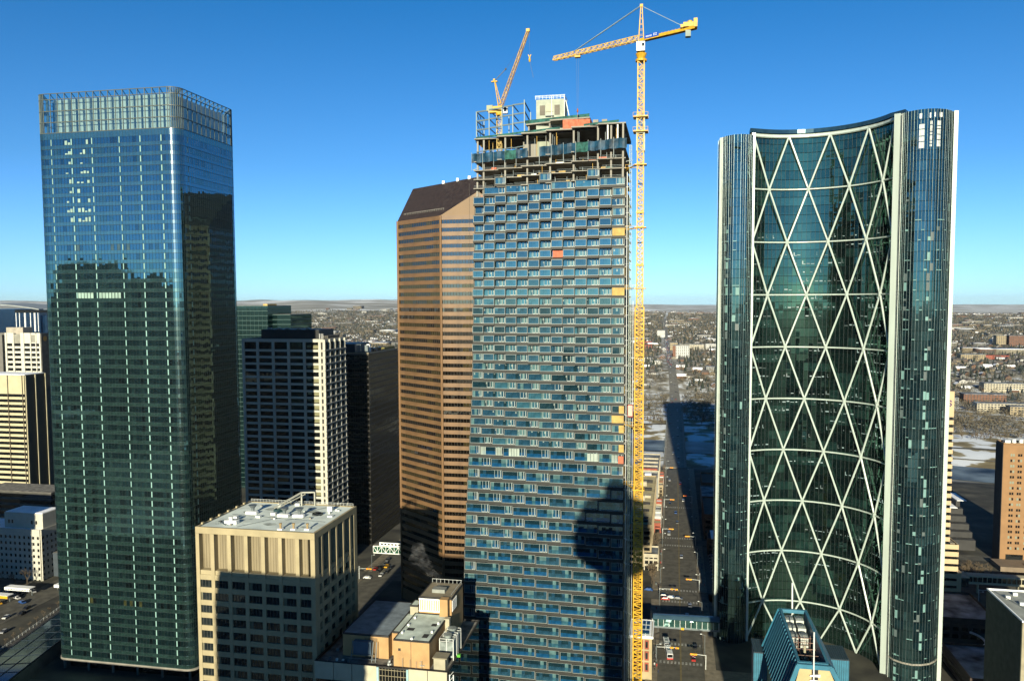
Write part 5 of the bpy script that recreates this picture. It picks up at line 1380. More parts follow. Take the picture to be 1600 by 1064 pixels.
def puff():
    m = bpy.data.materials.new('steam'); m.use_nodes = True; t = m.node_tree; t.nodes.remove(t.nodes['Principled BSDF'])
    v = t.nodes.new('ShaderNodeVolumePrincipled'); v.inputs['Color'].default_value = (.95, .95, .93, 1)
    tc = t.nodes.new('ShaderNodeTexCoord'); n = t.nodes.new('ShaderNodeTexNoise'); n.inputs['Scale'].default_value = .5; n.inputs['Detail'].default_value = 6
    t.links.new(tc.outputs['Object'], n.inputs[0]); r = t.nodes.new('ShaderNodeMapRange'); r.inputs['From Min'].default_value = .40; r.inputs['From Max'].default_value = .75; r.inputs['To Max'].default_value = .075
    t.links.new(n.outputs[0], r.inputs[0]); t.links.new(r.outputs[0], v.inputs['Density']); t.links.new(v.outputs[0], t.nodes['Material Output'].inputs['Volume'])
    mb = MB()
    rs = random.Random(4)
    for i, (x, y, z, s) in enumerate([(-78.6-11*(k_/16)+rs.uniform(-1, 1)*k_/9, 258+5*k_/16, 62.6+9*(k_/16)**.8+rs.uniform(-1, 1)*k_/9, 1.1+1.5*k_/16) for k_ in range(17)]):
        n0 = 10
        for a_ in range(6):
            t0 = math.pi*a_/6; t1 = math.pi*(a_+1)/6
            for b_ in range(n0):
                p0, p1 = 2*math.pi*b_/n0, 2*math.pi*(b_+1)/n0
                P = lambda t_, p_: (x+s*math.sin(t_)*math.cos(p_), y+s*math.sin(t_)*math.sin(p_), z+s*math.cos(t_))
                mb.poly([P(t1, p0), P(t1, p1), P(t0, p1), P(t0, p0)])
    o = link('steam', mb.mesh('steam', m, (-82, 260, 66)), None, (-82, 260, 66)); tag(o, 'wisp of white steam drifting left from the rooftop exhaust of the low cream building', 'steam', kind='stuff')
puff()
# ================================================================== 10. right side buildings
def striped_tower():
    t = thing('striped_office_tower', (135, 463, 0), 'cream striped office tower peeping out behind the right edge of the curved tower', 'office building')
    o = worg(t); cr = mat('warm_cream', (.66, .50, .30), .8, var=.06, scale=.2)
    part('glazing', MB().box(100, 145.6, 455.4, 482, 0, 111), g_dark, t)
    part('upper_wall', MB().box(100, 146, 455, 482, 97.9, 111.6), cr, t)
    rg = band(MB(), [(100, 455.4), (145.6, 455.4), (145.6, 482), (100, 482)], 0, 2.3, .4).mesh('spandrel', cr, (o.x, o.y, 0))
    z = 97.9-3.95
    while z > 30: link('spandrel', rg, t, (0, 0, z)); z -= 3.95
    part('lower_glazing', MB().box(100, 149, 452, 484, 4, 29.5), g_dark, t)
    rg = band(MB(), [(100, 452), (149, 452), (149, 484), (100, 484)], 0, 2.5, .4).mesh('lower_spandrel', cr, (o.x, o.y, 0))
    for i in range(7): link('lower_spandrel', rg, t, (0, 0, 27.6-i*3.95))
    part('terrace', MB().box(146.2, 148.6, 455, 482, 29.5, 29.9), mat('terrace_tan', (.35, .3, .22), .9), t)
    part('stair_block', MB().box(149.4, 152.6, 456, 466, 0, 14), cr, t)
    part('lobby', MB().box(101, 148.6, 452.6, 483, 0, 4), g_teal, t)
    part('flag_pole', MB().bar((154.5, 470, 0), (154.5, 470, 26), .35), steelgrey, t)
    # the end of its name: US
    q = MB(); y = 454.9
    def strokes(pts_, w_=.55):
        for (xa, za), (xb, zb) in zip(pts_, pts_[1:]):
            d = Vector((xb-xa, zb-za)); n = Vector((-d.y, d.x)).normalized()*w_/2; e_ = d.normalized()*w_*.35
            q.poly([(xa-e_.x-n.x, y, za-e_.y-n.y), (xb+e_.x-n.x, y, zb+e_.y-n.y), (xb+e_.x+n.x, y, zb+e_.y+n.y), (xa-e_.x+n.x, y, za-e_.y+n.y)])
    strokes([(139.6, 106.6), (139.6, 104.5), (140.1, 103.9), (141.1, 103.9), (141.6, 104.5), (141.6, 106.6)])
    strokes([(144.6, 106.2), (144.0, 106.7), (143.1, 106.7), (142.7, 106.1), (143.0, 105.5), (144.2, 105.2), (144.6, 104.6), (144.1, 103.9), (143.1, 103.9), (142.6, 104.4)])
    part('sign_letters', q, mat('sign_purple', (.10, .03, .28), .6), t)
striped_tower()
def hotel():
    hb = mat('hotel_brown', (.36, .205, .095), .85, var=.08, scale=.2)
    t = thing('brown_hotel', (215, 533, 0), 'tall plain brown building with pairs of small windows at the right edge', 'building')
    part('wall', MB().box(195.3, 240, 521, 532, 0, 73), hb, t)
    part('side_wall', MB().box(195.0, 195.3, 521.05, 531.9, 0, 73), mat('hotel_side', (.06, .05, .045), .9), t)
    part('roof', MB().box(196, 239.5, 521.5, 531.5, 73.0, 73.2), roofgrey, t)
    part('parapet', band(MB(), offset([(195.3, 521), (240, 521), (240, 532), (195.3, 532)], -.5), 73.2, 74, .5), hb, t)
    for x in (203.5, 207.5): part('roof_tank', MB().cyl(x, 528, 73.2, 75.4, 1.3, 1.1, 12), whitesteel, t)
    part('plant_room', MB().box(198, 201, 526, 530, 73.2, 74.8), whitesteel, t)
    wmx = [MB().box(0, 1.0, -.06, .0, 0, 1.5).mesh('window', m_) for m_ in (g_dark, mat('curtain_green', (.30, .33, .25), .8), g_dark)]
    o = worg(t); z = 66
    while z > 8:
        for x in (199.3, 200.6, 203.4, 204.7, 208, 209.3, 213, 214.3): link('window', random.choice(wmx), t, (x-o.x, 521-o.y, z))
        z -= 3.35
    part('base_screen', MB().box(198.5, 208, 520.7, 520.95, 2.5, 6), g_dark, t)
    part('podium', MB().box(190, 240, 505, 520.6, 0, 3), mat('podium_tan', (.26, .2, .14), .8), t)
    part('podium_step', MB().box(205, 240, 495, 504.9, 0, 5.5), MATS['podium_tan'], t)
hotel()
def covered_walk():
    t = thing('covered_walkway', (170, 466, 0), 'long cream covered footbridge leading right from the striped office tower', 'footbridge')
    c = mat('walk_cream', (.58, .52, .36), .8, var=.06)
    part('floor_beam', MB().box(158, 250, 463, 468, 5.6, 6.8), c, t); part('roof', MB().box(158, 250, 462.8, 468.2, 9.6, 10.3), c, t); part('glazing', MB().box(158.2, 249.8, 463.2, 467.8, 6.8, 9.6), g_dark, t)
    po = MB().box(-.15, .15, -.25, .05, 6.8, 9.6).mesh('post', c)
    for i in range(38): link('post', po, t, (158.3+i*2.4-170, 463-466, 0))
    part('knuckle', MB().box(151, 158, 461, 470, 4.5, 9.4), g_teal, t); part('knuckle_roof', MB().box(150.6, 158.4, 460.6, 470.4, 9.4, 10), c, t)
    for x in (164, 184, 204): part('support', MB().cyl(x, 465.5, 0, 5.6, .6), c, t)
covered_walk()
def grey_block():
    t = thing('pale_roofed_block', (160, 345, 0), 'square block with snowy pale roof and dark side walls in the bottom right corner', 'building')
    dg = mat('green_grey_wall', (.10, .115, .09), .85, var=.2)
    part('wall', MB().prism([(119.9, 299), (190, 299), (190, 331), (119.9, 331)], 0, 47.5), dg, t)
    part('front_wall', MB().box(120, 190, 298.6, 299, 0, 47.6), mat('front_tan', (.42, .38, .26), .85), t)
    part('roof', MB().box(120.5, 189, 299.5, 330.5, 47.5, 47.8), mat('roof_pale', (.48, .5, .46), .85, var=.2, scale=.15), t)
    part('parapet', band(MB(), offset([(119.9, 298.6), (190, 298.6), (190, 331), (119.9, 331)], -.5), 47.8, 48.4, .5), snow, t)
    for (x, y) in ((124, 322), (126.5, 316), (131, 310), (128, 326)): part('roof_vent', MB().box(x-.8, x+.8, y-.5, y+.5, 47.8, 48.9), whitesteel, t)
    q = MB(); q.bar((121.5, 328, 48.4), (127, 306, 48.4), .15); part('roof_pipe', q, steelgrey, t)
grey_block()
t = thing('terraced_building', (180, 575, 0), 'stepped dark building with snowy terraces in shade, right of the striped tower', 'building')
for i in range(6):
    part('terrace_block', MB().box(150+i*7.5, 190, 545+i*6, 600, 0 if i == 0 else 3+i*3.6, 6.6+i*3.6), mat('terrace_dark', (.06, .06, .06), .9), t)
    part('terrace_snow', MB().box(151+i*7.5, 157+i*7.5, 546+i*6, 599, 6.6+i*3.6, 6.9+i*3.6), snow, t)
# curved ramp in shade at right
def ramp():
    pts = []
    for i in range(19):
        a_ = math.radians(-80+i*10); pts.append((134+11*math.cos(a_), 392+13*math.sin(a_), 3.))
    pts = [(100, 380, 3), (118, 378, 3)]+pts+[(118, 405, 3)]
    mb, LL = road_strip('r', pts, 7, 0, asphalt); w_ = MB()
    for s in (0, 1):
        for a_, b_ in zip([l[s] for l in LL], [l[s] for l in LL][1:]): w_.bar((a_[0], a_[1], 3.4), (b_[0], b_[1], 3.4), .4, .9)
    t = thing('curved_ramp', (130, 392, 0), 'curved concrete car ramp in shade behind the curved tower, right side', 'ramp')
    part('deck', mb, asphalt, t); part('kerb_wall', w_, snow, t)
    for p in pts[::4]: part('support', MB().cyl(p[0], p[1], 0, 2.9, .5), concrete, t)
ramp()
for lab, x0, x1, y0, y1, z in (('low dark brick block in shade with snow on its roof, right of the curved tower', 122, 150, 400, 436, 9), ('squat black block in deep shade at lower right, near the curved tower', 118, 150, 338, 372, 8), ('long low shaded block behind the pale roofed square block', 152, 200, 340, 385, 12)):
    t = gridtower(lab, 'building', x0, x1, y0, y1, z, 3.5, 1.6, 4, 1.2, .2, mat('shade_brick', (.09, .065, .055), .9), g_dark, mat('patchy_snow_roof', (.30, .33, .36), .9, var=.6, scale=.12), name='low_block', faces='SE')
# ================================================================== 11. blue-roofed building in front of the curved tower
def blue_roof():
    t = thing('blue_roofed_tower', (34, 218, 0), 'building top with a slatted steep blue metal roof and open machinery well, bottom right', 'building')
    bl = mat('blue_metal', (.035, .20, .30), .45, var=.12, scale=.6, spec=.5); bd = mat('blue_metal_dark', (.02, .09, .14), .5, var=.15); st = mat('beige_stone', (.62, .50, .26), .85, var=.08, scale=.5)
    ZR = 71.2; xl, xr = 31.0, 37.5; yf_, yb = 200.2, 235.0; zb = 58.6; sl = .31; sr = .50
    part('body', MB().prism([(27.2, 202.5), (43.6, 202.5), (43.6, 241), (27.2, 241)], 0, 58.4), st, t)
    # rails round the machinery well
    part('roof_rail', MB().box(xl-.5, xl+.2, yf_, yb, ZR-.9, ZR), bl, t); part('roof_rail', MB().box(xl, xr, yb-.8, yb, ZR-1.0, ZR-.02), bl, t); part('roof_rail', MB().box(xl-.2, xr+.2, yf_-.2, yf_+.6, ZR-1.0, ZR+.02), bl, t)
    # right side: broad smooth blue band
    q = MB(); q.poly([(xr-.2, yf_, ZR), (xr+.5, yf_, ZR), (xr+.5, yb, ZR), (xr-.2, yb, ZR)]); 
    q.poly([(xr+.5, yf_, ZR), (xr+.5+(ZR-zb)*sr, yf_-1, zb), (xr+.5+(ZR-zb)*sr, yb+2, zb), (xr+.5, yb, ZR)]); q.poly([(xr-.2, yf_, ZR), (xr-.2, yb, ZR), (xr-.2, yb, ZR-7), (xr-.2, yf_, ZR-7)])
    part('smooth_slope', q, bl, t)
    # left side: slanting slats with dark gaps
    n = 15; back = MB(); back.poly([(xl-.1, yf_, ZR-1), (xl-.1, yb, ZR-1), (xl-.5-(ZR-zb)*sl+1.2, yb+2, zb), (xl-.5-(ZR-zb)*sl+1.2, yf_-1, zb)]); part('slat_backing', back, bd, t)
    for i in range(n+1):
        y = yf_+(yb-yf_)*i/n
        part('slat', MB().bar((xl-.35, y, ZR-.5), (xl-.5-(ZR-zb)*sl, y+1.5*i/n, zb), .55, .85), bl, t)
    part('end_frame', MB().bar((xl-.4, yb-.3, ZR-.3), (xl-.6-(ZR-zb)*sl, yb+2, zb), .9, 1.0), bl, t)
    # front face
    fy = yf_-1.0
    q = MB(); q.poly([(xl-.1, fy-.05, ZR-1.1), (xl-.4-(ZR-zb)*sl+1.5, fy-.05, zb), (xr+.4+(ZR-zb)*sr-1.5, fy-.05, zb), (xr+.3, fy-.05, ZR-1.1)]); part('front_wall', q, st, t)
    part('front_edge', MB().bar((xl-.5, fy, ZR-.5), (xl-.7-(ZR-zb)*sl, fy, zb), .8, 1.1), bl, t); part('front_edge', MB().bar((xr+.6, fy, ZR-.5), (xr+.8+(ZR-zb)*sr, fy, zb), .8, 1.1), bl, t)
    part('front_edge', MB().box(xl-.8, xr+.9, fy-.3, fy+.5, ZR-1.2, ZR-.1), bl, t)
    part('mast_slot', MB().box(33.7, 35.2, fy-.2, fy-.1, 58.7, ZR-1.2), rubber, t)
    # well floor and contents
    part('well_floor', MB().box(xl+.25, xr-.25, yf_+.7, yb-.9, ZR-9, ZR-8.6), rubber, t)
    part('well_wall', MB().box(xl+.22, xl+.3, yf_+.7, yb-.9, ZR-8.6, ZR-1), bd, t)
    for i, (y, h) in enumerate(((222.5, 3.4), (227.0, 2.8), (231.0, 2.2))):
        for x in (32.7, 35.4):
            c = part('air_unit', MB().box(x-1.05, x+1.05, y-1.6, y+1.6, ZR-8.5, ZR-h+1.0), mat('unit_white', (.66, .70, .64), .6), t)
            part('fan', MB().cyl(x, y, ZR-h+1.0, ZR-h+1.5, .85, .95, 12), steelgrey, c)
    for (x, y, z_) in ((33.2, 206, 1.5), (35.4, 208, 2.4), (34.2, 213, 1.2), (36.2, 211, 3.2)): part('pipe_stack', MB().cyl(x, y, ZR-8.6, ZR-z_, .33, .33, 8), mat('stack_tan', (.45, .42, .3), .6), t)
    q = MB()
    for y in (205, 209, 213, 217, 220): q.bar((xl+.2, y, ZR-2.2), (xr-.2, y, ZR-2.2), .14); q.bar((xl+.2, y, ZR-4.5), (xr-.2, y+1, ZR-4.5), .12)
    for x in (33, 34.5, 36): q.bar((x, 204, ZR-3.2), (x, 220, ZR-3.2), .1); q.bar((x, 216, ZR-8), (x, 216, ZR-1.4), .1); q.bar((x+.5, 219, ZR-8), (x+.5, 219, ZR-1), .08)
    part('pipework', q, mat('pipe_rust', (.32, .2, .16), .6), t)
    # side wings with ribbed dark tops
    for (xa, xb, ya, yb2, z_) in ((23.4, 28.6, 233.5, 243, 58.2), (44.4, 49.6, 233.5, 243, 58.0)):
        w_ = part('side_wing', MB().prism([(xa, ya), (xb, ya), (xb-.6, yb2), (xa+.4, yb2)], 40, z_-.3), bl, t)
        rb = MB(); rb.box(xa, xb, ya, yb2, z_-.3, z_); part('wing_roof', rb, mat('slate_ribbed', (.03, .05, .07), .6), w_)
        q = MB()
        for i in range(9): u = xa+.2+i*(xb-xa-.4)/8; q.bar((u, ya+.1, z_+.05), (u, yb2-.1, z_+.05), .12)
        for i in range(9): u = xa+.2+i*(xb-xa-.4)/8; q.box(u-.05, u+.05, ya-.08, ya, 40, z_-.3)
        part('standing_seam', q, bd, w_)
    part('antenna', MB().bar((34.3, 236, ZR-6), (34.1, 236, 78.5), .42, n=8), whitesteel, t)
    m = part('antenna', MB().bar((34.4, fy-.5, 40), (34.0, fy-.5, 79.5), .34, n=8), whitesteel, t)
    q = MB()
    for z_ in (68.5, 67.4, 66.2, 65.2): q.bar((33.2, fy-.6, z_), (35.6, fy-.6, z_), .2)
    q.bar((33.2, fy-.6, 68.5), (35.6, fy-.6, 68.9), .3); part('antenna_arm', q, white, m)
blue_roof()
# ================================================================== 12. street level
def skywalk():
    t = thing('glazed_skywalk', (5, 377, 0), 'teal glazed footbridge with curved blue roof crossing the central street', 'footbridge')
    part('deck', MB().box(-9, 22, 373.2, 380, 5.4, 6.2), steelgrey, t); part('glazing', MB().box(-8.9, 21.9, 373.4, 379.8, 6.2, 9.6), glass('walk_glass', (.03, .09, .08), (.5, .8, .75), .2, .04), t)
    r = MB(); n = 8
    for i in range(n):
        y0_, y1_ = 373+i*.9, 373+(i+1)*.9; f = lambda y: 9.6+.9*math.sin((y-373)/7.2*math.pi)
        r.poly([(-9, y0_, f(y0_)), (22, y0_, f(y0_)+.6), (22, y1_, f(y1_)+.6), (-9, y1_, f(y1_))])
    part('curved_roof', r, mat('walk_roof_blue', (.10, .20, .27), .4, .2), t)
    for i in range(13): part('mullion', MB().bar((-9+i*2.55, 373.3, 6.2), (-9+i*2.55, 373.3, 9.6), .18), whitesteel, t)
    part('hazard_sign', MB().box(4.2, 5.6, 372.9, 373.15, 5.3, 6.3), mat('signal_yellow', (.85, .45, .02), .5), t)
skywalk()
def truss_bridge():
    t = thing('truss_footbridge', (-164, 452, 0), 'white steel truss footbridge with green glass over the side street between dark towers', 'footbridge')
    x0, x1, y0, y1, z0, z1 = -179.5, -158, 450, 455, 7.6, 11.4
    part('deck', MB().box(x0, x1, y0, y1, z0-.6, z0), whitesteel, t); part('glazing', MB().box(x0, x1, y0+.3, y1-.3, z0, z1), glass('truss_glass', (.02, .10, .06), (.4, .7, .6), .12, .05), t)
    q = MB(); n = 8
    for i in range(n+1): x = x0+(x1-x0)*i/n; q.bar((x, y0, z0), (x, y0, z1), .22)
    for i in range(n): a_, b_ = x0+(x1-x0)*i/n, x0+(x1-x0)*(i+1)/n; q.bar((a_, y0, z0 if i % 2 else z1), (b_, y0, z1 if i % 2 else z0), .2)
    q.bar((x0, y0, z1), (x1, y0, z1), .3); part('truss', q, white, t)
    part('roof_parapet', MB().box(x0+4, x1, y0-.1, y0+.3, z1+.6, z1+2.6), white, t); part('roof', MB().box(x0, x1, y0, y1, z1, z1+.5), roofgrey, t)
    for i in range(7): part('parapet_opening', MB().box(x0+5+i*2.2, x0+6.4+i*2.2, y0-.2, y0-.12, z1+1.1, z1+2.1), rubber, t)
truss_bridge()
def heritage():
    t = thing('brick_corner_building', (-12, 340, 0), 'old sandstone and red brick corner building with white rooftop terraces beside the crane', 'building')
    ss = mat('sandstone', (.50, .41, .24), .9, var=.1); br = mat('red_brick', (.38, .10, .06), .9, var=.2)
    part('wall', MB().box(-17.4, -8.2, 331, 348, 0, 18.6), ss, t)
    for z in (3.5, 8.4, 13.2):
        for x in (-10.4, -12.8, -15.2): part('brick_panel', MB().box(x-.9, x+.9, 330.85, 330.98, z, z+4), br, t); part('window', MB().box(x-.45, x+.45, 330.75, 330.84, z+.7, z+3.3), g_teal, t)
        for y in (334, 338, 342, 346): part('window', MB().box(-8.18, -8.08, y-.7, y+.7, z+.7, z+3.3), g_dark, t)
    part('cornice', band(MB(), [(-17.4, 331), (-8.2, 331), (-8.2, 348), (-17.4, 348)], 18, 19, .5), white, t)
    part('roof', MB().box(-17.2, -8.5, 331.3, 347.7, 18.6, 18.9), snow, t)
    for y in (333, 338, 343): part('skylight', MB().box(-12.5, -9.4, y, y+2.6, 18.9, 19.4), g_teal, t)
    q = MB(); q.bar((-11, 331.4, 19), (-11, 347, 19.6), .3); q.bar((-8.6, 331.4, 20), (-8.6, 347.6, 20), .12); part('roof_rail', q, white, t)
heritage()
cheap = [mat('render_cream', (.55, .50, .38), .9, var=.12), mat('brick_brown', (.24, .12, .075), .9, var=.2), mat('panel_grey', (.30, .31, .30), .8, var=.12), mat('render_white', (.70, .70, .66), .85, var=.08), mat('render_tan', (.42, .34, .21), .9, var=.12), mat('brick_red', (.40, .11, .07), .9, var=.2)]
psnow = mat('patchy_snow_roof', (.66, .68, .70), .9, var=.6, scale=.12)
tanroof = mat('tan_gravel_roof', (.70, .60, .34), .95, var=.2, scale=.2)
row = [('long tan flat-roofed parking building along the left of the central street', -26.5, -13, 476, 612, 25, cheap[4], tanroof),
       ('cream and red apartment block behind the long tan building by the central street', -27, -12, 650, 722, 21, cheap[0], psnow),
       ('small grey roofed block between the long tan building and the red and cream one', -26, -12.5, 618, 640, 22, cheap[2], psnow)]
for k, (lab, x0, x1, y0, y1, z, wm_, rm_) in enumerate(row):
    t = gridtower(lab, 'building', x0, x1, y0, y1, z, 3.3, 1.4, 5, 1.0, .25, wm_, g_dark, rm_, name=('parkade', 'apartment_block', 'office_building')[k], faces='SE')
    if k == 0:
        for y in (484, 492, 508, 526, 545, 566, 590): part('roof_opening', MB().box(-25, -15, y, y+3.5, 25.0, 25.5+(y % 3)*.6), (roofdark if y % 2 == 0 else cheap[0]), t)
        for y in (500, 538, 580): part('lift_head', MB().box(-24, -19, y, y+5, 25, 28), cheap[0], t)
    elif k == 1:
        for y in (655, 668, 684, 700): part('red_canopy', MB().box(-25.5, -13, y, y+3.2, 21, 22.2), cheap[5] if y % 2 else cheap[0], t)
    else: part('roof_box', MB().box(-22, -17, 624, 630, 22, 24.5), white, t)
shops = [('cream', 0, 470, 486, 9), ('red awninged', 5, 548, 558, 6), ('white', 3, 562, 574, 7), ('teal fronted', 2, 577, 586, 8), ('pale', 0, 590, 600, 6), ('pink walled', 5, 604, 612, 7), ('tan', 4, 655, 664, 8), ('brick', 1, 668, 678, 9), ('snow roofed white', 3, 682, 696, 6), ('red', 5, 700, 710, 7)]
for i, (w_, ci_, y0, y1, z) in enumerate(shops):
    gridtower(f'{w_} little street shop, number {i+1} counting away along the left pavement'.replace(f'number {i+1} counting away', ('nearest', 'second nearest', 'third nearest', 'fourth nearest', 'fifth nearest', 'sixth nearest', 'seventh nearest', 'third farthest', 'second farthest', 'farthest')[i]+' one'), 'shop', -12.4 if y0 > 500 and y0 < 640 else -16.5, -8.6, y0, y1, z, 3.2, 1.2, 3, .6, .15, cheap[ci_], g_dark, [psnow, tanroof, snow][i % 3], name='shop', faces='SE', group='shops along the left pavement of the central street')
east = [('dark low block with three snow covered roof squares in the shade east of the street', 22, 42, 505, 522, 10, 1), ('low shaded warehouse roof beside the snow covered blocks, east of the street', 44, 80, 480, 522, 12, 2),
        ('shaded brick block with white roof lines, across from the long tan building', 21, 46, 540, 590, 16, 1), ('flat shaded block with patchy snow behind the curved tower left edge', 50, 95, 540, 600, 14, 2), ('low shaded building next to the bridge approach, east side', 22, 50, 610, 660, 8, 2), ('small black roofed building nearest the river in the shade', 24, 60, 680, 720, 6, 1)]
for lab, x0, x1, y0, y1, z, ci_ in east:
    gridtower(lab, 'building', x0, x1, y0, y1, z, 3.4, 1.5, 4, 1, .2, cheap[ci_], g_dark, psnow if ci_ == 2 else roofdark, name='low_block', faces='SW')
for i in range(3): tag(link('snowy_roof_pad', MB().box(-3.4, 3.4, -3, 3, 0, .5).mesh('snowy_roof_pad', snow), None, (27, 507+i*5.4 if False else 505.5+i*6.2, 11.1)), ('nearest', 'middle', 'farthest')[i]+' of three snow covered roof squares on the low dark block', 'roof deck')
# ---- vehicles
def car_mesh(col, L=4.5, W=1.85, H=1.5, name='body', van=False):
    q = MB(); h = .55
    prof = [(-L/2, .35), (-L/2, .85), (-L*.30, .95), (-L*.18 if not van else -L*.34, H), (L*.28 if not van else L*.46, H), (L*.42 if not van else L*.49, .98), (L/2, .9), (L/2, .35)]
    k = len(prof)
    for s in (-1, 1):
        pts = [(s*W/2*(.86 if z > 1.2 else 1), y, z) for y, z in prof]; q.poly(pts if s > 0 else pts[::-1], 0)
    for i in range(k):
        (ya, za), (yb, zb) = prof[i], prof[(i+1) % k]; fa, fb = (.86 if za > 1.2 else 1), (.86 if zb > 1.2 else 1)
        q.poly([(W/2*fa, ya, za), (-W/2*fa, ya, za), (-W/2*fb, yb, zb), (W/2*fb, yb, zb)], 1 if i in (2, 4) else 0)
    return q.mesh(name, [col, g_dark])
wheel = None
def wheels_for(L, W, xs=(-.3, .31)):
    q = MB()
    for fx in xs:
        for s in (-1, 1):
            a_, b_ = (s*(W/2-.2), L*fx, .34), (s*(W/2+.02), L*fx, .34); q.bar(a_, b_, .66, .66, n=8)
    return q.mesh('wheels', rubber)
CARCOL = {'black': (.015, .015, .017), 'white': (.75, .75, .73), 'silver': (.40, .41, .42), 'red': (.50, .03, .02), 'blue': (.03, .10, .32), 'grey': (.12, .125, .13), 'yellow': (.80, .42, .02), 'dark green': (.02, .08, .05), 'brown': (.14, .08, .05)}
CM = {}
for n_, c_ in CARCOL.items():
    m_ = mat('car_'+n_.replace(' ', '_'), c_, .3, var=.03, spec=.6); CM[n_] = (car_mesh(m_), car_mesh(m_, 5.2, 2.0, 2.1, van=True))
WM = wheels_for(4.5, 1.85); side_w = MB()
for s in (-1, 1): side_w.poly([(s*.90, -1.1, 1.0), (s*.90, 1.6, 1.0), (s*.81, 1.2, 1.42), (s*.81, -.7, 1.42)][::s])
SWM = side_w.mesh('side_window', g_dark)
def car(col, x, y, rz, label, group, van=False, z=.04):
    t = thing('van' if van else 'car', (x, y, z), label, 'van' if van else 'car', group, math.radians(rz))
    link('body', CM[col][1 if van else 0], t); link('wheels', WM, t); link('side_window', SWM, t) if not van else None
    return t
stc = [('black', -4.4, 428.5, 90, 'black car crossing the near junction at the left kerb'), ('red', -3.6, 423.8, 90, 'red car waiting just below the black one at the junction'), ('white', -.6, 426.6, 80, 'white car in the junction right of the red car'),
       ('grey', 3.2, 425.6, 85, 'grey car at the junction beside the white one'), ('silver', 9.2, 416, 0, 'silver car at the edge of the shade below the junction'), ('blue', -12.8, 436, 80, 'blue car on the cross street behind the crane'),
       ('black', -1.8, 555.0, 0, 'dark car parked left of the silver van, up the street'), ('grey', 7.4, 402.5, 0, 'grey car near the footbridge in the right lane'), ('red', 9.6, 353.5, 0, 'red tail-lit car in shade below the footbridge'), ('black', 10.6, 366, 0, 'black car under the footbridge in shade'),
       ('silver', 5.4, 497, 0, 'silver car in the middle lanes beyond the crosswalk'), ('blue', 2.0, 602, 0, 'blue car far up the street before the bridge'), ('white', 8, 640, 0, 'white car heading to the bridge in shade'), ('black', -2.4, 628, 180, 'black car coming off the bridge approach'),
       ('red', 6.2, 700, 0, 'red car near the start of the bridge in shade'), ('silver', -3.2, 712, 180, 'silver car leaving the bridge in shade'), ('grey', 3.1, 575, 0, 'grey car ahead of the red and white van')]
for c_, x, y, r_, lab in stc: car(c_, x, y, r_, lab, 'cars on the central street')
car('silver', -2.6, 536.5 if False else 545.5, 0, 'silver van with red stripe driving up the sunny lane', None, van=True)
i = 0
for k, y in enumerate(range(400, 520, 6)):          # parked row in the shade right of the street
    car(random.choice(['black', 'white', 'silver', 'grey', 'blue']), 24.5, y, 60, 'car parked in the slanting row in shade right of the street', 'cars parked in the shaded row')
sheet('parking_lot', [(19.2, 395, .03), (38, 395, .03), (38, 522, .03), (19.2, 522, .03)], asphalt)
for k, (c_, x, y, r_, lab) in enumerate([('white', -173.6, 425.5, 90, 'white pickup-sized car at the side street junction under the truss footbridge'), ('black', -171.2, 438, 0, 'black car first in the left queue below the truss footbridge'), ('black', -171.6, 444, 0, 'second black car of the queue below the truss footbridge'),
        ('red', -174.6, 441, 0, 'red car in the kerb lane below the truss footbridge'), ('grey', -171.8, 450.5, 0, 'grey car just beneath the truss footbridge'), ('black', -166, 437.5, 0, 'black car in the right queue of the side street'), ('white', -167.4, 431.5, 0, 'white fronted car leading the right queue of the side street'),
        ('black', -166.2, 444.5, 0, 'black car following in the right queue of the side street'), ('yellow', -169.6, 446.5, 0, 'yellow taxi between the two queues of the side street'), ('grey', -173.2, 458, 0, 'grey car beyond the truss footbridge')]): car(c_, x, y, r_, lab, 'cars on the side street under the truss footbridge')
lot = [('white', -333.0, 337.5, 10, 'white pickup by the railway fence at lower left'), ('silver', -319.4, 322, 10, 'silver car at the very left edge by the railway'), ('black', -329, 343, 10, 'black car beyond the white pickup'), ('black', -332.5, 350, 10, 'dark car further along the railway fence'), ('white', -349, 361, 70, 'long white car left of the yellow one'), ('blue', -341, 356, 70, 'blue car by the white canopies at lower left'), ('yellow', -352.5, 352.5, 70, 'yellow car at lower left beside the road'), ('silver', -348, 371, 60, 'silver car below the shaded trees at left')]
for c_, x, y, r_, lab in lot: car(c_, x, y, r_, lab, 'cars at lower left by the railway')
sheet('parking_lot', [(-440, 330, .025), (-345, 330, .025), (-357, 386, .025), (-440, 386, .025)], asphalt)
for k in range(14): car(random.choice(['black', 'grey', 'silver', 'white']), -392+k*3.1, 367, 10, 'car in the shaded parking row under the bare trees at left', 'cars in the shaded parking row')
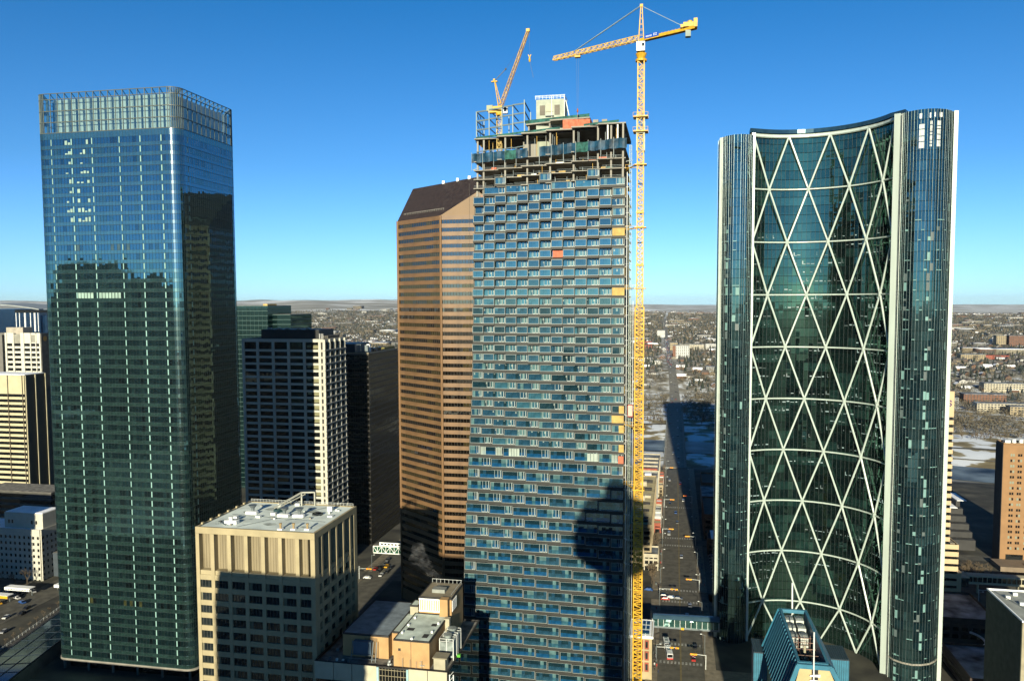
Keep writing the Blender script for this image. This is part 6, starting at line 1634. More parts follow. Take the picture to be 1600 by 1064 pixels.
def bus():
    t = thing('city_bus', (-1.9, 361, .04), 'white articulated bus with red trim in the left lane below the footbridge', 'bus', rz=math.radians(7)); wh = mat('bus_white', (.74, .75, .74), .4, var=.04)
    o = (0, 0, 0)
    link('front_body', MB().box(-1.3, 1.3, -10, -.7, .4, 3.1).mesh('front_body', wh), t); link('rear_body', MB().box(-1.3, 1.3, .7, 8, .4, 3.1).mesh('rear_body', wh), t)
    link('bellows', MB().box(-1.15, 1.15, -.7, .7, .6, 2.95).mesh('bellows', rubber), t)
    q = MB(); q.box(-1.32, -1.31, -9.5, -1, 1.5, 2.5); q.box(1.31, 1.32, -9.5, -1, 1.5, 2.5); q.box(-1.32, -1.31, 1, 7.6, 1.5, 2.5); q.box(1.31, 1.32, 1, 7.6, 1.5, 2.5); q.box(-1.15, 1.15, -10.03, -10.01, 1.3, 2.7); link('side_window', q.mesh('side_window', g_dark), t)
    q = MB(); q.box(-1.33, 1.33, -10.06, -9.4, .4, 1.1); link('front_bumper', q.mesh('front_bumper', red), t)
    q = MB()
    for y in (-7, 3, 5.6): q.box(-.7, .7, y, y+1.4, 3.1, 3.45)
    link('roof_unit', q.mesh('roof_unit', steelgrey), t); link('wheels', wheels_for(16, 2.5, (-.42, -.12, .35)), t)
bus()
def signal(x, y, dx, label, rz=0, heads=2):
    t = thing('traffic_signal', (x, y, .1), label, 'traffic signal', 'traffic signals on arms over the roads', rz=math.radians(rz))
    link('pole', MB().bar((0, 0, 0), (0, 0, 6.4), .28, n=6).mesh('pole', whitesteel), t); link('arm', MB().bar((0, 0, 6.2), (dx, 0, 6.5), .18, n=6).mesh('arm', whitesteel), t)
    hy = MATS['signal_yellow']
    for i in range(heads):
        f = 1-.26*i; q = MB().box(dx*f-.75, dx*f+.75, -.25, .2, 6.0, 6.7); h_ = link('signal_head', q.mesh('signal_head', hy), t)
        q = MB().box(dx*f-.6, dx*f-.25, -.32, -.26, 6.15, 6.5); link('lamp', q.mesh('lamp', emis('signal_red', (1, .05, .02), 1.5) if 'signal_red' not in MATS else MATS['signal_red']), h_)
    return t
SG = [(-6.8, 350, 9.2, 'signal arm over the bus'), (14.6, 440, -6.5, 'signal arm reaching in from the right above the second crosswalk'), (-6.8, 423, 9, 'signal arm over the red car at the junction'), (-6.8, 537, 6.6, 'signal arm on the left beyond the big crosswalk pair'), (14.6, 480 if False else 522, -6, 'signal arm from the shade side at the third junction'),
      (-6.8, 618, 7, 'signal arm on the left, fourth junction up the street'), (14.6, 632, -6, 'signal arm in shade, fourth junction'), (-6.8, 738, 6, 'signal arm at the left end before the bridge'), (-178, 424, 7, 'signal arm at the side street junction left of the white car'), (14.6, 345, -6, 'signal arm from the right near the bottom of the street')]
for x, y, dx, lab in SG: signal(x, y, dx, lab)
t = signal(160, 452, 9, 'signal arm over the shaded road by the striped tower')
def lamp(x, y, lab, g='street lamps', s=1):
    t = thing('street_lamp', (x, y, .1), lab, 'street lamp', g); link('pole', MB().bar((0, 0, 0), (0, 0, 9), .22, n=6).mesh('pole', steelgrey), t); link('arm', MB().bar((0, 0, 8.9), (2.2*s, 0, 9.4), .14).mesh('arm', steelgrey), t); link('lamp_head', MB().box(1.7*s-.4, 1.7*s+.4, -.2, .2, 9.25, 9.5).mesh('lamp_head', whitesteel), t)
for i, y in enumerate(range(346, 760, 34)): lamp(-6.6, y, 'grey street lamp on the left kerb of the central street', 'street lamps on the left kerb')
for i, y in enumerate(range(360, 760, 40)): lamp(14.7, y, 'grey street lamp on the shaded right kerb of the central street', 'street lamps on the right kerb', -1)
for i, (x, y) in enumerate(((-177, 418), (-176.6, 440), (-157.5, 440), (156, 440), (158, 425))): lamp(x, y, ('lamp at the side street corner by the block', 'lamp left of the truss footbridge queue', 'lamp by the foot of the granite tower', 'lamp below the covered footbridge', 'nearer lamp below the covered footbridge')[i])
# ---- people on the left pavement near the bus
def person_mesh():
    me = bpy.data.meshes.new('person')
    V = [(0, 0, .95), (0, 0, 1.2), (0, 0, 1.42), (0, 0, 1.52), (0, 0, 1.66), (0, 0, 1.74), (-.2, 0, 1.4), (-.27, .02, 1.12), (-.25, -.08, .86), (.2, 0, 1.4), (.27, .02, 1.12), (.25, -.08, .86), (-.1, 0, .88), (-.12, -.1, .48), (-.12, .02, .06), (-.12, -.12, .04), (.1, 0, .88), (.12, .12, .48), (.12, .2, .08), (.12, .1, .04)]
    Ed = [(0, 1), (1, 2), (2, 3), (3, 4), (4, 5), (2, 6), (6, 7), (7, 8), (2, 9), (9, 10), (10, 11), (0, 12), (12, 13), (13, 14), (14, 15), (0, 16), (16, 17), (17, 18), (18, 19)]
    rad = [.17, .17, .18, .07, .12, .1, .09, .07, .05, .09, .07, .05, .12, .08, .05, .045, .12, .08, .05, .045]
    me.from_pydata(V, Ed, []); o = bpy.data.objects.new('tmp', me); COL.objects.link(o); m = o.modifiers.new('s', 'SKIN')
    for i, r_ in enumerate(rad): o.data.skin_vertices[0].data[i].radius = (r_, r_*.8)
    o.data.skin_vertices[0].data[0].use_root = True
    o.modifiers.new('d', 'SUBSURF').levels = 1
    dg = bpy.context.evaluated_depsgraph_get(); dg.update(); ev = bpy.data.meshes.new_from_object(o.evaluated_get(dg)); bpy.data.objects.remove(o); return ev
PM = None
try: PM = person_mesh()
except Exception as ex: print('person', ex)
coat = [mat('coat_black', (.02, .02, .025), .9), mat('coat_red', (.5, .04, .03), .9), mat('coat_white', (.7, .7, .68), .9), mat('coat_navy', (.03, .05, .12), .9)]
skin = mat('skin', (.45, .26, .18), .7)
if PM:
    for i, (x, y, c_, r_, lab) in enumerate(((-7.2, 352, 0, 0, 'person in black walking beside the sandstone building'), (-6.9, 348.5, 0, 180, 'person in black nearest the bus rear'), (-7.4, 344, 2, 0, 'person in white coat below the two dark ones'), (-6.4, 343.2, 1, 20, 'person in red coat next to the one in white'), (-7.3, 339.5, 0, 0, 'person in black at the bottom of the pavement'), (-5.6, 338, 3, 90, 'person in navy stepping off the kerb'), (-7.6, 441, 3, 0, 'person in navy by the upper crosswalk'))):
        me = PM.copy(); me.materials.clear(); me.materials.append(coat[c_]); me.materials.append(skin)
        for p in me.polygons: p.material_index = 1 if p.center.z > 1.53 else 0; p.use_smooth = True
        o = link('person', me, None, (x, y, .14), math.radians(r_)); tag(o, lab, 'person')
if PM:
    pl = [PM.copy() for _ in coat]
    for i_, me in enumerate(pl):
        me.materials.clear(); me.materials.append(coat[i_]); me.materials.append(skin)
        for p in me.polygons: p.material_index = 1 if p.center.z > 1.53 else 0; p.use_smooth = True
    for i in range(26):
        o = link('person', random.choice(pl), None, (random.choice((random.uniform(-10.5, -6.8), random.uniform(14.6, 18))), random.uniform(370, 620), .14), random.random()*6.28); tag(o, 'person on the pavement further up the central street', 'person', 'people on the pavements up the street')
for i, (x, y) in enumerate(((-8.5, 356), (-8.2, 403), (-9, 446), (-7.5, 470), (-7.4, 500), (15.5, 410), (15.4, 455))):
    tag(link('litter_bin', MB().cyl(0, 0, 0, 1.1, .35, .4, 8).mesh('litter_bin', steelgrey), None, (x, y, .14)), 'grey litter bin on the pavement of the central street', 'litter bin', 'litter bins along the central street')
# ---- railway and glazed hall at lower left
def strip_box(name, p, q, w_, z0, z1, m, label=None, cat=None, parent=None):
    p = Vector(p); q = Vector(q); d = (q-p).normalized(); n = Vector((-d.y, d.x))*w_/2
    mb = MB().prism([tuple(p-n), tuple(q-n), tuple(q+n), tuple(p+n)][::1], z0, z1)
    return mb
A_, B_ = Vector((-300, 285)), Vector((-322, 380))
def off(v, s): d = (B_-A_).normalized(); return v+Vector((d.y, -d.x))*s
mb = strip_box('x', off(A_, 6), off(B_, 6), 10, .03, .5, roofdark); struct('railway_bed', mb, mat('ballast', (.10, .09, .08), .95, var=.3, scale=.8))
q = MB()
for s in (2.6, 4.1, 7.2, 8.7): a_, b_ = off(A_, s), off(B_, s); q.bar((a_.x, a_.y, .62), (b_.x, b_.y, .62), .14)
struct('rails', q, steelgrey)
t = thing('railway_fence', (A_.x, A_.y, 0), 'pale railway fence with regular posts beside the lower left road', 'fence')
q = MB(); a_, b_ = off(A_, .4), off(B_, .4); q.bar((a_.x, a_.y, 1.2), (b_.x, b_.y, 1.2), .15); q.bar((a_.x, a_.y, .6), (b_.x, b_.y, .6), .12); part('rail', q, whitesteel, t)
po = MB().bar((0, 0, 0), (0, 0, 1.4), .16).mesh('post', whitesteel)
for i in range(33): v = a_+(b_-a_)*i/32; link('post', po, t, (v.x-A_.x, v.y-A_.y, 0))
t = thing('platform_wall', (A_.x, A_.y, 0), 'low pale wall beyond the tracks with regular posts, lower left', 'wall')
v0, v1 = off(A_, 10.4), off(B_, 10.4); q = strip_box('w', v0, v1, .5, 0, 2.2, concrete); part('wall', q, concrete, t)
for i in range(25): v = v0+(v1-v0)*i/24; link('post', po, t, (v.x-A_.x, v.y-A_.y, 1.6))
t = thing('glass_roofed_hall', (-283, 320, 0), 'long blue glass roofed hall beside the tracks in the lower left corner', 'building')
AS = A_-(B_-A_)*.75; g1, g2 = off(AS, 11.5), off(B_, 11.5); g3, g4 = off(AS, 30), off(B_, 30)
part('roof_glass', MB().poly([(g1.x, g1.y, 6), (g3.x, g3.y, 6.6), (g4.x, g4.y, 6.6), (g2.x, g2.y, 6)]), glass('hall_glass', (.012, .035, .055), (.35, .5, .65), .15, .08), t)
q = MB()
for i in range(22):
    f = i/21; a_ = g1+(g2-g1)*f; b_ = g3+(g4-g3)*f; q.bar((a_.x, a_.y, 6.1), (b_.x, b_.y, 6.7), .14)
for s in (11.5, 17.7, 24, 30): a_, b_ = off(AS, s), off(B_, s); q.bar((a_.x, a_.y, 6.1+(s-11)*.03), (b_.x, b_.y, 6.1+(s-11)*.03), .25)
part('glazing_bar', q, mat('bar_dark_blue', (.03, .05, .07), .5), t)
part('side_wall', MB().prism([tuple(g1), tuple(g3), tuple(g4), tuple(g2)], 0, 5.9), concdark, t)
for k, (x, y, l_, z, lab) in enumerate(((-352, 366.5, 16, 4.2, 'larger white station canopy at lower left'), (-356, 357, 14, 3.4, 'smaller white canopy with a yellow edge at the left border'), (-333, 377, 10, 3.2, 'white canopy by the footpath below the white walled block'))):
    t = thing('station_canopy', (x, y, 0), lab, 'canopy'); link('roof', MB().box(-l_/2, l_/2, -2, 2, z, z+.4).mesh('roof', white), t)
    fa = MB().box(-l_/2, l_/2, -2.2, -2.02, z-1.1, z+.3); link('fascia', fa.mesh('fascia', white if k != 1 else MATS['signal_yellow']), t)
    for s in (-l_/2+.5, l_/2-.5): link('post', MB().bar((s, 0, 0), (s, 0, z), .3).mesh('post', steelgrey), t)
    q = MB()
    for i in range(int(l_)): q.box(-l_/2+.4+i, -l_/2+1.0+i, -2.26, -2.22, z-.8, z-.2)
    link('panel', q.mesh('panel', g_dark), t) if k == 0 else None
# ---- bare trees
def tree_proto(h, seed, leaves=True):
    r_ = random.Random(seed); tr = MB(); tw = MB()
    def grow(p, d, L, w_, depth):
        q = p+d*L; (tr if depth > 2 else tw).bar(p, q, w_, n=4 if depth > 2 else 3)
        if depth == 0: return
        for i in range(3 if depth > 1 else 3):
            a_ = r_.uniform(0, 6.28); s = r_.uniform(.35, .8); nd = (d+Vector((math.cos(a_)*s, math.sin(a_)*s, r_.uniform(-.1, .35)))).normalized()
            grow(p+d*L*r_.uniform(.6, 1), nd, L*r_.uniform(.58, .8), w_*.55, depth-1)
    grow(Vector((0, 0, 0)), Vector((0, 0, 1)), h*.33, h*.032, 5)
    return tr.mesh('trunk', bark), tw.mesh('crown', mat('twigs', (.20, .15, .095), .95, var=.3, scale=1.5))
TP = [tree_proto(10, s) for s in range(5)]
def tree(x, y, s, label, group, z=0., k=None):
    t = thing('bare_tree', (x, y, z), label, 'tree', group, random.random()*6.28); k = random.randrange(5) if k is None else k
    link('trunk', TP[k][0], t); link('crown', TP[k][1], t); t.scale = (s, s, s*random.uniform(.85, 1.1))
for y in (442, 447, 452, 457, 462, 468, 489, 495, 501, 507, 513, 519): tree(-10.5+random.uniform(-2, 1), y, random.uniform(.9, 1.2), 'bare brown tree in the clump on the left pavement of the central street', 'bare trees by the left pavement', .1)
for y in range(610, 760, 11): tree(-9.5, y, .8, 'bare street tree between the shops and the bridge', 'bare trees toward the bridge', .1)
for x, y in ((-372, 372), (-379, 376), (-386, 380), (-366, 378), (-392, 374), (-398, 381), (-361, 381)): tree(x, y, random.uniform(1.1, 1.5), 'bare tree in front of the white small-windowed building', 'bare trees by the white building')
for i in range(15): tree(170+random.uniform(-11, 13), 492+random.uniform(-8, 8), random.uniform(.8, 1.1), 'bare brown tree in the clump left of the brown hotel', 'bare trees by the brown hotel')
for i in range(16): f = i/15; v = off(A_, -1.5)+(off(B_, -1.5)-off(A_, -1.5))*f; tree(v.x, v.y, .45, 'small clipped dark tree in the row beside the railway fence', 'small trees beside the railway')
# ================================================================== 13. city behind the camera (seen in reflections, throwing shade)
obs = thing('observation_tower', (-6.8, -17.5, 0), 'round concrete observation tower the picture is taken from', 'tower')
part('shaft', MB().cyl(-6.8, -17.5, 0, 146, 7, 4.6, 24), concrete, obs)
part('pod', MB().cyl(-6.8, -17.5, 144, 150, 7, 15.5, 32), red, obs); part('pod', MB().cyl(-6.8, -17.5, 150, 157.3, 15.5, 16.3, 32), g_dark, obs); part('pod', MB().cyl(-6.8, -17.5, 162.5, 169, 15.8, 12, 32), red, obs)
part('pod_glazing', MB().cyl(-6.8, -17.5, 157.3, 162.5, 15.2, 15.2, 32), g_dark, obs); part('crown', MB().cyl(-6.8, -17.5, 169, 177, 6, 4, 16), concrete, obs)
south = [('added cream tower throwing shade on the sand coloured block, outside the picture', -137.5, -86.5, 18, 60, 119.5), ('broad dark office tower to the south west, outside the picture', -672, -612, -220, -180, 198), ('low broad base beside the dark south western tower, outside the picture', -745, -555, -260, -222, 172), ('added low grey block shading the foot of the rounded glass tower, outside the picture', -335, -186, 140, 200, 30),  # cream tower and low grey block: unseen, added and sized to throw shade
         ('added tower to the west shading the white walled block, outside the picture', -430, -356.5, 150, 235, 92), ('stepped dark tower far to the south west, outside the picture', -215, -160, -210, -150, 70), ('slab tower far south, outside the picture', -120, -70, -260, -200, 112), ('tall office tower south, outside the picture', 60, 110, -260, -210, 120),  # first one: unseen tower added to shade the white walled block
         ('squat block south east of the viewer, outside the picture', 24, 80, -10, 50, 46), ('wide block south by the railway, outside the picture', -300, -200, -120, -60, 60), ('tan hotel slab south, outside the picture', 130, 190, -80, -20, 90), ('far southern apartment tower, outside the picture', -380, -330, -420, -370, 96), ('second far southern apartment tower, outside the picture', 10, 50, -470, -420, 88), ('grey parkade on the avenue, outside the picture', -60, -15, 60, 130, 32)]
for k, (lab, x0, x1, y0, y1, z) in enumerate(south):
    banded(lab, x0, x1, y0, y1, z, 4, [cheap[4], cheap[1], cheap[2], concdark][k % 4], g_dark, 1.8)
dome = thing('domed_tower_top', (-642, -200, 198), 'stepped rounded top of the dark south western tower, outside the picture', 'tower')
for i_ in range(9): part('crown_step', MB().box(-672+i_*2.4, -612-i_*2.4, -218+i_*1.2, -182-i_*1.2, 198+[0, 1.6, 3, 4.2, 5.2, 6, 6.6, 7, 7.3][i_], 198+[1.6, 3, 4.2, 5.2, 6, 6.6, 7, 7.3, 7.5][i_]), concdark, dome)
for i_ in range(16):
    xx = -756+i_*13.5; hh = 170+22*math.exp(-((xx+642)/62)**2)+random.uniform(-4, 3); solo('city_block', MB().box(xx, xx+11, -300+random.uniform(-20, 20), -266, 0, hh), [concdark], 'dark slender tower in the far south western cluster, outside the picture', 'building', 'far south western towers')
for k in range(46):
    x = random.uniform(-1500, 1500); y = random.uniform(-1800, -300); w_ = random.uniform(20, 60)
    o = solo('city_block', MB().box(x, x+w_, y, y+w_*.8, 0, random.uniform(10, 60)), [cheap[k % 6]], 'distant building in the southern city, outside the picture', 'building', 'distant southern buildings')
# ================================================================== 14. beyond the river
def bearing(px): return math.radians(-11.06)+math.atan((px-812)/1240)
GAPS = [(-40, 110), (330, 660), (975, 1160), (1455, 1660)]
def pick_bearing(n):
    b = np.array([(bearing(a_), bearing(c_)) for a_, c_ in GAPS]); w_ = b[:, 1]-b[:, 0]; k = RNG.choice(len(GAPS), n, p=w_/w_.sum()); return b[k, 0]+RNG.random(n)*w_[k]
def scatter(n, d0, d1, powr=2.0):
    b = pick_bearing(n); u = RNG.random(n); d = (d0**powr+(d1**powr-d0**powr)*u)**(1/powr); return d*np.sin(b), d*np.cos(b)
rc = np.array([(c[0], c[1]) for c in ROADC])
def off_road(x, y, m): return np.abs(x-np.interp(y, rc[:, 1], rc[:, 0]))
def clump(x, y, s=140.): return np.sin(x/s+1.3*np.sin(y/(s*1.4)))+np.sin(y/(s*.8)+1.1*np.sin(x/s+2))
def merged(name, protos, X, Y, Z, S, H, mats_, ncol, rot=None):
    """one mesh of many small instances; protos: list of (verts, faces, face material slot or -1 = own colour)"""
    vs, fs, ms = [], [], []; base = 0; k = len(X); pi = RNG.integers(0, len(protos), k); col = RNG.integers(0, ncol, k); rot = RNG.random(k)*6.283 if rot is None else rot
    for p, (pv, pf, pm) in enumerate(protos):
        idx = np.where(pi == p)[0]
        if not len(idx): continue
        pv = np.array(pv); nv = len(pv); c, s = np.cos(rot[idx])[:, None], np.sin(rot[idx])[:, None]; S_ = S[idx][:, None]
        x = (pv[:, 0]*c-pv[:, 1]*s)*S_+X[idx][:, None]; y = (pv[:, 0]*s+pv[:, 1]*c)*S_+Y[idx][:, None]; z = pv[:, 2]*H[idx][:, None]+Z[idx][:, None]
        vs.append(np.stack([x, y, z], -1).reshape(-1, 3))
        for f, m_ in zip(pf, pm):
            fa = np.array(f)[None, :]+(np.arange(len(idx))*nv)[:, None]+base
            fs.append(fa); ms.append(np.where(m_ < 0, col[idx], m_)*np.ones(len(idx), int))
        base += nv*len(idx)
    V = np.concatenate(vs); nl = sum(f.size for f in fs); me = bpy.data.meshes.new(name)
    me.vertices.add(len(V)); me.vertices.foreach_set('co', V.astype(np.float32).ravel())
    loops = np.concatenate([f.ravel() for f in fs]); tot = np.concatenate([np.full(len(f), f.shape[1]) for f in fs]); start = np.concatenate([[0], np.cumsum(tot)[:-1]])
    me.loops.add(len(loops)); me.loops.foreach_set('vertex_index', loops.astype(np.int32)); me.polygons.add(len(tot)); me.polygons.foreach_set('loop_start', start.astype(np.int32))
    me.polygons.foreach_set('material_index', np.concatenate(ms).astype(np.int32))
    for m_ in mats_: me.materials.append(m_)
    me.update(calc_edges=True); me.validate(); return me
def ico(seed, sq=1.0):
    r_ = random.Random(seed); t_ = (1+5**.5)/2; v = [(-1, t_, 0), (1, t_, 0), (-1, -t_, 0), (1, -t_, 0), (0, -1, t_), (0, 1, t_), (0, -1, -t_), (0, 1, -t_), (t_, 0, -1), (t_, 0, 1), (-t_, 0, -1), (-t_, 0, 1)]
    f = [(0, 11, 5), (0, 5, 1), (0, 1, 7), (0, 7, 10), (0, 10, 11), (1, 5, 9), (5, 11, 4), (11, 10, 2), (10, 7, 6), (7, 1, 8), (3, 9, 4), (3, 4, 2), (3, 2, 6), (3, 6, 8), (3, 8, 9), (4, 9, 5), (2, 4, 11), (6, 2, 10), (8, 6, 7), (9, 8, 1)]
    o = []
    for p in v: q = Vector(p).normalized()*r_.uniform(.3, .56); o.append((q.x, q.y, .58+q.z*.95))
    o += [(-.05, 0, 0), (.05, 0, 0), (0, .05, .5)]; f = f+[(12, 13, 14)]
    keep = [g for g in f if r_.random() > .12]; return o, keep, [-1]*len(keep)
def shaggy(seed):
    """loose crown of separate small leaf/twig faces"""
    r_ = random.Random(seed); v, f = [], []
    for i in range(26):
        th = r_.uniform(0, 6.28); rr = r_.uniform(.05, .5)**.8; z = r_.uniform(.25, 1.0); rr *= math.sin(min(1, max(.05, (z-.12)/.9))*math.pi)**.5; c = Vector((rr*math.cos(th), rr*math.sin(th), z)); k = len(v)
        for j in range(3): d = Vector((r_.gauss(0, 1), r_.gauss(0, 1), r_.gauss(0, 1))).normalized()*r_.uniform(.10, .2); v.append(tuple(c+d))
        f.append((k, k+1, k+2))
    k = len(v); v += [(-.04, 0, 0), (.04, 0, 0), (.02, 0, .6), (0, -.04, 0), (0, .04, 0), (0, .02, .6)]; f += [(k, k+1, k+2), (k+3, k+4, k+5)]; return v, f, [-1]*len(f)
def cone(seed):
    r_ = random.Random(seed); n = 7; v = []; f = []
    for z0, z1, r0 in ((.1, .6, .26), (.35, .85, .2), (.62, 1.05, .13)):
        k = len(v); v.append((0, 0, z1)); v += [(r0*r_.uniform(.75, 1.15)*math.cos(6.283*i/n), r0*r_.uniform(.75, 1.15)*math.sin(6.283*i/n), z0+r_.uniform(-.04, .04)) for i in range(n)]
        f += [(k, k+1+i, k+1+(i+1) % n) for i in range(n)]
    return v, f, [-1]*len(f)
def gable(seed):
    r_ = random.Random(seed); a_, b_ = r_.uniform(.42, .5), r_.uniform(.5, .72); h = .52
    v = [(-a_, -b_, 0), (a_, -b_, 0), (a_, b_, 0), (-a_, b_, 0), (-a_, -b_, h), (a_, -b_, h), (a_, b_, h), (-a_, b_, h), (0, -b_, 1), (0, b_, 1)]
    f = [(0, 1, 5, 4), (1, 2, 6, 5), (2, 3, 7, 6), (3, 0, 4, 7), (4, 5, 8), (6, 7, 9), (5, 6, 9, 8), (7, 4, 8, 9)]
    w0 = [(-a_*.5, -b_-.01, .15), (-a_*.1, -b_-.01, .15), (-a_*.1, -b_-.01, .38), (-a_*.5, -b_-.01, .38), (a_*.15, -b_-.01, .15), (a_*.6, -b_-.01, .15), (a_*.6, -b_-.01, .38), (a_*.15, -b_-.01, .38)]
    k = len(v); v += w0; f += [(k, k+1, k+2, k+3), (k+4, k+5, k+6, k+7)]
    rf = 6 if seed == 1 else 7; return v, f, [-1, -1, -1, -1, -1, -1, rf, rf, 8, 8]
def flat(seed):
    r_ = random.Random(seed); a_, b_ = .5, r_.uniform(.5, 1.1); v = [(-a_, -b_, 0), (a_, -b_, 0), (a_, b_, 0), (-a_, b_, 0), (-a_, -b_, 1), (a_, -b_, 1), (a_, b_, 1), (-a_, b_, 1)]
    f = [(0, 1, 5, 4), (1, 2, 6, 5), (2, 3, 7, 6), (3, 0, 4, 7), (4, 5, 6, 7)]; m_ = [-1]*4+[r_.choice((6, 7))]
    for z_ in (.2, .55): k = len(v); v += [(-a_*.85, -b_-.01, z_), (a_*.85, -b_-.01, z_), (a_*.85, -b_-.01, z_+.18), (-a_*.85, -b_-.01, z_+.18)]; f.append((k, k+1, k+2, k+3)); m_.append(8)
    return v, f, m_
HM = [mat('house_'+str(i_), c_, .9, var=.25) for i_, c_ in enumerate(((.30, .27, .20), (.16, .10, .07), (.22, .22, .21), (.55, .54, .50), (.28, .23, .15), (.20, .12, .08)))]+[snow, mat('house_roof_grey', (.13, .12, .115), .9, var=.3), mat('window_dark', (.04, .045, .05), .4)]
TM = [mat('tree_brown', (.165, .145, .11), .95, var=.3, scale=.2), mat('tree_tan', (.22, .18, .115), .95, var=.3, scale=.2), mat('tree_grey', (.145, .145, .13), .95, var=.3, scale=.2), mat('conifer', (.034, .048, .034), .95, var=.3, scale=.2), mat('conifer_blue', (.045, .060, .058), .95, var=.3, scale=.2)]
gp = [gable(s) for s in range(5)]; fp = [flat(s) for s in range(3)]; sp_ = [shaggy(s) for s in range(6)]; ip = [ico(s) for s in range(5)]; cp_ = [cone(s) for s in range(3)]
def houses(n, d0, d1, pw=2.):
    x, y = scatter(n, d0, d1, pw); k = (y > 1400) & (off_road(x, y, 0) > 14); x, y = x[k], y[k]
    gx = np.round(x/14)*14+RNG.uniform(-2, 2, len(x)); gy = np.round(y/34)*34+np.where(np.round(x/14) % 2 == 0, 3, -3)+RNG.uniform(-2, 2, len(x)); return gx, gy
hx, hy = houses(1700, 1400, 3300); order = np.argsort(np.hypot(hx, hy)); hx, hy = hx[order], hy[order]
def one(proto, S, H, ci_):
    v, f, m_ = proto; q = MB(); q.v = [(a_*S, b_*S, c_*H) for a_, b_, c_ in v]; q.f = [tuple(g) for g in f]; q.m = [ci_ if mm < 0 else mm for mm in m_]; return q.mesh('house', HM)
HP = [one(gp[i % 5], 10+i % 4, 6.5+i % 3, i % 6) for i in range(18)]
for i in range(290):
    o = link('house', HP[i % 18], None, (float(hx[i]), float(hy[i]), float(hgt(hx[i], hy[i]))-.3), random.choice((0, math.pi/2))); sd_ = 'behind the white gridded tower' if hx[i] < -350 else ('left of the road north' if hx[i] < -10 else ('right of the road north' if hx[i] < 250 else 'above the river at right edge')); rf_ = 'snow roofed' if gp[(i % 18) % 5][2][6] == 6 else 'grey roofed'; tag(o, rf_+' small house among bare trees '+sd_, 'house', rf_+' houses '+sd_)
x, y = hx[290:], hy[290:]; x2, y2 = houses(8000, 2600, 7600, 1.6); x = np.concatenate([x, x2]); y = np.concatenate([y, y2]); left_h = (np.degrees(np.arctan2(x, y)) < -12) & (y > 5600); x, y = x[~left_h], y[~left_h]
n = len(x); S = RNG.uniform(9, 14, n)
me = merged('houses', gp, x, y, hgt(x, y)-.4, S, S*RNG.uniform(.5, .68, n), HM, 6, RNG.choice([0, math.pi/2], n)); tag(link('far_houses', me), 'thousands of small houses spreading over the plain to the horizon', 'houses', kind='stuff')
# larger flat buildings of the suburbs
x, y = scatter(300, 2200, 7500, 1.6); n = len(x); k = off_road(x, y, 0) > 40; x, y = x[k], y[k]; n = len(x); S = RNG.uniform(22, 60, n)
me = merged('far_blocks', fp, x, y, hgt(x, y)-.4, S, RNG.uniform(6, 16, n), HM, 6, RNG.choice([0, math.pi/2], n)); tag(link('far_blocks', me), 'scattered larger flat roofed buildings far out in the suburb', 'buildings', kind='stuff')
# trees: suburb
x, y = scatter(60000, 1380, 7000, 1.7); k = (off_road(x, y, 0) > np.where(y < 3000, 17, 10)) & (clump(x, y)+RNG.normal(0, .8, len(x)) > -1.3) & ~((np.degrees(np.arctan2(x, y)) < -12) & (y > 6300)); x, y = x[k], y[k]; n = len(x); H = RNG.uniform(6, 13, n)
def merge_trees(name, protos, x, y, H, S, mats_, nc, lab): tag(link(name, merged(name, protos, x, y, hgt(x, y)-.3, S, H, mats_, nc)), lab, 'trees', kind='stuff')
dec = RNG.random(n) < .60; near = np.hypot(x, y) < 3000
merge_trees('suburb_trees', sp_, x[dec & near], y[dec & near], H[dec & near], H[dec & near]*.9, TM, 3, 'bare brown trees filling the nearer suburb beyond the river')
merge_trees('far_suburb_trees', ip, x[dec & ~near], y[dec & ~near], H[dec & ~near], H[dec & ~near]*.8, TM, 3, 'bare trees of the far suburb')
merge_trees('conifers', cp_, x[~dec], y[~dec], H[~dec]*1.15, H[~dec]*1.1, [TM[3], TM[4]], 2, 'dark conifers mixed among the suburb trees')
# wooded river bluff
x, y = scatter(8200, 960, 1500, 2); k = (off_road(x, y, 0) > 13) & (clump(x, y, 42)+RNG.normal(0, .6, len(x)) > -.15) & (y > 985); x, y = x[k], y[k]
rx_, ry_ = scatter(5000, 900, 1500, 2); k = (rx_ > 200) & (ry_ > 990) & (clump(rx_, ry_, 30)+RNG.normal(0, .7, len(rx_)) > -.5); x = np.concatenate([x, rx_[k]]); y = np.concatenate([y, ry_[k]]); n = len(x); order = np.argsort(np.hypot(x, y))
for i in order[:150]: tree(float(x[i]), float(y[i]), random.uniform(.6, .95), 'bare tree on the river slopes '+('left of the bridge' if x[i] < 0 else 'right of the bridge' if x[i] < 200 else 'at the right edge'), 'bare trees on the river slopes '+('left of the bridge' if x[i] < 0 else 'right of the bridge' if x[i] < 200 else 'at the right edge'), float(hgt(x[i], y[i]))-.2)
r_ = order[150:]; H = RNG.uniform(5, 10, len(r_)); merge_trees('bluff_woods', sp_, x[r_], y[r_], H, H*1.0, TM[:3], 3, 'tangle of brown bare trees and scrub on the river bluff')
for (x_, y_) in ((-37, 1190), (70, 1085), (56, 1065), (38, 1070), (64, 1100)):
    q = MB(); q.v = [(a_*9, b_*9, c_*11) for a_, b_, c_ in cp_[0][0]]; q.f = [tuple(g) for g in cp_[0][1]]; q.m = [0]*len(q.f)
    tag(link('conifer', q.mesh('conifer', TM[3]), None, (x_, y_, float(hgt(x_, y_)))), 'dark conifer standing alone in the snowy park by the river', 'tree', 'lone conifers in the river park')
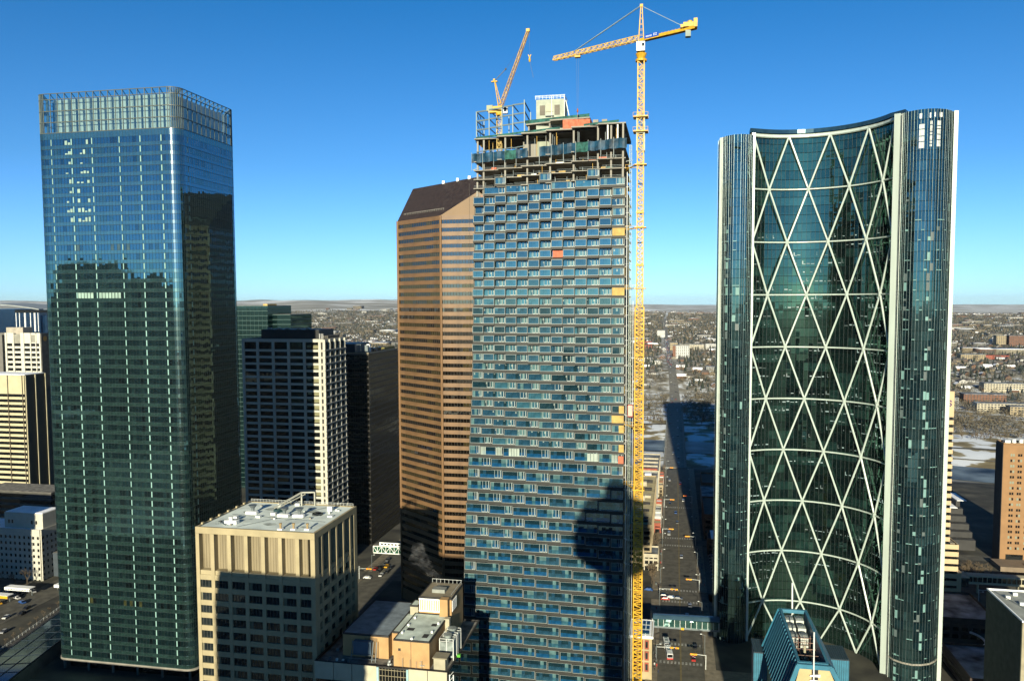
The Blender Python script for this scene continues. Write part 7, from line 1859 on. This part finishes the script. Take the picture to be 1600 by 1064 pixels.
# mid distance landmarks
mids = [('brown and white striped office block right of the road north', 3, 34, 1880, 1900, 30, 3.6, 1.7, cheap[3]), ('brown flank of the striped office block on the road north', -4, 2.8, 1881, 1900, 30, 20, 19, cheap[1]), ('white boxy building far up the road', -62, -34, 2900, 2930, 24, 5, 3, cheap[3]), ('long cream apartment row behind the striped block', 12, 78, 2180, 2200, 16, 4, 2.2, cheap[0]),
        ('second cream apartment row right of the first', 84, 150, 2240, 2262, 14, 4, 2.2, cheap[3]), ('brown ended cream block at the left end of the rows', -12, 8, 2190, 2210, 20, 4, 2.4, cheap[4]), ('white roofed supermarket left of the road', -104, -52, 1770, 1800, 9, 6, 3, cheap[3]), ('red roofed low building left of the road', -100, -62, 2230, 2260, 10, 5, 3, cheap[5]),
        ('another red roofed strip mall further left of the road', -110, -68, 2420, 2450, 9, 5, 3, cheap[5]), ('white low shop beside the road bend', -50, -26, 1700, 1720, 8, 4, 2, cheap[3]), ('grey low rise near the top of the bluff right side', 60, 92, 1560, 1585, 9, 3.4, 1.8, cheap[2]),
        ('long white four storey apartment row above the river, far right', 424, 520, 1228, 1246, 0, 3.2, 1.5, cheap[0]), ('brown wood balconied row in front of the white apartment row', 455, 530, 1196, 1212, 0, 3.2, 1.6, cheap[4]), ('twin brown and cream towers far right, left one', 905, 930, 2490, 2515, 34, 4, 2, cheap[4]), ('twin brown and cream towers far right, right one', 938, 990, 2490, 2515, 34, 4, 2, cheap[1]),
        ('orange walled building far right in the suburb', 620, 670, 1900, 1925, 14, 4, 2, cheap[4]), ('red roofed shed far right in the suburb', 690, 740, 1960, 1985, 8, 4, 3, cheap[5]), ('cream long building far right behind the orange one', 560, 640, 2130, 2160, 14, 4, 2, cheap[0]), ('white flat roofed warehouse far right', 640, 720, 2300, 2330, 10, 5, 3, cheap[3]), ('grey flats left of the white apartment row', 395, 420, 1290, 1310, 0, 3.2, 1.6, cheap[2]), ('brown flats behind the white apartment row', 440, 500, 1330, 1352, 0, 3.4, 1.8, cheap[1]), ('snow roofed cream flats at the right edge beyond the rows', 500, 560, 1420, 1442, 0, 3.4, 1.8, cheap[0])]
for lab, x0, x1, y0, y1, h_, fh, sp, wm_ in mids:
    g_ = float(hgt((x0+x1)/2, (y0+y1)/2)); hh = h_ if h_ else 13
    t = thing('distant_building', ((x0+x1)/2, (y0+y1)/2, g_), lab, 'building'); part('wall', MB().box(x0, x1, y0, y1, g_-2, g_+hh), [wm_], t); part('roof', MB().box(x0-.3, x1+.3, y0-.3, y1+.3, g_+hh, g_+hh+.6), psnow if wm_ is not cheap[5] else cheap[5], t)
    z = g_+hh-fh; nw = max(2, int((x1-x0)/4.2)); q = MB()
    while z > g_ and fh < 10:
        for i in range(nw): q.box(x0+(x1-x0)*(i+.2)/nw, x0+(x1-x0)*(i+.8)/nw, y0-.15, y0-.02, z+sp*.5, z+sp*.5+fh-sp)
        z -= fh
    if q.v: part('window', q, HM[8], t, kind='stuff')
# cars climbing the road north
k = 0
for i in range(0, len(ROADC)-1):
    x_, y_, z_ = ROADC[i]
    if y_ > 2700: break
    for s in (-4.2, -1.4, 1.6, 4.6):
        if random.random() < (.28 if y_ < 1650 else .9) and k < 210:
            cc_ = random.choice(['white', 'silver', 'black', 'red', 'blue', 'grey']); car(cc_, x_+s*(1 if y_ < 1650 else .9), y_+random.uniform(0, 12), 0, cc_+' car on the long road climbing north beyond the bridge', cc_+' cars on the road north', z=z_+.45); k += 1
for i in range(16): car(random.choice(['white', 'silver', 'black', 'blue', 'grey']), random.choice((-4, -.5, 5, 8.6)), 780+i*29+random.uniform(-8, 8), 0, 'car crossing the long bridge', 'cars on the bridge', z=.65)

# ================================================================== 15. air
hz = bpy.data.materials.new('haze'); hz.use_nodes = True; ht = hz.node_tree; ht.nodes.remove(ht.nodes['Principled BSDF'])
hv = ht.nodes.new('ShaderNodeVolumePrincipled'); hv.inputs['Color'].default_value = (.80, .92, 1, 1); hv.inputs['Density'].default_value = HAZE_D; hv.inputs['Anisotropy'].default_value = .2
ht.links.new(hv.outputs[0], ht.nodes['Material Output'].inputs['Volume'])
o = link('haze', MB().box(-26500, 26500, -26500, 26500, -48, 272).mesh('haze', hz)); tag(o, 'thin winter haze that pales the far hills', kind='stuff')
